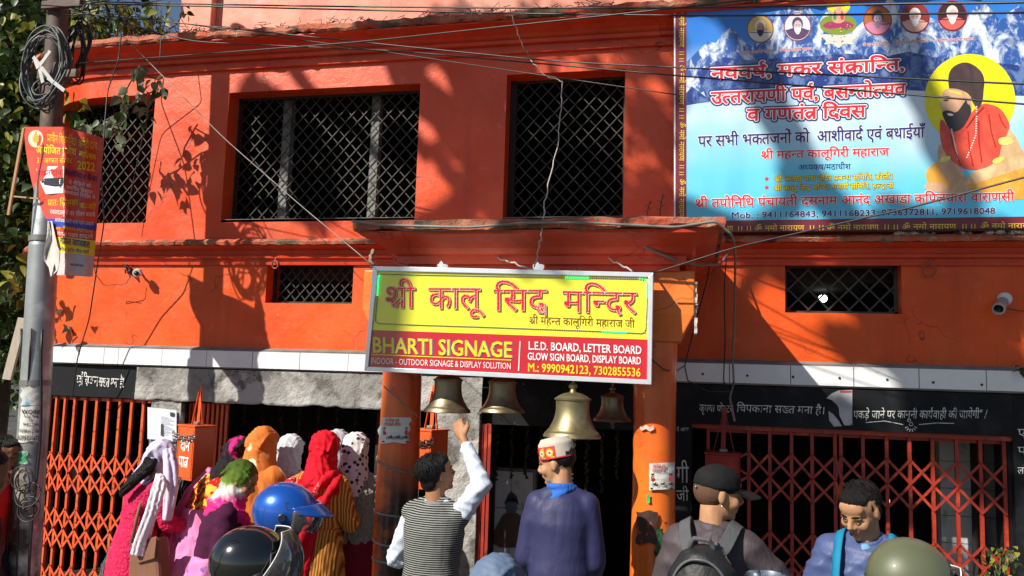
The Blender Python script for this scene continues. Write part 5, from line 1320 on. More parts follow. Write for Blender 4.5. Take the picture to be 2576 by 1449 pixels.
# dim wall painting on the inner tiles: seated figure with trident
pf2 = on_plane(WY+.496); t = thing('wall_picture', 'dim painted picture of a seated figure with a trident on the inner doorway tiles', 'picture', pf2(1280, 1340))
for pts, col in (([(1240,1340),(1262,1300),(1272,1290),(1300,1290),(1312,1300),(1330,1335),(1335,1365),(1310,1378),(1258,1378),(1238,1365)], (.10,.06,.05)), ([(1268,1302),(1278,1292),(1294,1292),(1304,1302),(1300,1332),(1272,1332)], (.10,.13,.17)), ([(1270,1275),(1276,1258),(1288,1250),(1300,1260),(1302,1278),(1296,1292),(1276,1292)], (.09,.12,.16)), ([(1268,1270),(1276,1246),(1287,1236),(1300,1248),(1306,1272),(1296,1262),(1278,1262)], (.04,.03,.03))):
    poly_px(pts, pf2, flat(col, .5), t, 'print', .001+.0007*len(pts)/4)
m = MB(); m.tube([pf2(1322,1378,.003), pf2(1322,1262,.003)], .003, 4); m.tube([pf2(1313,1262,.003), pf2(1314,1276,.003), pf2(1322,1281,.003), pf2(1330,1276,.003), pf2(1331,1262,.003)], .003, 4); m.build('print', flat((.12,.09,.05), .5), t, kind='stuff')
# ------------------------------------------------------------------ vegetation
def leafmat(name, a, b, c):
    m = Mat(name, a, .45, spec=.5); f = m.noise(2.2, 3); m.base(m.ramp(f, [(.35, a), (.52, b), (.68, c)]))
    n = m.nt; tr = n.nodes.new('ShaderNodeBsdfTranslucent'); mx = n.nodes.new('ShaderNodeMixShader'); mx.inputs[0].default_value = .25
    m.L(m.cur(), tr.inputs[0]); out = n.nodes['Material Output']; m.L(m.b.outputs[0], mx.inputs[1]); m.L(tr.outputs[0], mx.inputs[2]); m.L(mx.outputs[0], out.inputs[0]); return m.m
LEAF = leafmat('broad green leaf', (.014,.035,.006), (.03,.065,.010), (.08,.12,.016))
LEAF2 = leafmat('yellow-green leaf', (.16,.20,.03), (.28,.28,.04), (.36,.24,.05))
LEAF3 = leafmat('dusty grey-green leaf', (.13,.17,.10), (.20,.24,.15), (.10,.12,.05))
BARK = Mat('grey-brown bark', (.12,.09,.07), .9); BARK.vary(.4, 5); BARK.bump(BARK.noise(20, 8), .8, .02); BARK = BARK.m
def leaf_mesh(L=1.0, W=.72, fold=.18, tip=.25):
    m = MB(); prof = [(0,.0),(.08,.30),(.25,.48),(.45,.46),(.65,.32),(.82,.15),(1.0,.0)]
    for t, w in prof: m.v += [(-w*W, t*L, fold*w+-.25*t*t), (0, t*L, -.25*t*t), (w*W, t*L, fold*w-.25*t*t)]
    for i in range(len(prof)-1):
        for k in (0, 1): a = i*3+k; m.f.append((a, a+1, a+4, a+3))
    me = bpy.data.meshes.new('leaf'); me.from_pydata(m.v, [], m.f); me.polygons.foreach_set('use_smooth', [True]*len(me.polygons)); return me, m
_lm, _lmb = leaf_mesh()
def leaf_me(mat): me = _lm.copy(); me.materials.append(mat); return me
LM = {id(x): leaf_me(x) for x in (LEAF, LEAF2, LEAF3)}
def put_leaf(parent, p, size, mat, rn, name='leaf', down=.6):
    o = bpy.data.objects.new(name, LM[id(mat)]); COL.objects.link(o); o.parent = parent; o.location = Vector(p)-root_loc(parent)
    o.rotation_euler = (rn.uniform(-.9,.7)-down, rn.uniform(-.7,.7), rn.uniform(0, 6.28)); s = size*rn.uniform(.75,1.25); o.scale = (s, s, s); return o
def leaf_cloud(name, centers, n, size, mat, parent, rn, rad, cull=None):
    """many separate leaves in one object, spread through clumps"""
    V = np.array(_lmb.v); F = _lmb.f; vs = []; fs = []; off = root_loc(parent); tot = 0
    for k in range(n):
        c, r = centers[rn.randrange(len(centers))]; d = Vector((rn.gauss(0,1), rn.gauss(0,1), rn.gauss(0,1))).normalized()*r*(rn.random()**.45)
        p = Vector(c)+Vector((d.x*rad[0], d.y*rad[1], d.z*rad[2])); s = size*rn.uniform(.7, 1.3)
        if cull and cull(p): continue
        e = Matrix.Rotation(rn.uniform(0, 6.28), 3, 'Z') @ Matrix.Rotation(rn.uniform(-1.4,.3), 3, 'X') @ Matrix.Rotation(rn.uniform(-.7,.7), 3, 'Y')
        E = np.array(e)*s; vs.append(V @ E.T+np.array(p-off)); fs += [tuple(i+tot for i in f) for f in F]; tot += len(V)
    me = bpy.data.meshes.new(name); me.from_pydata(np.concatenate(vs).tolist(), [], fs); me.polygons.foreach_set('use_smooth', [True]*len(me.polygons)); o = mkobj(name, me, mat, parent); o['kind'] = 'stuff'; return o
rn = random.Random(11)
# tree that fills the left edge behind the pole
tc = Vector((-7.6, 7.6, 0))
tree = thing('leafy_tree', 'dense dark green broad-leaved tree behind the pole at the left edge', 'tree', tc)
MB().tube([tc, tc+Vector((.1,0,1.5)), tc+Vector((-.1,.2,3.2)), tc+Vector((.1,.1,5))], [.28,.22,.18,.1], 12).build('trunk', BARK, tree, smooth=True)
lim = []
for k in range(9):
    z0 = 1.8+k*.35; q = tc+Vector((rn.uniform(-.1,.1),rn.uniform(-.1,.1),z0)); e_ = q+Vector((rn.uniform(-.6,1.6),rn.uniform(-1.8,.4),rn.uniform(.3,1.4)))
    MB().tube([q, (q+e_)/2+Vector((0,0,.15)), e_], [.06,.04,.015], 7).build('limb', BARK, tree, smooth=True); lim.append(e_)
cen = []
for (px, py, Y, r) in ((20,60,6.6,.75),(75,180,6.9,.7),(20,250,6.4,.7),(110,60,7.3,.55),(60,360,6.6,.7),(0,450,6.4,.7),(110,300,7.2,.6),(100,560,6.9,.6),(30,600,6.8,.65),(150,440,7.6,.6),(20,720,6.8,.5),(110,700,7.4,.6),(90,820,7.6,.5),(215,320,7.0,.32),(200,400,7.2,.35),(20,860,7.0,.35),(150,620,7.8,.5),(10,150,6.3,.7),(-90,200,6.2,.9),(-100,500,6.3,.9),(-90,-80,6.5,.9),(60,-60,6.8,.8)):
    cen.append((P(px, py, Y), r))
def cull_tree(p):
    return False
leaf_cloud('crown', cen, 9000, .085, LEAF, tree, rn, (1,1.0,1), cull_tree)
leaf_cloud('shaded_crown', [(c+Vector((-.2,.9,0)), r*1.25) for c, r in cen], 5000, .13, LEAF, tree, rn, (1,.8,1))
def front_leaf(n, boxes, mat, size, parent, Y0):
    for k in range(n):
        b = boxes[rn.randrange(len(boxes))]; p = P(rn.uniform(b[0], b[2]), rn.uniform(b[1], b[3]), Y0+rn.uniform(-.25,.25)); put_leaf(parent, p, size, mat, rn)
front_leaf(110, [(0,30,130,300),(0,300,110,620),(0,40,80,500)], LEAF, .095, tree, 6.0)
front_leaf(34, [(0,30,130,120),(0,200,60,300),(10,330,130,420)], LEAF2, .09, tree, 5.95)
front_leaf(50, [(160,230,235,320),(180,300,250,420),(170,240,250,330)], LEAF, .10, tree, 6.3)
front_leaf(16, [(160,230,215,300),(180,240,230,330)], LEAF2, .10, tree, 6.2)
front_leaf(22, [(0,640,70,760)], LEAF, .11, tree, 5.8); front_leaf(10, [(0,640,60,740)], LEAF2, .12, tree, 5.75)
front_leaf(18, [(150,640,180,870),(140,700,175,900)], LEAF3, .07, tree, 6.2)
# second, farther tree: a dark mass that closes the gap behind
t2 = Vector((-10.5, 12.5, 0)); far = thing('leafy_tree', 'darker tree further back, filling the gap between pole and temple corner', 'tree', t2)
MB().tube([t2, t2+Vector((0,0,2)), t2+Vector((.2,0,5))], [.3,.25,.12], 10).build('trunk', BARK, far, smooth=True)
leaf_cloud('crown', [(P(x, y, 12.0+rn.uniform(-1,1)), 1.5) for x, y in ((60,200),(120,380),(150,560),(120,700),(60,820),(0,500),(-60,300),(60,20),(160,850),(-50,700))], 6500, .20, LEAF, far, rn, (1,1,1), lambda p: False)
# climber on the corner window
vine = thing('window_vine', 'dusty grey-green climber hanging over the corner window', 'climbing plant', P(320, 250, 5.6))
stems = [[(312,250),(318,225),(332,200),(345,175),(352,165)], [(400,205),(385,230),(360,240),(330,262),(300,285),(262,305)], [(300,285),(290,300),(300,325),(310,345)], [(345,175),(370,190),(395,200)], [(360,240),(370,270),(372,300)]]
for st in stems: MB().tube([P(x, y, 5.62) for x, y in st], .006, 6).build('stem', BARK, vine, smooth=True)
for st in stems:
    for (x, y) in st:
        for k in range(3): put_leaf(vine, P(x+rn.uniform(-18,18), y+rn.uniform(-10,22), 5.60+rn.uniform(-.08,.05)), .095, LEAF3 if rn.random() < .85 else LEAF, rn, down=.9)
for k in range(16): put_leaf(vine, P(rn.uniform(215,300), rn.uniform(285,345), 5.7+rn.uniform(-.1,.1)), .10, LEAF3 if k % 3 else LEAF, rn, down=.9)
# creeper on the roof edge against the sky
roofv = thing('roof_creeper', 'leggy creeper with yellow-green leaves on the roof edge against the sky', 'climbing plant', P(330, 95, 5.9))
for k in range(26):
    x = rn.uniform(185, 455); y = 100+rn.uniform(-10, 6)-max(0, (x-300))*.08; pts = [P(x, y, 5.9)]; dx = rn.uniform(-14, 14)
    for j in range(6): x += dx+rn.uniform(-9,9); y -= rn.uniform(6, 26); dx *= .8; pts.append(P(x, y, 5.9+rn.uniform(-.15,.15)))
    MB().tube(pts, [.007,.006,.005,.004,.004,.003,.002], 5).build('stem', BARK, roofv, smooth=True)
    for q in pts[1:]:
        for _ in range(rn.randint(0, 2)): put_leaf(roofv, q+Vector((rn.uniform(-.05,.05), 0, rn.uniform(-.05,.05))), .075, LEAF2 if rn.random() < .45 else LEAF, rn)
for k in range(28): put_leaf(roofv, P(rn.uniform(165, 310), rn.uniform(60, 112), 5.9+rn.uniform(-.1,.1)), .07, LEAF2 if rn.random() < .4 else LEAF, rn)
# dry weeds and rubble on the slab
DRY = flat((.06,.045,.03), .9); m = MB()
for k in range(260):
    px = rn.choice([rn.uniform(470, 620), rn.uniform(330, 480), rn.uniform(1180, 1560), rn.uniform(600, 1200)]); X = X_(px, 70, 5.85); z_ = ZCB+.235
    a = Vector((X, 5.82+rn.uniform(-.04,.08), z_)); m.tube([a, a+Vector((rn.uniform(-.04,.04), rn.uniform(-.03,.03), rn.uniform(.0,.03))), a+Vector((rn.uniform(-.08,.08), rn.uniform(-.05,.02), rn.uniform(-.04,.05)))], .0028, 3)
o = m.build('dry_weeds', DRY, None, kind='stuff'); tag(o, 'dry weeds and roots matted along the top of the cornice', 'weeds')
m = MB()
for k in range(34):
    X = X_(rn.uniform(490,640) if k < 12 else rn.uniform(2250,2576), 575, 5.9); z_ = (ZCB+.24) if k < 12 else ZLEDGE+.012; s = rn.uniform(.012,.035)
    m.ball((X, 5.9+rn.uniform(-.03,.04), z_), s, (1.5,1,.5), 6, 4, Matrix.Rotation(rn.uniform(0,3), 3, 'Z'))
tag(m.build('rubble', BR, None, kind='stuff'), 'small plaster rubble lying on the ledge under the banner', 'rubble')
for (px, h_) in ((1668, 62), (1636, 44)):
    t = thing('weed_stalk', 'dry upright weed stalk on the canopy top, ' + ('beside the banner border' if h_ > 50 else 'the shorter one further left'), 'weed', P(px, 548, 4.6))
    MB().tube([P(px-8, 550, 4.6), P(px-6, 550-h_*.5, 4.6), P(px, 550-h_, 4.6)], .004, 4).build('stem', DRY, t)
    for k in range(4): y = 550-h_*(.3+.17*k); MB().beam(P(px-5+k, y, 4.6), P(px+(4 if k % 2 else -14), y-7, 4.6), .004, .003).build('twig', DRY, t)
# small shrub by the right gate
sh = thing('potted_shrub', 'small yellow-green shrub in the lower right corner before the gate', 'shrub', P(2515, 1440, 5.4))
for k in range(9):
    a = P(2512, 1500, 5.45); b = P(2512+rn.uniform(-40,40), rn.uniform(1370,1420), 5.45+rn.uniform(-.1,.1)); MB().tube([a, (a+b)/2+Vector((0,0,.04)), b], .005, 5).build('stem', BARK, sh, smooth=True)
for k in range(80): put_leaf(sh, P(rn.uniform(2462,2560), rn.uniform(1368,1460), 5.45+rn.uniform(-.12,.12)), .035, LEAF2 if rn.random() < .3 else LEAF, rn)
cr = P(2582, 905, 5.85); lf_ = thing('ledge_plant', 'small green plant at the right end of the tile band', 'plant', cr)
for k in range(9): put_leaf(lf_, P(2568+rn.uniform(-6,14), rn.uniform(915,940), 5.88), .045, LEAF, rn)
# ---- tree behind the viewer's left shoulder whose limbs shade the facade
T3 = Vector((-9.2, -3.8, 0))
st = thing('street_tree', 'tall bare-limbed roadside tree out of view that shades the facade', 'tree', T3)
MB().tube([T3, T3+Vector((.2,.1,3)), T3+Vector((.5,.3,6)), T3+Vector((1.0,.4,8.5)), T3+Vector((1.4,.5,11))], [.36,.30,.26,.2,.1], 12).build('trunk', BARK, st, smooth=True)
S_ = SUN_DIR/SUN_DIR.z
def lift(x, z, t, Y=WY):              # point that shades wall point (x, z) from a height t above it
    return Vector((x, Y, z))+S_*t*.72
def limb(pts, r0, r1, leaves=0, lr=.35):
    P3 = [lift(*q) for q in pts]; n = len(P3); out = []; rs = []
    for i in range(n-1):
        for k in range(4): out.append(P3[i].lerp(P3[i+1], k/4)+Vector([random.uniform(-.04,.04) for _ in range(3)])); rs.append(r0+(r1-r0)*(i*4+k)/(4*(n-1)))
    out.append(P3[-1]); rs.append(r1); MB().tube(out, rs, 8).build('limb', BARK, st, smooth=True)
    return out
def WX(px, py): p = P(px, py, WY); return p.x, p.z
def q(px, py, t): x, z_ = WX(px, py); return (x, z_, t)
limbs = []
limbs.append(limb([q(1010,150,7.6), q(1120,300,7.7), q(1200,430,7.8), q(1160,520,7.9), q(1030,600,8.0)], .16, .09))
limbs.append(limb([q(1080,20,7.4), q(1200,210,7.5), q(1235,330,7.6), q(1215,430,7.7)], .20, .16))
limbs.append(limb([q(1040,330,7.6), q(1100,400,7.7), q(1160,470,7.8)], .07, .07))
limbs.append(limb([q(1235,300,7.6), q(1300,420,7.8), q(1500,560,8.2), q(1900,640,8.6), q(2200,760,8.8)], .12, .08))
limbs.append(limb([q(1800,-100,8.6), q(1960,250,8.7), q(2060,500,8.8), q(2250,720,8.9), q(2420,900,9.0)], .15, .09))
limbs.append(limb([q(2250,-60,9.0), q(2330,250,9.0), q(2440,520,9.0), q(2480,800,9.1), q(2560,960,9.1)], .13, .08))
limbs.append(limb([q(2060,500,8.8), q(1990,600,8.7), q(1800,800,8.6)], .08, .05))
limbs.append(limb([q(640,60,7.2), q(760,200,7.2), q(900,330,7.3)], .08, .04)); limbs.append(limb([q(2400,650,9), q(2300,780,9), q(2180,880,9)], .08, .05))
cl = []
for (px, py, t, r) in ((1150,80,7.5,.36),(1290,130,7.7,.2),(1400,60,7.8,.40),(1560,40,7.9,.25),(1250,210,7.6,.18),(1230,420,7.7,.14),(1300,560,8,.2),(1640,150,8.2,.34),(1660,330,8.2,.24),(1640,500,8.2,.22),(1780,40,8.5,.2),(2420,690,9,.20),(2330,640,9,.16),(2480,820,9,.18),(2240,800,8.9,.14),(720,330,7.2,.28),(960,300,7.4,.15),(760,480,7.3,.22),(660,250,7.2,.18),(1400,330,7.8,.32),(1500,450,7.9,.30),(1330,420,7.8,.22),(1000,700,8,.18),(2330,965,9,.20),(2450,955,9,.22),(2560,965,9,.2),(2400,1030,9,.2),(2480,760,9,.14),(2300,740,9,.15),(2560,720,9,.2),(2380,800,9,.13),(2170,700,9,.11),(2480,700,9,.15),(2250,880,9,.13),(2200,760,9,.11),(2330,860,9,.12),(2420,720,9,.1),(2130,850,9,.1),(2500,880,9,.12),(1800,1120,9,.26),(1900,1200,9,.30),(2010,1150,9,.28),(2180,1120,9,.22),(2380,1090,9,.20),(2480,1170,9,.20),(2540,1040,9,.2)):
    x, z_ = WX(px, py); cl.append((lift(x, z_, t), r))
leaf_cloud('crown', cl, 6000, .115, LEAF, st, rn, (1,1,1))
# big shaded mass that keeps the right-hand gate and doorway in half shade
# ------------------------------------------------------------------ left background: railing, low wall, lane
LOWW = wall_paint('dull orange boundary wall', (.40,.14,.06), (.42,.20,.11), .8)
bw = tag(MB().box((X_(76,1300,8.0), 8.0, 0), (X_(185,1300,8.0)+.4, 8.18, Z_(120,1243,8.0))).build('boundary_wall', LOWW, None, bevel=.01), 'low dull orange boundary wall behind the pole', 'wall')
g = thing('railing', 'rusty red square-mesh railing on the low wall behind the pole', 'railing', P(120, 1240, 8.05))
RR = flat((.16,.045,.035), .6); za, zb = Z_(120,1243,8.05), Z_(120,1030,8.05); xa, xb = X_(70,1140,8.05), X_(176,1140,8.05)
for k in range(6): x = xa+(xb-xa)*k/5; MB().box((x-.008, 8.05, za), (x+.008, 8.066, zb)).build('bar', RR, g)
for k in range(8): z_ = za+(zb-za)*k/7; MB().box((xa-.02, 8.035, z_-.008), (xb+.02, 8.048, z_+.008)).build('bar', RR, g)
tag(MB().box((X_(62,1140,9.2), 9.2, 0), (X_(150,1140,9.2), 9.3, Z_(120,1068,9.2))).build('white_panel_wall', flat((.50,.52,.52), .7), None), 'pale grey wall seen through the mesh railing', 'wall')
tag(MB().box((-12, 13.4, 0), (-5, 13.6, 2.6)).build('back_wall', DARK, None), 'dark wall closing the lane far behind the pole', 'wall')
yp = P(95, 1300, 7.99); yf = on_plane(7.985)
yo = sheet('wall_poster', 'yellow and white poster with blue lettering on the low orange wall', 72, 1256, 126, 1412, yf, Mat('yellow poster', (.50,.24,.04), .6).patch((.42,.40,.36), 5, .5, .56).m, 4, 8)
poly_px([(66,1256),(74,1256),(72,1412),(66,1412)], yf, PAPER, yo, 'print', .011)
text_px("डिया", (66,1370), (104,1366), 16, yf, NAVY, yo, off=.018, proud=.012); m = MB(); m.torus(yf(101,1270,.012), .035, .008, (0,1,0)); m.build('print', flat((.35,.33,.30), .5), yo)
sc_ = thing('parked_scooter', 'white scooter partly seen beside the corner gate behind the pole', 'scooter', P(160, 1300, 7.2)); sc_.location.z = .12
c_ = P(165, 1180, 7.2)
MB().lathe([(0,.16),(.12,.12),(.17,0),(.15,-.16),(.06,-.24),(0,-.25)], c_, 20).build('front_shield', flat((.55,.55,.55), .25), sc_, smooth=True)
MB().ball(c_+Vector((-.02,-.15,.05)), .06, (1,.5,1)).build('headlight', flat((.6,.62,.65), .1), sc_, smooth=True)
MB().tube([c_+Vector((-.28,0,.16)), c_+Vector((-.1,0,.2)), c_+Vector((.1,0,.2)), c_+Vector((.28,0,.16))], .014, 8).build('handlebar', flat((.03,.03,.03), .5), sc_, smooth=True)
MB().torus(Vector((c_.x, c_.y-.05, .37)), .21, .05, (1,.1,0)).build('wheel', flat((.02,.02,.02), .8), sc_, smooth=True)
MB().box((c_.x-.12, c_.y+.1, .5), (c_.x+.12, c_.y+1.0, .78)).build('body', flat((.55,.55,.55), .3), sc_, bevel=.05)
# ------------------------------------------------------------------ people
PENDING = []
def to_surface(mb, name, mat, parent, voxel, smooth=4, fold=None, prow=None):
    """closed overlapping forms grown together into one continuous surface"""
    me = bpy.data.meshes.new(name); off = root_loc(parent)
    me.from_pydata([(v[0]-off.x, v[1]-off.y, v[2]-off.z) for v in mb.v], [], mb.f); me.materials.append(mat)
    o = bpy.data.objects.new(name, me); COL.objects.link(o)
    if parent is not None: o.parent = parent
    r = o.modifiers.new('r', 'REMESH'); r.mode = 'VOXEL'; r.voxel_size = voxel; r.use_smooth_shade = True
    if smooth: s = o.modifiers.new('s', 'SMOOTH'); s.iterations = smooth; s.factor = .5
    PENDING.append((o, fold)); return o
def finish_surfaces():
    bpy.context.view_layer.update(); dg = bpy.context.evaluated_depsgraph_get(); news = []
    for o, fold in PENDING: news.append(bpy.data.meshes.new_from_object(o.evaluated_get(dg), depsgraph=dg))
    for (o, fold), me in zip(PENDING, news):
        o.modifiers.clear(); old = o.data; mats = list(old.materials); o.data = me; me.name = o.name
        if not me.materials and mats: me.materials.append(mats[0])
        bpy.data.meshes.remove(old)
        n = len(me.vertices); 
        if fold and n:
            co = np.empty(n*3); me.vertices.foreach_get('co', co); co = co.reshape(-1, 3); nm = np.empty(n*3); me.vertices.foreach_get('normal', nm); nm = nm.reshape(-1, 3)
            d = np.zeros(n)
            for (dx, dy, dz, wl, amp, ph) in fold:
                p = co @ np.array((dx, dy, dz)); w = 2*math.pi/wl
                e = co @ np.array((dy+.3, dz-.5, dx+.4)); ww = np.sin(p*w+ph+1.1*np.sin(e*w*.31+ph*2)+.35*np.sin(e*w*.83+p*w*.2))
                env = .5+.5*np.sin(co @ np.array((2.1, 3.3, 2.7))*3+ph*5)
                d += amp*(1-np.abs(ww)*1.6)*(.35+.65*env)
            co += nm*d[:, None]; me.vertices.foreach_set('co', co.ravel())
        me.polygons.foreach_set('use_smooth', [True]*len(me.polygons)); me.update()
    PENDING.clear()
def FV(a=.008, wl=.09, s=0): return [(1,.3,.10,wl*1.3,a*.62,s), (.2,1,.08,wl*1.7,a*.5,s+1), (.7,.5,.25,wl*.75,a*.16,s+2)]      # hanging folds
def FH(a=.006, wl=.09, s=0): return [(.25,.2,1,wl*1.3,a*.55,s), (-.6,.2,.8,wl*1.8,a*.6,s+1), (.7,.3,.6,wl*.9,a*.22,s+2)]     # sleeve creases

def skin(name, c): m = Mat(name, c, .58, spec=.35); m.vary(.16, 14); m.vary(.12, 45); m.b.inputs['Subsurface Weight'].default_value = .08; m.b.inputs['Subsurface Radius'].default_value = (.01,.004,.002); m.bump(m.noise(90), .08, .002); return m.m
SK1 = skin('warm brown skin', (.36,.17,.085)); SK2 = skin('light brown skin', (.44,.23,.12)); SK3 = skin('deep brown skin', (.22,.10,.055))
HAIR = Mat('black hair', (.007,.006,.006), .42, spec=.22); HAIR.bump(HAIR.noise(9, 6, .7, HAIR.scaled(14, 14, 3), .6), .9, .012); HAIR = HAIR.m
LIP = flat((.30,.10,.07), .45, name='lip'); EYEW = flat((.62,.60,.56), .25, name='eye white'); EYED = flat((.02,.012,.01), .15, name='dark iris')
def cloth(name, c, rough=.85, vs=5, weave=120, fold=.35):
    m = Mat(name, c, rough, spec=.12 if rough > .65 else .3, sheen=.0); m.vary(.10, vs); m.bump(m.noise(2.2, 5, .55, m.scaled(4, 4, 1.6), .8), fold, .03); m.bump(m.noise(weave, 2), .15, .003); return m
HEAD_TOP = 1.70
class Fig:
    def __init__(s, label, px, py, Y, yaw=0, sc_=.93, lean=0, side=0, head=(0,0,0), arms=None, skinm=None, cat='person', group=None, voxel=.012, sit=False, hands=True, hat=0.0, wide=1.0):
        s.s = sc_; L = R(lean); sd = R(side); s.w = wide
        def dr(f): a = L*f; return Vector((math.sin(sd*f), math.sin(a), math.cos(a)*math.cos(sd*f))).normalized()
        s.pel = Vector((0,0,.95)); s.wa = s.pel+dr(.4)*.13; s.ch = s.wa+dr(.8)*.19; s.nb = s.ch+dr(1)*.15; s.up = dr(1)
        s.Hm = Matrix.Rotation(R(-head[0]), 4, 'Z') @ Matrix.Rotation(R(-head[1]), 4, 'X') @ Matrix.Rotation(R(head[2]), 4, 'Y')
        s.hc = s.nb+dr(.8)*.075+(s.Hm.to_3x3() @ Vector((0,.018,.095)))
        s.Hm.translation = s.hc
        top = s.hc+Vector((0,0,.115+hat))
        W = P(px, py, Y); Rz = Matrix.Rotation(R(yaw), 4, 'Z'); S = Matrix.Scale(sc_, 4)
        loc = W-(Rz @ (top*sc_)); s.T = Matrix.Translation(loc) @ Rz @ S; s.gz = (-loc.z)/sc_    # local height of the ground
        s.rt = Vector((1,0,0)); s.sh = {k: s.nb-s.up*.035+Vector((k*.138*wide,0,-.022)) for k in (-1, 1)}
        s.hip = {k: s.pel+Vector((k*.09,0,-.03)) for k in (-1, 1)}
        base = Vector((loc.x, loc.y, 0)); s.loc = base
        arms = arms or {}
        s.el = {}; s.wr = {}
        for k in (-1, 1):
            a = arms.get(k) or (Vector((k*.04,-.02,-.28)), Vector((0,.10,-.22)))
            s.el[k] = s.sh[k]+Vector(a[0]); s.wr[k] = s.el[k]+Vector(a[1])
        s.kn = {}; s.an = {}
        for k in (-1, 1):
            g = s.gz+.07; h = s.hip[k].z-g
            if sit: s.kn[k] = s.hip[k]+Vector((k*.10,.38,-.08)); s.an[k] = Vector((s.kn[k].x, s.kn[k].y-.05, g))
            else:
                hh = h; b = math.sqrt(max(0, .435**2-(hh/2)**2)); s.kn[k] = s.hip[k]+Vector((k*.01,b,-hh/2)); s.an[k] = Vector((s.hip[k].x+k*.01, 0, g))
        # ---- the body: one continuous surface
        m = MB(); s.torso(m, 0.0)
        H = s.Hm
        def hb(c, r): m.ball(H @ Vector(c), 1, r, 16, 12, H.to_3x3())
        hb((0,-.012,.028), (.074,.093,.086)); hb((0,.022,-.022), (.062,.068,.084)); hb((0,.030,-.072), (.046,.050,.036)); hb((0,.068,-.094), (.020,.018,.017))
        hb((0,.080,.014), (.052,.014,.011)); hb((0,.060,.045), (.055,.034,.040))
        for k in (-1, 1): hb((k*.037,.060,-.030), (.024,.026,.028)); hb((k*.075,-.004,-.010), (.007,.017,.030)); hb((k*.012,.097,-.034), (.009,.009,.008))
        m.tube([H @ Vector((0,.084,.016)), H @ Vector((0,.098,-.008)), H @ Vector((0,.112,-.031))], [.007,.010,.012], 8)
        hb((0,.084,-.057), (.023,.010,.0065)); hb((0,.081,-.067), (.020,.010,.007))
        s.limb(m, s.Hm @ Vector((0,-.022,-.045)), s.nb+Vector((0,-.005,-.03)), .053, .058)
        for k in (-1, 1):
            s.limb(m, s.sh[k], s.el[k], .044, .036); s.limb(m, s.el[k], s.wr[k], .036, .025)
            s.limb(m, s.hip[k], s.kn[k], .085, .058); s.limb(m, s.kn[k], s.an[k], .058, .036)
            s.limb(m, s.an[k]+Vector((0,-.02,-.03)), s.an[k]+Vector((k*.02,.16,-.035)), .036, .030)
            if hands: s.hand(m, k)
        s.m = m; m.v = [tuple(s.T @ Vector(v)) for v in m.v]
        body = MB(); body.v = m.v; body.f = m.f
        me = bpy.data.meshes.new('person'); me.from_pydata([tuple(Vector(v)-base) for v in body.v], [], body.f); me.materials.append(skinm or SK1)
        o = bpy.data.objects.new('person', me); o.location = base; COL.objects.link(o); tag(o, label, cat, group)
        r = o.modifiers.new('r', 'REMESH'); r.mode = 'VOXEL'; r.voxel_size = voxel; r.use_smooth_shade = True
        q = o.modifiers.new('s', 'SMOOTH'); q.iterations = 2; q.factor = .4
        PENDING.append((o, None)); s.o = o
    def torso(s, m, g, low=-.06, extra=1.0):
        secs = [(s.pel+Vector((0,0,low)), .140, .100), (s.pel, .148, .106), (s.wa, .128, .096), (s.wa.lerp(s.ch,.5), .138, .102), (s.ch, .150, .108), (s.ch.lerp(s.nb,.50), .146, .092), (s.nb-s.up*.02, .098, .070), (s.nb+s.up*.015, .050, .045)]
        s.loft(m, [(c, (a*s.w if i > 2 else a)*extra+g, b*extra+g) for i, (c, a, b) in enumerate(secs)])
        for k in (-1, 1): m.ball(s.sh[k], .050+g*.8, (1,1,1), 14, 10); s.limb(m, s.nb+s.up*.015+Vector((k*.03,-.01,0)), s.sh[k]+s.up*.012, .034+g*.4, .038+g*.7)
    def loft(s, m, secs, n=20):
        vs = []; 
        for i, (c, rx, ry) in enumerate(secs):
            a = secs[max(0, i-1)][0]; b = secs[min(len(secs)-1, i+1)][0]; d = (b-a).normalized() if (b-a).length > 1e-6 else Vector((0,0,1)); f = d.cross(Vector((1,0,0))); 
            f = f.normalized()*-1 if f.length > .2 else Vector((0,1,0)); 
            for k in range(n):
                t = 2*math.pi*k/n; ct, st = math.cos(t), math.sin(t); e = .95
                vs.append(c+Vector((1,0,0))*rx*math.copysign(abs(ct)**e, ct)+f*ry*math.copysign(abs(st)**e, st))
        mm = len(secs); fs = [(i*n+k, i*n+(k+1) % n, (i+1)*n+(k+1) % n, (i+1)*n+k) for i in range(mm-1) for k in range(n)]+[tuple(range(n-1,-1,-1)), tuple((mm-1)*n+k for k in range(n))]
        m.add(vs, fs)
    def limb(s, m, p, q, r0, r1, n=14):
        m.ball(p, r0, (1,1,1), n, 8); m.ball(q, r1, (1,1,1), n, 8); m.tube([p, p.lerp(q,.35), q], [r0, r0*.62+r1*.40, r1], n)
    def hand(s, m, k):
        d = (s.wr[k]-s.el[k]).normalized(); side = d.cross(Vector((0,0,1)) if abs(d.z) < .8 else Vector((0,1,0))).normalized(); nrm = side.cross(d).normalized()
        w = s.wr[k]; pc = w+d*.045
        rm = Matrix((side, nrm, d)).transposed(); m.ball(pc, 1, (.040,.015,.048), 12, 8, rm)
        s.limb(m, w, pc, .025, .018, 8)
        for i, (o_, L_) in enumerate(((-.030,.062),(-.010,.074),(.011,.070),(.031,.055))):
            a = w+d*.078+side*o_; b = a+d*L_*.5+nrm*.006; c = b+(d*.55+nrm*.8).normalized()*L_*.5
            m.tube([a-d*.015, a, b, c], [.0105,.0100,.0092,.0078], 8); m.ball(c, .0078, (1,1,1), 8, 6); m.ball(b, .0092, (1,1,1), 8, 6)
        a = w+d*.03-side*.030; b = a+(d*.6-side*.7).normalized()*.035; c = b+(d*.95-side*.1+nrm*.3).normalized()*.032
        m.tube([a, b, c], [.013,.011,.009], 8); m.ball(c, .009, (1,1,1), 8, 6)
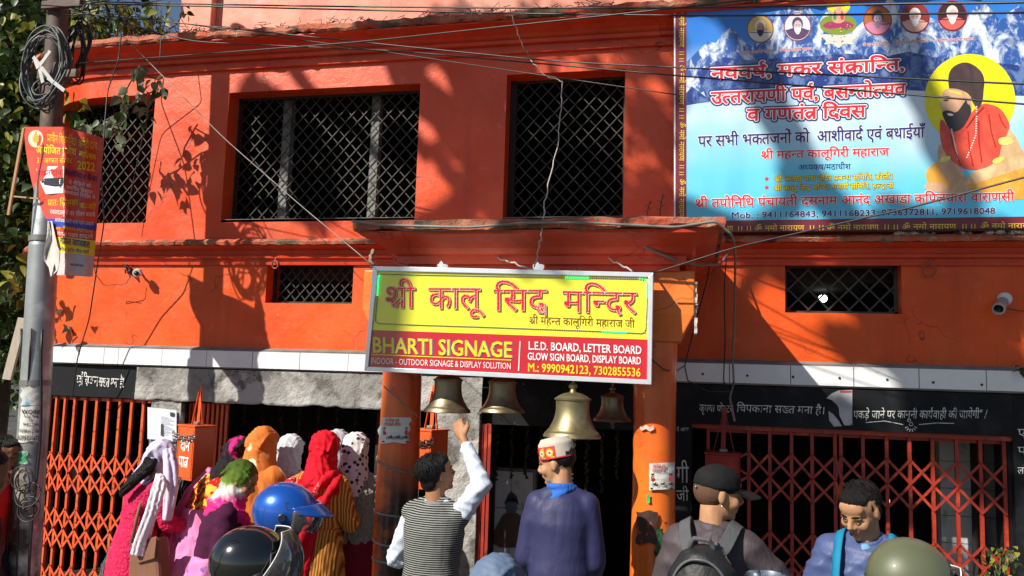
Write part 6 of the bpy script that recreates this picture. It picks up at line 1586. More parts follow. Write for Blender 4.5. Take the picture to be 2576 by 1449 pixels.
    # ---- pieces worn; all given in the figure's own space
    def piece(s, name, mat, fn, voxel=.012, smooth=4, fold=None):
        m = MB(); fn(m); m.v = [tuple(s.T @ Vector(v)) for v in m.v]; return to_surface(m, name, mat, s.o, voxel*1.0, smooth, fold)
    def raw(s, name, mat, fn, smooth=True, kind=None):
        m = MB(); fn(m); m.v = [tuple(s.T @ Vector(v)) for v in m.v]; return m.build(name, mat, s.o, smooth=smooth, kind=kind)
    def jacket(s, mat, name='jacket', g=.022, sleeves=(-1,1), low=-.12, voxel=.011, fold='h', amp=.005, collar=True, cut=0.0, wl=.09, sl=1.0):
        def fn(m):
            s.torso(m, g, low)
            for k in sleeves:
                e = s.el[k]; w = s.wr[k]; s.limb(m, s.sh[k], e, (.044+g)*sl, (.038+g*.9)*sl); s.limb(m, e, e.lerp(w, .93-cut), (.038+g*.9)*sl, (.029+g*.6)*sl)
        o = s.piece(name, mat, fn, voxel, 4, FH(amp, wl, len(s.o['label'])) if fold == 'h' else FV(amp, wl, 1))
        if collar:
            def fc(m): 
                n = s.nb+s.up*.012; ax = (s.hc-s.nb).normalized(); m.torus(n, .062, .014, ax, 22, 8); m.torus(n+ax*.018, .060, .012, ax, 22, 8)
            s.piece('collar', mat, fc, .007, 3)
        return o
    def legs(s, mat, name='trousers', g=.02, voxel=.018):
        def fn(m):
            for k in (-1, 1): s.limb(m, s.hip[k], s.kn[k], .085+g, .058+g*1.4); s.limb(m, s.kn[k], s.an[k]+Vector((0,0,.02)), .058+g*1.4, .045+g)
            m.ball(s.pel+Vector((0,0,-.02)), 1, (.165+g*.5,.12+g*.5,.12), 14, 10)
        s.piece(name, mat, fn, voxel, 3, FH(.005, .12, 3))
        def fs(m):
            for k in (-1, 1): s.limb(m, s.an[k]+Vector((0,-.03,-.035)), s.an[k]+Vector((k*.02,.17,-.04)), .042, .036)
        s.piece('shoes', flat((.04,.03,.03), .5), fs, .014, 3)
    def skirt(s, mat, name='skirt', g=.03, flare=.10, z1=None, voxel=.015, amp=.012, wl=.11, top=None):
        z1 = s.gz+.12 if z1 is None else z1
        def fn(m):
            t = top if top is not None else s.wa.z; c0 = Vector((s.wa.x, s.wa.y, t)); c1 = Vector((s.pel.x, s.pel.y, s.pel.z-.04)); c2 = Vector((s.pel.x, s.pel.y*.5, z1))
            s.loft(m, [(c0, .145+g, .105+g), (c1, .175+g, .135+g), (c1.lerp(c2,.5), .18+g+flare*.5, .15+g+flare*.5), (c2, .17+g+flare, .15+g+flare)], 28)
        return s.piece(name, mat, fn, voxel, 3, FV(amp, wl, 2))
    def hair(s, nape=True, puff=1.0, voxel=.006, fringe=True, hatted=False):
        H = s.Hm; Q = H.to_3x3()
        def fn(m):
            m.ball(H @ Vector((0,-.028,.038)), 1, (.0785*puff,.091*puff,.085*puff), 20, 14, Q)
            if fringe: m.ball(H @ Vector((0,.022,.072)), 1, (.066*puff,.062*puff,.044*puff), 18, 12, Q)
            if nape: m.ball(H @ Vector((0,-.060,-.035)), 1, (.060,.045,.050), 14, 10, Q)
            for k in (-1, 1): m.ball(H @ Vector((k*.063,.012,.026)), 1, (.009,.014,.024), 10, 8, Q)
        def strands_(m):
            rn = random.Random(3)
            for q in range(420):
                az = rn.uniform(-math.pi, math.pi); el = math.asin(rn.uniform(-.35, 1)); fr = math.cos(az)
                if fr > .25 and el < .75: continue
                if abs(az) < 2.0 and el < .05: continue
                b = Vector((.079*puff*math.sin(az)*math.cos(el), -.026+.090*puff*math.cos(az)*math.cos(el), .038+.085*puff*math.sin(el))); out = Vector((math.sin(az)*math.cos(el), math.cos(az)*math.cos(el), math.sin(el)))
                fl = Vector((.25*math.sin(az), .35+.5*fr, -.2)) if el > .7 else Vector((.1*math.sin(az), -.15, -1)); fl = (fl-out*fl.dot(out)).normalized(); L_ = rn.uniform(.016,.034)
                m.tube([H @ (b-out*.003), H @ (b+fl*L_*.5+out*.004), H @ (b+fl*L_+out*rn.uniform(.0,.006))], [.0022,.0018,.0006], 3, cap=False)
        if not hatted: s.raw('hair_strands', HAIR, strands_, kind='stuff')
        return s.piece('hair', HAIR, fn, voxel, 2, [(1,.4,.2,.030,.0016,1), (.9,.5,-.2,.013,.0009,2), (.8,.2,.4,.045,.0018,4)])
    def face(s, down=False):
        H = s.Hm; Q = H.to_3x3()
        for k in (-1, 1):
            if not down:
                s.raw('eye', EYEW, lambda m: m.ball(H @ Vector((k*.029,.0725,-.004)), 1, (.0115,.008,.0062), 12, 8, Q))
                s.raw('iris', EYED, lambda m: m.ball(H @ Vector((k*.029,.0780,-.004)), 1, (.0055,.0035,.0052), 10, 6, Q))
            else:
                s.raw('eyelashes', EYED, lambda m: m.tube([H @ Vector((k*x, y, z_)) for x, y, z_ in ((.016,.082,-.008),(.024,.0865,-.0115),(.034,.085,-.0115),(.042,.077,-.008))], .0022, 6))
            s.raw('eyebrow', HAIR, lambda m: m.tube([H @ Vector((k*x, y, z_)) for x, y, z_ in ((.010,.091,.018),(.026,.0915,.0235),(.040,.084,.022),(.049,.073,.015))], [.0030,.0042,.0036,.0018], 6))
        s.raw('lips', LIP, lambda m: (m.ball(H @ Vector((0,.0850,-.0570)), 1, (.021,.0095,.0042), 12, 8, Q), m.ball(H @ Vector((0,.0825,-.0655)), 1, (.0185,.0095,.0050), 12, 8, Q)))
    def scarf(s, mat, back=.30, g=.020, spread=.16, front=False, name='headscarf', amp=.007, open_face=False, wl=.062, z_shift=0, tall=1.0, dy=0.0):
        H = s.Hm; Q = H.to_3x3(); bk = s.nb
        def fn(m):
            oy = (-.022 if open_face else -.004)+dy
            m.ball(H @ Vector((0,oy-.008,.030+z_shift)), 1, (.076+g,.094+g,(.088+g)*tall), 20, 14, Q)
            m.ball(H @ Vector((0,oy-.020,-.045)), 1, (.072+g,(.078 if open_face else .092)+g,.070+g), 16, 12, Q)
            a = s.hc+Vector((0,-.03,-.03)); b = s.nb+Vector((0,-.02,-.0)); 
            m.tube([a, a.lerp(b,.5), b, b+Vector((0,-.02,-back*.55)), b+Vector((0,-.045,-back))], [.088+g*.5, .092+g*.5, .115, spread, spread*.95], 20)
            m.ball(b+Vector((0,-.02,-back)), spread*.95, (1,.7,.35), 16, 8)
            m.ball(s.nb+Vector((0,0,-.03)), 1, (.17,.105,.070), 18, 10)
            rn = random.Random(int(abs(s.hc.x*1e4))+len(s.o['label']))
            for k in range(7):                            # gathered pleats running from the brow to the nape
                u = -.9+1.8*k/6+rn.uniform(-.08,.08); pts = []
                for i in range(9):
                    t = .5+2.3*i/8; x = (.078+g)*math.sin(u)*(1-.25*max(0, t-2)); y = oy-.010+(.096+g)*math.cos(t)*(1 if t < 1.57 else .98); z_ = .026+z_shift+(.090+g)*math.sin(t)*math.cos(u)*(tall if t < 1.57 else 1)-max(0, t-1.9)*.075
                    pts.append(H @ Vector((x*(1+.06*math.sin(i+k)), y, z_)))
                m.tube(pts, [.004,.007,.008,.009,.010,.011,.011,.010,.008], 6)
            for k in range(3): m.torus(s.hc.lerp(s.nb, .45+.28*k)+Vector((0,-.012,-.0)), .088+.012*k, .013, (s.hc-s.nb)+Vector((rn.uniform(-.03,.03), rn.uniform(-.05,.03), 0)), 20, 6)
        return s.piece(name, mat, fn, .008, 4, FV(amp*.85, wl*1.1, 3)+[(.25,.5,1,.07,amp*.35,4)])
    def shawl(s, mat, low=.30, g=.035, name='shawl', amp=.009, half=0, wl=.1):
        def fn(m):
            c = s.nb; s.loft(m, [(s.ch+Vector((0,-.01,-low)), .19+g, .145+g), (s.ch+Vector((0,-.005,-low*.5)), .20+g, .145+g), (s.ch, .195+g, .125+g), (s.ch.lerp(s.nb,.6), .18+g, .10+g), (s.nb, .11+g, .075+g)], 24)
            for k in (-1, 1): m.ball(s.sh[k], .062+g, (1,1,1), 14, 10); s.limb(m, s.sh[k], s.el[k], .058+g, .050+g)
        return s.piece(name, mat, fn, .012, 4, FV(amp, wl, 5))

def smooth_pts(p, n=5):
    for _ in range(2): p = [p[0]]+sum([[p[i].lerp(p[i+1], .25), p[i].lerp(p[i+1], .75)] for i in range(len(p)-1)], [])+[p[-1]]
    return p
def pleats(m, pts, rs, ctr, n=5, spread=1.0, seed=1):
    rn = random.Random(seed); N = len(pts)
    for k in range(n):
        u = (k/(n-1)-.5)*2; ph = rn.uniform(-.25,.25); out_ = []; rr = []
        for i, p in enumerate(pts):
            d = (pts[min(N-1, i+1)]-pts[max(0, i-1)]).normalized(); o = p-ctr; o = (o-d*o.dot(d)).normalized(); sd = d.cross(o).normalized(); R_ = rs[i]
            out_.append(p+sd*R_*spread*(u+ph*math.sin(i*1.7+k))+o*R_*(.28*(1 if k % 2 else -1)+.35*math.cos(u*1.3)-.2)); rr.append(R_*(.42 if k % 2 else .34))
        m.tube(smooth_pts(out_), [rr[0]]*1+[rr[min(N-1, int(j*(N-1)/(len(smooth_pts(out_))-1)))] for j in range(1, len(smooth_pts(out_)))], 9)
def ribbon(m, pts, w, th=.006, ctr=None):
    n = len(pts); a = []
    for i, p in enumerate(pts):
        d = (pts[min(n-1, i+1)]-pts[max(0, i-1)]).normalized(); o = (p-ctr); o = (o-d*o.dot(d)).normalized(); sd = d.cross(o).normalized()
        a += [p-sd*w/2, p+sd*w/2, p+sd*w/2+o*th, p-sd*w/2+o*th]
    m.add(a, [(4*i+k, 4*i+(k+1) % 4, 4*i+4+(k+1) % 4, 4*i+4+k) for i in range(n-1) for k in range(4)]+[(3,2,1,0), (4*n-4, 4*n-3, 4*n-2, 4*n-1)])
# ---- women at the left doorway ------------------------------------------------
GRP = 'women crowding at the left doorway'
PINK_K = cloth('hot pink knit', (.72,.035,.14), .9, 8); v = PINK_K.voro(55); PINK_K.bump(v, .9, .008); PINK_K.base(PINK_K.mix(PINK_K.mask(v, .2, .5), PINK_K.cur(), (.50,.018,.07)))
WSC = cloth('white scarf cloth', (.68,.66,.72), .9); LIL = cloth('pale lilac cloth', (.55,.50,.66), .9)
arm_in = lambda k: (Vector((k*.03,.06,-.25)), Vector((-k*.06,.20,-.05)))
f = Fig('woman in hot pink knitted tunic, white scarf and long black hair by the corner gate', 407, 1109, 5.15, yaw=-38, sc_=.94, lean=13, head=(8,16,0), arms={1: (Vector((.03,.10,-.25)), Vector((.02,.20,-.02))), -1: (Vector((-.03,.03,-.27)), Vector((.02,.16,-.12)))}, skinm=SK2, group=GRP)
f.jacket(PINK_K.m, 'tunic', .024, low=-.30, amp=.005, collar=False); f.skirt(PINK_K.m, 'tunic_hem', .022, .02, z1=.55, amp=.005); f.skirt(cloth('white salwar', (.62,.58,.56)).m, 'salwar', -.02, .02, amp=.012, top=.8)
f.scarf(LIL.m, back=.02, g=.010, spread=.09, open_face=False, amp=.006, dy=.006)
def world_piece(F, name, mat, fn, voxel=.008, smooth=4, fold=None): m = MB(); fn(m); return to_surface(m, name, mat, F.o, voxel, smooth, fold)
def strands(m):
    rn = random.Random(5)
    for k in range(26):
        j = lambda a: Vector([rn.uniform(-a, a) for _ in range(3)]); e = rn.uniform(.72, 1.05); c0 = [P(382,1165,5.06), P(372,1178,5.00), P(356,1192,4.96), P(334,1214,4.93), P(316,1232,4.92), P(303,1246,4.91)]
        o = j(.028); pts = [p+o*(1.1-.10*i)+j(.007) for i, p in enumerate(c0)]; pts[-1] = pts[-2].lerp(pts[-1], e); m.tube(pts, [.015,.015,.013,.011,.008,.002], 7)
world_piece(f, 'long_hair', HAIR, strands, .005, 1, [(.7,.5,.6,.016,.002,1)])
world_piece(f, 'hanging_scarf', WSC.m, lambda m: pleats(m, [P(404,1196,5.02), P(403,1218,4.90), P(394,1250,4.86), P(379,1300,4.84), P(360,1350,4.84), P(348,1395,4.85)], [.022,.032,.033,.031,.034,.038], Vector((P(360,1300,5.3))), 6), .006, 1, [(.9,.2,.15,.05,.003,2)])
world_piece(f, 'hanging_scarf', LIL.m, lambda m: pleats(m, [P(424,1130,5.10), P(430,1170,5.05), P(432,1220,5.03), P(428,1270,5.03), P(420,1310,5.03)], [.03,.036,.036,.032,.02], Vector((P(400,1200,5.4))), 5), .006, 1, FV(.003, .05, 4))
BAG = cloth('brown leatherette', (.20,.10,.06), .5, 3)
bg_ = thing('shoulder_bag', 'brown shoulder bag hanging behind the woman in hot pink', 'bag', P(362, 1440, 4.9))
m = MB(); m.prism([P(325,1372,4.88), P(392,1352,4.86), P(402,1470,4.86), P(318,1480,4.88)], (.03,.10,0)); m.build('pouch', BAG.m, bg_, bevel=.02); m = MB(); m.prism([P(327,1368,4.868), P(394,1349,4.848), P(388,1405,4.838), P(345,1418,4.858)], (.002,.008,0)); m.build('flap', BAG.m, bg_, bevel=.004)
MB().tube([P(330,1372,4.9), P(345,1300,4.93), P(368,1220,5.0), P(392,1180,5.05)], .012, 6).build('strap', BAG.m, bg_, smooth=True)
STR = cloth('black striped shawl cloth', (.012,.012,.014), .9); wv = STR.wave(22, 'X', 2.5, None, 1.2); STR.base(STR.mix(STR.mask(wv, .93, .98), (.012,.012,.014), (.45,.42,.40)))
f = Fig('bowed woman wrapped in a black shawl with thin pale stripes behind the pink tunic', 447, 1204, 5.55, yaw=-30, sc_=.90, lean=45, head=(0,40,0), group=GRP, hands=False)
f.scarf(STR.m, .25, .02, .15); f.shawl(STR.m, .34); f.skirt(STR.m, 'skirt', .03, .06)
# black and magenta scarf, patterned shawl, lilac sari
BMG = cloth('black and magenta scarf', (.018,.014,.018), .85); n_ = BMG.noise(3.0, 4, .6, BMG.scaled(3,1.5,1.0,(0,.6,0)), .6); BMG.base(BMG.mix(BMG.mask(n_, .60, .66), BMG.cur(), (.62,.02,.20)))
PAT = cloth('red and yellow printed shawl', (.62,.42,.06), .85); v = PAT.voro(16, PAT.scaled(1,1,1.4), 'SMOOTH_F1'); n_ = PAT.noise(14, 3, .5, None, 2.2); PAT.base(PAT.mix(PAT.mask(n_, .47, .53), (.60,.40,.05), (.40,.012,.015))); PAT.base(PAT.mix(PAT.mask(v, .14, .08), PAT.cur(), (.50,.02,.02)))
SARI = cloth('pink lilac chiffon', (.60,.14,.34), .6); n_ = SARI.noise(2, 3, .5, SARI.scaled(2,2,.8)); SARI.base(SARI.mix(SARI.mask(n_, .4, .6), (.66,.22,.46), (.62,.07,.20))); SARI.patch((.12,.05,.40), 11, .68, .71, 2, .8)
f = Fig('woman in black and magenta headscarf with red and yellow patterned shawl', 604, 1104, 5.45, yaw=-12, sc_=.95, lean=22, side=10, head=(10,22,8), group=GRP, hands=False, arms={-1: (Vector((-.10,.0,-.26)), Vector((.03,.15,-.12))), 1: arm_in(1)})
f.scarf(BMG.m, .16, .018, .13); f.shawl(PAT.m, .16, .03, amp=.006); f.skirt(SARI.m, 'sari', .05, .10, amp=.014, wl=.10, top=1.16)
f.piece('sari_end', SARI.m, lambda m: pleats(m, [f.nb+Vector((-.12,-.02,.03)), f.sh[-1]+Vector((-.07,-.07,-.06)), f.sh[-1]+Vector((-.14,-.09,-.30)), f.pel+Vector((-.24,-.10,-.02)), f.pel+Vector((-.26,-.08,-.45))], [.05,.075,.09,.10,.12], f.ch, 6), .009, 2, FV(.006, .07, 1))
# green, white and pink tie-dye scarf, face in profile
TD = cloth('tie-dye scarf', (.6,.6,.6), .8); z_ = TD.xyz()[2]; n_ = TD.noise(3.2, 5, .6, TD.scaled(5, 5, 1.2), .5)
h0 = Z_(610, 1162, 4.7); k_ = TD.mathn('ADD', z_, TD.mathn('MULTIPLY', TD.mathn('SUBTRACT', n_, .5), .16)); TD.base(TD.ramp(TD.mask(k_, h0-.36, h0+.0), [(0,(.58,.018,.16)), (.40,(.66,.03,.22)), (.52,(.72,.62,.64)), (.62,(.62,.64,.50)), (.70,(.13,.20,.03)), (1,(.045,.085,.012))]))
PURP = cloth('dark purple wool', (.060,.012,.040), .95, 8); PURP.bump(PURP.noise(60), .5, .004)
f = Fig('woman in green, white and pink tie-dye headscarf, her face turned right and downward', 612, 1166, 4.65, yaw=-62, sc_=.90, lean=16, head=(22,26,0), skinm=SK1, group=GRP, hands=False, voxel=.008)
f.scarf(TD.m, .12, .016, .12, open_face=True, amp=.005, wl=.06); f.jacket(PURP.m, 'cardigan', .03, amp=.005, collar=False); f.face(True); f.skirt(SARI.m, 'skirt', .03, .06)
f.piece('scarf_wrap', TD.m, lambda m: (pleats(m, [f.nb+Vector((-.15,.04,-.01)), f.nb+Vector((-.10,-.09,.02)), f.nb+Vector((.05,-.11,.02)), f.nb+Vector((.15,-.02,-.02)), f.nb+Vector((.12,.09,-.06)), f.nb+Vector((.0,.12,-.12)), f.nb+Vector((-.12,.10,-.22))], [.03,.04,.045,.04,.038,.036,.03], f.ch, 5), m.tube([f.nb+Vector((-.14,.02,-.02)), f.nb+Vector((-.20,.0,-.14)), f.nb+Vector((-.22,.02,-.30))], [.04,.035,.02], 10)), .009, 4, FV(.007, .05, 1))
# orange scarf
ORS = cloth('saffron cotton with pale paisley', (.58,.17,.035), .8); v = ORS.voro(5.2, ORS.scaled(1.3,1,.9,(0,.5,0))); ORS.base(ORS.mix(ORS.mask(v, .34, .31), ORS.cur(), (.72,.62,.42))); ORS.base(ORS.mix(ORS.mask(v, .24, .22), ORS.cur(), (.58,.24,.06)))
f = Fig('woman under a large saffron headscarf with pale paisley print', 664, 1084, 5.35, yaw=-8, sc_=.97, lean=14, head=(0,10,0), group=GRP, hands=False)
f.scarf(ORS.m, .34, .022, .20, amp=.007, wl=.12, tall=1.12); f.shawl(ORS.m, .34, .04, amp=.009, wl=.14); f.skirt(cloth('brown skirt', (.18,.07,.04)).m)
f.piece('scarf_drape', ORS.m, lambda m: m.tube([f.hc+Vector((0,-.01,.03)), f.hc+Vector((0,-.03,-.12)), f.nb+Vector((0,-.04,-.12)), f.nb+Vector((0,-.06,-.34))], [.098,.125,.18,.245], 22), .010, 4, FV(.008, .12, 6))
# white scarf
GW = cloth('grey-white knitted scarf', (.52,.54,.58), .95, 6); GW.bump(GW.wave(30, 'X', 1.5), .3, .004)
f = Fig('woman in plain grey-white headscarf between the saffron and the red headscarf', 733, 1100, 5.65, yaw=5, sc_=.95, lean=16, head=(0,12,0), group=GRP, hands=False)
f.scarf(GW.m, .08, .020, .10, amp=.007); f.shawl(cloth('dusty pink shawl', (.50,.30,.27)).m, .36, .03); f.skirt(cloth('grey skirt', (.15,.14,.16)).m)
f = Fig('person with pale scarf mostly hidden behind the red headscarf', 852, 1088, 5.85, yaw=0, sc_=.95, lean=14, head=(0,12,0), group=GRP, hands=False)
f.scarf(cloth('pale mauve scarf', (.40,.38,.44)).m, .2, .02, .13); f.shawl(cloth('mauve shawl', (.25,.22,.26)).m, .36, .03); f.skirt(cloth('grey skirt', (.15,.14,.16)).m)
# red scarf, mustard kurta
REDS = cloth('crimson scarf', (.60,.008,.022), .75, 5, fold=.6); REDB = cloth('crimson shawl with woven border', (.52,.008,.02), .75); n_ = REDB.noise(46, 3, .6, None, 1.5); z1_ = REDB.noise(2.0, 2, .5, REDB.scaled(2.5,1,1,(0,.7,0))); REDB.base(REDB.mix(REDB.mathn('MULTIPLY', REDB.mask(z1_, .55, .57), REDB.mask(n_, .50, .55)), REDB.cur(), (.55,.34,.28)))
MUS = cloth('mustard striped cotton', (.45,.20,.03), .8); wv = MUS.wave(9.5, 'X', .25, None, .5); MUS.base(MUS.ramp(wv, [(0,(.16,.05,.015)), (.16,(.50,.17,.02)), (.45,(.52,.24,.04)), (.62,(.62,.42,.16)), (.78,(.50,.20,.025)), (1,(.22,.07,.02))]))
f = Fig('woman in crimson headscarf and shawl over a mustard striped long tunic', 820, 1092, 5.15, yaw=4, sc_=.95, lean=10, head=(0,10,0), group=GRP, hands=False, arms={1: (Vector((.08,.02,-.26)), Vector((-.02,.20,.02))), -1: arm_in(-1)})
f.scarf(REDS.m, .10, .022, .12, amp=.009); f.jacket(MUS.m, 'tunic', .026, low=-.25, amp=.005, collar=False, cut=.25); f.skirt(MUS.m, 'tunic_skirt', .03, .05, z1=.32, amp=.010)
f.piece('shawl', REDB.m, lambda m: (pleats(m, [f.nb+Vector((.10,.05,.0)), f.nb+Vector((.11,-.07,.0)), f.nb+Vector((.03,-.13,-.10)), f.wa+Vector((-.06,-.15,.05)), f.pel+Vector((-.10,-.17,-.06)), f.pel+Vector((-.12,-.18,-.35))], [.05,.07,.10,.11,.10,.09], f.ch, 6), pleats(m, [f.nb+Vector((-.12,.04,-.02)), f.sh[-1]+Vector((-.04,-.05,-.02)), f.sh[-1]+Vector((-.05,-.08,-.22)), f.pel+Vector((-.14,-.14,.0))], [.06,.10,.12,.10], f.ch, 5)), .009, 2, FV(.005, .08, 2))
# dotted scarf, grey cardigan
DOT = cloth('white scarf with black dots', (.62,.58,.60), .85); v = DOT.voro(26); DOT.base(DOT.mix(DOT.mask(v, .36, .30), DOT.cur(), (.03,.03,.04)))
GRYK = cloth('grey cable knit', (.22,.23,.20), .95, 8); GRYK.bump(GRYK.wave(9, 'X', 5, None, 3), .9, .015)
f = Fig('woman in dotted white headscarf and grey knitted cardigan next to the left pillar', 897, 1095, 5.4, yaw=10, sc_=.95, lean=10, head=(0,8,0), group=GRP, hands=False)
f.scarf(DOT.m, .16, .020, .13, amp=.006); f.jacket(GRYK.m, 'cardigan', .035, low=-.10, amp=.006, collar=False); f.skirt(cloth('maroon skirt', (.14,.008,.02)).m, 'skirt', .03, .04, top=1.0)

# ---- man ringing the bell --------------------------------------------------------
SHIRT = cloth('pale blue-white shirting', (.60,.66,.76), .75, 5); SHIRT.base(SHIRT.mix(SHIRT.mathn('MULTIPLY', SHIRT.mask(SHIRT.wave(40, 'X', .4), .6, .9), .45), SHIRT.cur(), (.36,.44,.62)))
VEST = cloth('black and grey striped knit', (.02,.02,.022), .9, 8); wv = VEST.wave(29, 'Z', .35, None, 1); VEST.base(VEST.mix(VEST.mask(wv, .50, .62), (.014,.014,.016), (.26,.27,.25))); VEST.bump(wv, .4, .004)
f = Fig('man in striped sleeveless sweater and pale shirt raising his arm to ring a bell', 1100, 1141, 4.28, yaw=-8, sc_=.93, lean=6, head=(38,-16,0), skinm=SK1, voxel=.0075,
        arms={1: (Vector((.130,.03,.185)), Vector((-.150,.06,.240))), -1: (Vector((-.115,.02,-.27)), Vector((.16,.14,-.02)))})
def _sh(m):
    f.torso(m, .016, -.10)
    for k in (-1, 1): f.limb(m, f.sh[k], f.el[k], .062, .056); f.limb(m, f.el[k], f.el[k].lerp(f.wr[k], .82), .056, .040)
f.piece('shirt', SHIRT.m, _sh, .010, 3, FH(.009, .07, 3))
f.piece('sweater_vest', VEST.m, lambda m: (f.torso(m, .028, -.16, 1.02),), .010, 4, FH(.004, .13, 2))
def _band(m):
    for k in (-1, 1):
        c = f.sh[k]+Vector((-k*.020,0,-.012)); pts = []
        for i in range(25): a = 2*math.pi*i/24; pts.append(c+Vector((k*.004-k*.016*math.cos(a), .078*math.sin(a), -.030+.098*math.cos(a))))
        m.tube(pts, .011, 8)
f.piece('armhole_band', flat((.05,.05,.055), .9), _band, .006, 2)
f.piece('sweater_collar', cloth('grey knit collar', (.20,.21,.22)).m, lambda m: (m.torus(f.nb+f.up*.01, .068, .018, (f.hc-f.nb), 24, 8), m.torus(f.nb-f.up*.012, .075, .018, (f.hc-f.nb), 24, 8)), .007, 3)
f.hair(puff=1.06); f.face(); f.legs(cloth('navy trousers', (.02,.025,.05)).m)

# ---- young man in patterned cap ----------------------------------------------------
JKT = cloth('slate-violet jacket', (.030,.031,.092), .55, 3, fold=.28)
f = Fig('young man in felt cap with patterned band and slate-violet jacket under the big bell', 1402, 1096, 4.12, yaw=6, sc_=.90, lean=4, head=(-76,12,0), skinm=SK2, voxel=.0065, hat=.035, wide=.93,
        arms={-1: (Vector((-.06,.02,-.28)), Vector((.06,.16,-.17))), 1: (Vector((.05,-.01,-.29)), Vector((-.03,.16,-.18)))})
f.jacket(JKT.m, g=.030, low=-.20, amp=.005, wl=.24, collar=False, sl=1.06); f.legs(cloth('dark trousers', (.02,.02,.028)).m); f.hair(nape=False, hatted=True); f.face()
f.piece('neck_scarf', cloth('bright blue scarf', (.035,.13,.48), .8).m, lambda m: (m.torus(f.nb+f.up*.020, .066, .020, (f.hc-f.nb), 22, 8), m.torus(f.nb+f.up*.045+Vector((-.01,-.01,0)), .060, .018, (f.hc-f.nb)+Vector((.03,0,0)), 22, 8), m.torus(f.nb-f.up*.006+Vector((-.02,.0,0)), .078, .020, (f.hc-f.nb)+Vector((-.06,0,0)), 22, 8)), .006, 3, FV(.004, .03, 1))
H = f.Hm; FELT = cloth('cream felt', (.46,.42,.36), .95, 12); FELT = FELT.m
def ecyl(m, z0, z1, rx0, ry0, rx1, ry1, c=(0,-.012), n=36, a0=0, a1=2*math.pi, th=.0):
    vs = []; steps = 6; full = abs(a1-a0-2*math.pi) < 1e-3; nn = n if full else n+1
    for j in range(steps+1):
        t = j/steps; rx = rx0+(rx1-rx0)*t; ry = ry0+(ry1-ry0)*t; z_ = z0+(z1-z0)*t
        for k in range(nn): a = a0+(a1-a0)*k/n; vs.append(H @ Vector((c[0]+rx*math.sin(a), c[1]+ry*math.cos(a), z_)))
    fs = [(j*nn+k, j*nn+(k+1) % nn, (j+1)*nn+(k+1) % nn, (j+1)*nn+k) for j in range(steps) for k in range(nn if full else nn-1)]
    m.add(vs, fs); return nn
def _cap(m):
    ecyl(m, .035, .110, .0860, .1010, .083, .098); b = len(m.v)
    ecyl(m, .110, .138, .083, .098, .064, .078); ecyl(m, .138, .146, .064, .078, .001, .001)
f.raw('felt_cap', FELT, _cap)
BND = Mat('embroidered band', (.55,.06,.03), .8); br = BND.nt.nodes.new('ShaderNodeTexChecker'); br.inputs['Scale'].default_value = 60; BND.L(BND.co, br.inputs[0]); v = BND.voro(30); n_ = BND.mask(v, .35, .30); BND.base(BND.mix(n_, (.58,.05,.02), (.70,.42,.04))); BND.base(BND.mix(BND.mask(v, .16, .12), BND.cur(), (.10,.35,.10)))
f.raw('patterned_band', BND.m, lambda m: ecyl(m, .036, .092, .0885, .1035, .0865, .1015, a0=-1.75, a1=1.75))
f.raw('band_piping', flat((.55,.02,.06), .7), lambda m: (ecyl(m, .030, .037, .0890, .1040, .0890, .1040), ecyl(m, .092, .097, .0872, .1022, .0868, .1018, a0=-1.75, a1=1.75)))
for a_ in (-.30, -.95, .35, -1.45):                       # rosettes embroidered on the band
    def ros(m, r, o_, col=None):
        c = H @ Vector((.0885*math.sin(a_), -.012+.1035*math.cos(a_), .064)); n0 = (H.to_3x3() @ Vector((math.sin(a_), math.cos(a_), 0))).normalized(); u_ = (H.to_3x3() @ Vector((0,0,1))); w_ = n0.cross(u_)
        m.add([c+n0*o_+(u_*math.cos(2*math.pi*k/8)+w_*math.sin(2*math.pi*k/8))*r for k in range(8)], [tuple(range(8))])
    f.raw('rosette', flat((.62,.34,.03), .8), lambda m: ros(m, .024, .0015)); f.raw('rosette', flat((.60,.62,.55) if a_ in (-.30,) else (.60,.62,.50), .8), lambda m: ros(m, .015, .003)); f.raw('rosette', flat((.50,.03,.05) if a_ < -.5 else (.70,.25,.02), .8), lambda m: ros(m, .0075, .0045))

# ---- man with black baseball cap and backpack ---------------------------------------
CHAR = cloth('charcoal mauve windbreaker', (.062,.048,.055), .6, 4, fold=.5); 
f = Fig('man in black baseball cap and charcoal jacket carrying a dark backpack', 1808, 1168, 3.55, yaw=-10, sc_=.93, lean=3, head=(66,6,0), skinm=SK2, voxel=.0075, hat=.010, wide=.95,
        arms={1: (Vector((.20,.10,-.22)), Vector((-.06,.24,-.02))), -1: (Vector((-.09,.02,-.28)), Vector((.08,.2,-.08)))})
f.jacket(CHAR.m, g=.034, low=-.18, amp=.009, wl=.14, sl=1.12); f.legs(cloth('black trousers', (.015,.015,.018)).m)
f.piece('elbow_panel', cloth('mid grey panel', (.13,.13,.135), .6).m, lambda m: (m.ball(f.el[1]+Vector((.008,-.008,-.008)), .083, (1,1,1), 14, 10), f.limb(m, f.el[1], f.el[1].lerp(f.wr[1],.6), .080, .062)), .010, 4, FH(.007, .09, 1))
H = f.Hm; Q = H.to_3x3(); CAPB = cloth('black cotton twill', (.012,.012,.013), .75, 8)
f.piece('stubble_hair', cloth('cropped dark hair', (.10,.055,.035), .8).m, lambda m: m.ball(H @ Vector((0,-.030,.010)), 1, (.0775,.0835,.080), 18, 12, Q), .007, 2)
f.piece('cap_crown', CAPB.m, lambda m: (m.ball(H @ Vector((0,-.010,.050)), 1, (.086,.104,.075), 24, 16, Q), m.ball(H @ Vector((0,-.010,.035)), 1, (.087,.105,.035), 24, 12, Q)), .006, 3, FH(.0018, .05, 1))
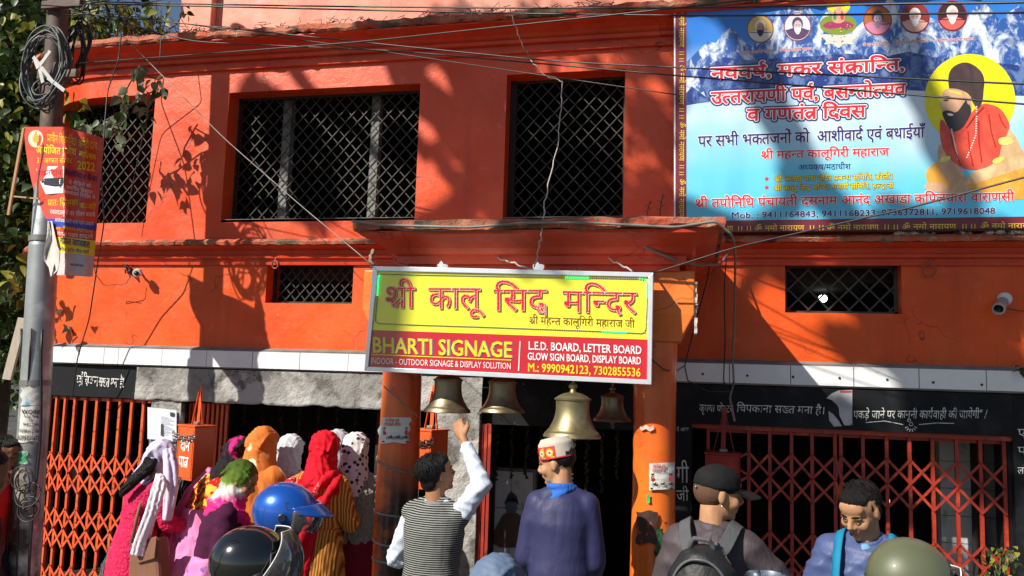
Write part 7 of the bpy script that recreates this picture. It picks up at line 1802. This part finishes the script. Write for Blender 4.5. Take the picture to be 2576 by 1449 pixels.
def _brim(m):
    n = 14; vs = []
    for j, (rr, dz) in enumerate(((.085,.022),(.125,.020),(.165,.010))):
        for k in range(n+1): a = -.95+1.9*k/n; y = .0+rr*math.cos(a)*(1.05 if j else 1)+(.012 if j else 0); vs.append(H @ Vector((rr*.70*math.sin(a) if j == 2 else .082*math.sin(a)*1.02, y, dz+.012*(1-abs(a))-.006*j)))
    for off in (0, -.005):
        b = len(m.v); m.v += [tuple(v+(Q @ Vector((0,0,off)))) for v in vs]
        for j in range(2):
            for k in range(n): a = b+j*(n+1)+k; m.f.append((a, a+1, a+n+2, a+n+1))
f.raw('cap_brim', CAPB.m, _brim)
f.raw('cap_strap_buckle', flat((.45,.45,.45), .3, .9), lambda m: m.ball(H @ Vector((.030,-.112,.018)), 1, (.010,.004,.006), 8, 6, Q))
f.raw('earring', flat((.6,.6,.6), .2, .9), lambda m: m.torus(H @ Vector((.079,-.002,-.044)), .006, .0013, (1,0,0), 12, 5))
BP = cloth('black backpack nylon', (.014,.015,.017), .5, 6); BPG = cloth('dark grey webbing', (.085,.088,.095), .7, 10)
bpk = thing('backpack', 'dark backpack with grey padded straps worn by the man in the black cap', 'backpack', (0,0,0)); bpk.location = f.loc
def bp(name, mat, fn, voxel=.009, fold=None): m = MB(); fn(m); m.v = [tuple(f.T @ Vector(v)) for v in m.v]; return to_surface(m, name, mat, bpk, voxel, 4, fold)
c_ = f.wa+Vector((0,-.235,.08))
bp('pack_body', BP.m, lambda m: (m.ball(c_+Vector((0,.01,.05)), 1, (.150,.105,.20), 22, 16), m.ball(c_+Vector((0,.02,-.13)), 1, (.165,.11,.20), 22, 16)), fold=FH(.006, .12, 1))
bp('front_pocket', BP.m, lambda m: m.ball(c_+Vector((0,-.07,-.12)), 1, (.115,.07,.15), 20, 14), fold=FH(.005, .09, 2))
ribbon2 = []
for k in (-1, 1):
    f_ = lambda m: None
    m = MB(); pts = smooth_pts([c_+Vector((k*.045,.02,.235)), f.ch+Vector((k*.066,-.178,.10)), f.nb+Vector((k*.092,-.128,.005)), f.nb+Vector((k*.108,-.03,.052)), f.nb+Vector((k*.112,.085,.0)), f.ch+Vector((k*.118,.160,-.02)), f.wa+Vector((k*.15,.14,.02))])
    ribbon2.append((m, pts, k))
for m, pts, k in ribbon2:
    ribbon(m, pts, .055, .012, f.ch); m.v = [tuple(f.T @ Vector(v)) for v in m.v]; m.build('shoulder_strap', BPG.m, bpk, smooth='auto', bevel=.003)
bp('haul_loop', BPG.m, lambda m: m.tube([c_+Vector((-.05,.0,.235)), c_+Vector((-.03,-.02,.275)), c_+Vector((.03,-.02,.275)), c_+Vector((.05,.0,.235))], .012, 8), .005)
def _zip(m):
    for (rx, rz, zc, y0) in ((.118,.155,.05,-.085), (.095,.13,-.10,-.135)):
        pts = [c_+Vector((rx*math.cos(a), y0+.03*abs(math.cos(a)), zc+rz*math.sin(a))) for a in [math.pi*i/20 for i in range(21)]]; m.tube(pts, .006, 6)
m = MB(); _zip(m); m.v = [tuple(f.T @ Vector(v)) for v in m.v]; m.build('zip', flat((.10,.10,.11), .5), bpk, smooth=True, kind='stuff')

# ---- man in blue jacket looking down ------------------------------------------------
BLUJ = cloth('slate blue quilted nylon', (.060,.085,.20), .5, 4, fold=.6)
f = Fig('young man in slate blue jacket with turquoise bag straps looking down', 2163, 1214, 3.62, yaw=164, sc_=.93, lean=4, head=(24,28,-3), skinm=SK2, voxel=.0065,
        arms={1: (Vector((.10,.02,-.27)), Vector((-.03,.22,-.08))), -1: (Vector((-.09,.03,-.27)), Vector((.03,.22,-.08)))})
f.jacket(BLUJ.m, g=.034, low=-.15, amp=.010, wl=.10, sl=1.15); f.legs(cloth('grey trousers', (.05,.05,.055)).m); f.hair(puff=.955); f.face(True)
TURQ = cloth('turquoise webbing', (.015,.19,.34), .7, 8)
for k in (-1, 1): f.raw('bag_strap', TURQ.m, lambda m: ribbon(m, smooth_pts([f.ch+Vector((k*.095,-.150,.04)), f.nb+Vector((k*.098,-.100,.015)), f.nb+Vector((k*.104,-.01,.050)), f.nb+Vector((k*.106,.092,.000)), f.ch+Vector((k*.110,.152,.045)), f.ch+Vector((k*.112,.162,-.05)), f.wa+Vector((k*.12,.158,.0))]), .042, .008, f.ch))
f.raw('zip', flat((.03,.03,.035), .4), lambda m: (m.tube([f.nb+Vector((.0,.098,-.085)), f.ch+Vector((.0,.142,.03)), f.wa+Vector((0,.134,.02))], .004, 6)))
f.piece('inner_shirt', cloth('pale blue shirt', (.14,.30,.46)).m, lambda m: m.ball(f.nb+Vector((0,.062,-.035)), 1, (.034,.035,.05), 12, 8), .007, 2)
f.piece('open_collar', BLUJ.m, lambda m: (m.tube([f.nb+Vector((-.080,-.04,.012)), f.nb+Vector((-.072,.04,-.002)), f.nb+Vector((-.02,.105,-.075))], [.018,.019,.010], 8), m.tube([f.nb+Vector((.080,-.04,.012)), f.nb+Vector((.072,.04,-.002)), f.nb+Vector((.02,.105,-.075))], [.018,.019,.010], 8)), .007, 2)

# ---- riders and helmets ---------------------------------------------------------------
def glass(name, tint=(1,1,1), refl=.10, haze=.10):
    m = bpy.data.materials.new(name); m.use_nodes = True; nt = m.node_tree; nt.nodes.remove(nt.nodes['Principled BSDF']); out = nt.nodes['Material Output']
    t = nt.nodes.new('ShaderNodeBsdfTransparent'); t.inputs[0].default_value = (*tint, 1); g_ = nt.nodes.new('ShaderNodeBsdfGlossy'); g_.inputs['Roughness'].default_value = .05; d = nt.nodes.new('ShaderNodeBsdfDiffuse'); d.inputs[0].default_value = (.6,.6,.6,1)
    fr = nt.nodes.new('ShaderNodeFresnel'); fr.inputs[0].default_value = 1.5; a = nt.nodes.new('ShaderNodeMixShader'); b = nt.nodes.new('ShaderNodeMixShader'); a.inputs[0].default_value = haze
    nt.links.new(t.outputs[0], a.inputs[1]); nt.links.new(d.outputs[0], a.inputs[2]); nt.links.new(fr.outputs[0], b.inputs[0]); nt.links.new(a.outputs[0], b.inputs[1]); nt.links.new(g_.outputs[0], b.inputs[2]); nt.links.new(b.outputs[0], out.inputs[0]); return m
VIS = glass('clear scratched visor', (.95,.95,.93), .1, .11)
def helmet(label, F, shell, trim, kind, group='motorcycle helmets'):
    """helmet on figure F's head; a thing of its own"""
    t = thing('motorcycle_helmet', label, 'helmet', (0,0,0), group); t.location = F.T @ F.hc
    HM = F.T @ F.Hm @ Matrix.Translation((0,-.004,.014))
    RX, RY, RZ = .128, .155, .138
    def pt(az, el, k=1.0, dz=0): return HM @ Vector((RX*k*math.sin(az)*math.cos(el), RY*k*math.cos(az)*math.cos(el), RZ*k*math.sin(el)+dz))
    def patch(name, mat, az0, az1, el0, el1, k=1.0, na=36, ne=18, test=None, th=.006, bulge=None, parent=t):
        m = MB(); idx = {}
        for j in range(ne+1):
            el = el0+(el1-el0)*j/ne
            for i in range(na+1):
                az = az0+(az1-az0)*i/na; kk = k*(bulge(az, el) if bulge else 1); m.v.append(tuple(pt(az, el, kk)))
        for j in range(ne):
            for i in range(na):
                az = az0+(az1-az0)*(i+.5)/na; el = el0+(el1-el0)*(j+.5)/ne
                if test and not test(az, el): continue
                a = j*(na+1)+i; m.f.append((a, a+1, a+na+2, a+na+1))
        o = m.build(name, mat, parent, smooth=True); s_ = o.modifiers.new('th', 'SOLIDIFY'); s_.thickness = th; s_.offset = -1 if mat is not VIS else 0; return o
    op_el = .42 if kind != 'peak' else .30
    def open_face(az, el):
        lim = 1.12-.25*max(0, -el); return not (abs(az) < lim and el < op_el and el > (-.66 if kind == 'full' else -2))
    sh_ = patch('shell', shell, -math.pi, math.pi, -.85, math.pi/2, 1, 64, 32, open_face, .012)
    patch('lining', flat((.02,.02,.022), .9), -math.pi, math.pi, -.80, math.pi/2-.02, .90, 40, 20, open_face, .01)
    # rubber rim along the opening and the lower edge
    rim = [(-1.12-.25*0, op_el-.02), (1.12, op_el-.02)]
    m = MB(); pts = [pt(-1.14+2.28*i/24, op_el, 1.005) for i in range(25)]; pts = [pt(-1.36, -.82, 1.0), pt(-1.26,-.5,1.0), pt(-1.16,0,1.0)]+pts+[pt(1.16,0,1.0), pt(1.26,-.5,1.0), pt(1.36,-.82,1.0)]
    m.tube(pts, .006, 6); m.build('edge_trim', trim, t, smooth=True)
    m = MB(); m.tube([pt(1.4+(2*math.pi-2.8)*i/30, -.85, 1.0) for i in range(31)], .007, 6); m.build('edge_trim', trim, t, smooth=True)
    if kind == 'peak':
        # moulded peak and short clear visor beneath
        m = MB(); na, nr = 26, 6
        for j in range(nr+1):
            q = j/nr
            for i in range(na+1):
                az = -1.25+2.5*i/na; c = math.cos(az); ext = .075*q*max(0, c)**.7; v = Vector((RX*1.02*math.sin(az)*(1+.05*q), RY*1.02*c*.98+ext, .030+.040*(1-q)*c-.012*q)); m.v.append(tuple(HM @ v))
        for j in range(nr):
            for i in range(na): a = j*(na+1)+i; m.f.append((a, a+1, a+na+2, a+na+1))
        o = m.build('peak', shell, t, smooth=True); o.modifiers.new('th', 'SOLIDIFY').thickness = .008
        patch('visor', VIS, -1.2, 1.2, -.42, .22, 1.08, 30, 12, None, .003, lambda az, el: 1+.10*math.cos(az))
        for k in (-1, 1):
            m = MB(); pts = [pt(k*(1.0+.35*a_), .18+b_, 1.012) for a_, b_ in ((-.5,.02),(.2,.14),(1.1,.30),(1.35,.26),(1.1,.04),(.3,-.03))]; m.add(pts, [tuple(range(6))]); o = m.build('side_vent', flat((.03,.05,.10), .3), t)
            m = MB(); c = pt(k*1.48, -.06, 1.02); n_ = (c-HM.translation).normalized(); m.lathe([(0,.004),(.016,.004),(.020,0),(0,0)], c, 16, axis=n_); m.build('pivot', flat((.02,.03,.06), .3), t)
    else:
        k1 = 1.05
        top_, bulge_ = (.86, .26) if kind == 'bubble' else (.50, .16)
        def amax(el): return 1.42-.62*max(0, (el+.34)/(top_+.34))**1.3 if el > -.34 else 1.42-.75*((-.34-el)/.61)**1.2
        def vp(u, el): az = u*amax(el); return pt(az, el, k1*(1+bulge_*max(0, math.cos(az))**.8))
        m = MB(); nu, ne_ = 36, 24
        for j_ in range(ne_+1):
            for i_ in range(nu+1): m.v.append(tuple(vp(-1+2*i_/nu, -.95+(top_+.95)*j_/ne_)))
        for j_ in range(ne_):
            for i_ in range(nu): a = j_*(nu+1)+i_; m.f.append((a, a+1, a+nu+2, a+nu+1))
        o = m.build('visor', VIS, t, smooth=True); s_ = o.modifiers.new('th', 'SOLIDIFY'); s_.thickness = .003; s_.offset = 0
        loop = [vp(-1, -.95+(top_+.95)*q/16) for q in range(17)]+[vp(-1+2*q/24, top_) for q in range(1, 25)]+[vp(1, top_-(top_+.95)*q/16) for q in range(1, 17)]
        m = MB(); m.tube(loop, .0024, 6); m.build('visor_edge', flat((.62,.62,.60), .25), t, smooth=True)
        for k in (-1, 1):
            m = MB(); c = pt(k*1.38, -.34, 1.05); n_ = (c-HM.translation).normalized(); m.lathe([(0,.012),(.010,.012),(.012,.006),(.026,.005),(.032,0),(.032,-.012)], c, 24, axis=n_); m.build('pivot', trim, t, smooth='auto')
    return t
def gloss(name, c, rough=.12, metal=0, coat=1.0): m = Mat(name, c, rough, metal, .5, coat); m.vary(.06, 6); m.bump(m.noise(2.5), .03, .01); m.roughv(7, rough, rough+.12); return m.m
BLUE_S = gloss('metallic blue lacquer', (.012,.10,.50), .22, .45); BLACK_S = gloss('gloss black lacquer', (.006,.007,.008), .10); OLIVE = gloss('satin olive paint', (.095,.108,.060), .42, 0, .3); TRIM = flat((.012,.012,.013), .5)
f = Fig('rider under the metallic blue helmet, face shaded, in a black jacket', 722, 1222, 3.55, yaw=-72, sc_=.95, lean=8, head=(2,8,0), skinm=SK3, sit=True, voxel=.009, hat=.02)
f.jacket(cloth('black jacket', (.012,.013,.012), .7).m, g=.035, amp=.008); f.legs(cloth('dark jeans', (.02,.025,.04)).m); f.face(True)
helmet('metallic blue open-face helmet with a moulded peak, above the black helmet', f, BLUE_S, TRIM, 'peak')
f = Fig('nearest rider at the bottom left, in a black jacket under the black helmet', 636, 1334, 2.72, yaw=-58, sc_=.90, lean=8, head=(-4,6,0), skinm=SK3, sit=True, voxel=.010, hat=.02)
f.jacket(cloth('black jacket', (.012,.012,.014), .7).m, g=.035, amp=.008); f.legs(cloth('dark jeans', (.02,.025,.04)).m)
helmet('glossy black helmet with large clear bubble visor at the bottom left', f, BLACK_S, TRIM, 'bubble')
f = Fig('rider in light blue jacket under the olive green helmet at the lower right', 2288, 1366, 2.72, yaw=-64, sc_=.85, lean=10, head=(-6,14,0), skinm=SK3, sit=True, voxel=.010, hat=.02, arms={-1: (Vector((-.06,.10,-.25)), Vector((.0,.22,-.05))), 1: arm_in(1)})
f.jacket(cloth('light blue nylon', (.22,.40,.58), .6).m, g=.040, amp=.009); f.legs(cloth('dark jeans', (.02,.025,.04)).m)
helmet('satin olive green helmet with clear visor at the lower right', f, OLIVE, gloss('black hinge plastic', (.01,.01,.012), .15), 'full')
# ---- people at the left edge and a bent back at the bottom ----------------------------
f = Fig('young man in red shirt at the far left edge looking right', 16, 1098, 4.9, yaw=-80, sc_=.98, lean=6, head=(0,14,0), skinm=SK3, voxel=.009)
f.jacket(cloth('red cotton', (.55,.02,.02)).m, 'shirt', .02, amp=.006); f.hair(); f.face(True); f.legs(cloth('dark trousers', (.03,.03,.03)).m)
f = Fig('person in dark maroon sweater cut off by the lower left edge', -34, 1130, 3.2, yaw=-30, sc_=1.0, lean=6, head=(0,8,0), skinm=SK3, hands=False)
f.jacket(cloth('dark maroon wool', (.09,.012,.015)).m, 'sweater', .045, amp=.009, sl=1.1); f.hair(); f.legs(cloth('dark trousers', (.03,.03,.03)).m)
f = Fig('person in blue-grey hooded jacket, only the hood showing at the bottom centre', 1252, 1412, 3.4, yaw=-20, sc_=.95, lean=40, head=(0,30,0), skinm=SK3, hands=False, sit=True)
HG = cloth('blue-grey nylon', (.10,.15,.24), .6).m
f.jacket(HG, 'jacket', .045, amp=.009); f.scarf(HG, .06, .028, .10, name='hood', amp=.004, wl=.12); f.legs(cloth('dark trousers', (.03,.03,.03)).m)
finish_surfaces()
STEEL = gloss('polished steel', (.55,.56,.58), .15, 1, 0); c = P(1928, 1455, 3.2)
t = thing('steel_canister', 'shiny steel canister rim at the bottom edge below the raised grey sleeve', 'canister', (c.x, c.y, 0))
MB().lathe([(.0,-.30),(.070,-.30),(.070,-.02),(.076,-.01),(.076,.012),(.070,.014),(.066,.0),(.064,-.02),(0,-.02)], c, 32).build('can', STEEL, t, smooth='auto')
MB().torus(c+Vector((0,0,.0)), .076, .004, (0,0,1), 28, 6).build('rim', STEEL, t, smooth=True)
MB().box((c.x-.09, c.y-.09, 0), (c.x+.09, c.y+.09, c.z-.302)).build('crate', WOOD, t, bevel=.01)
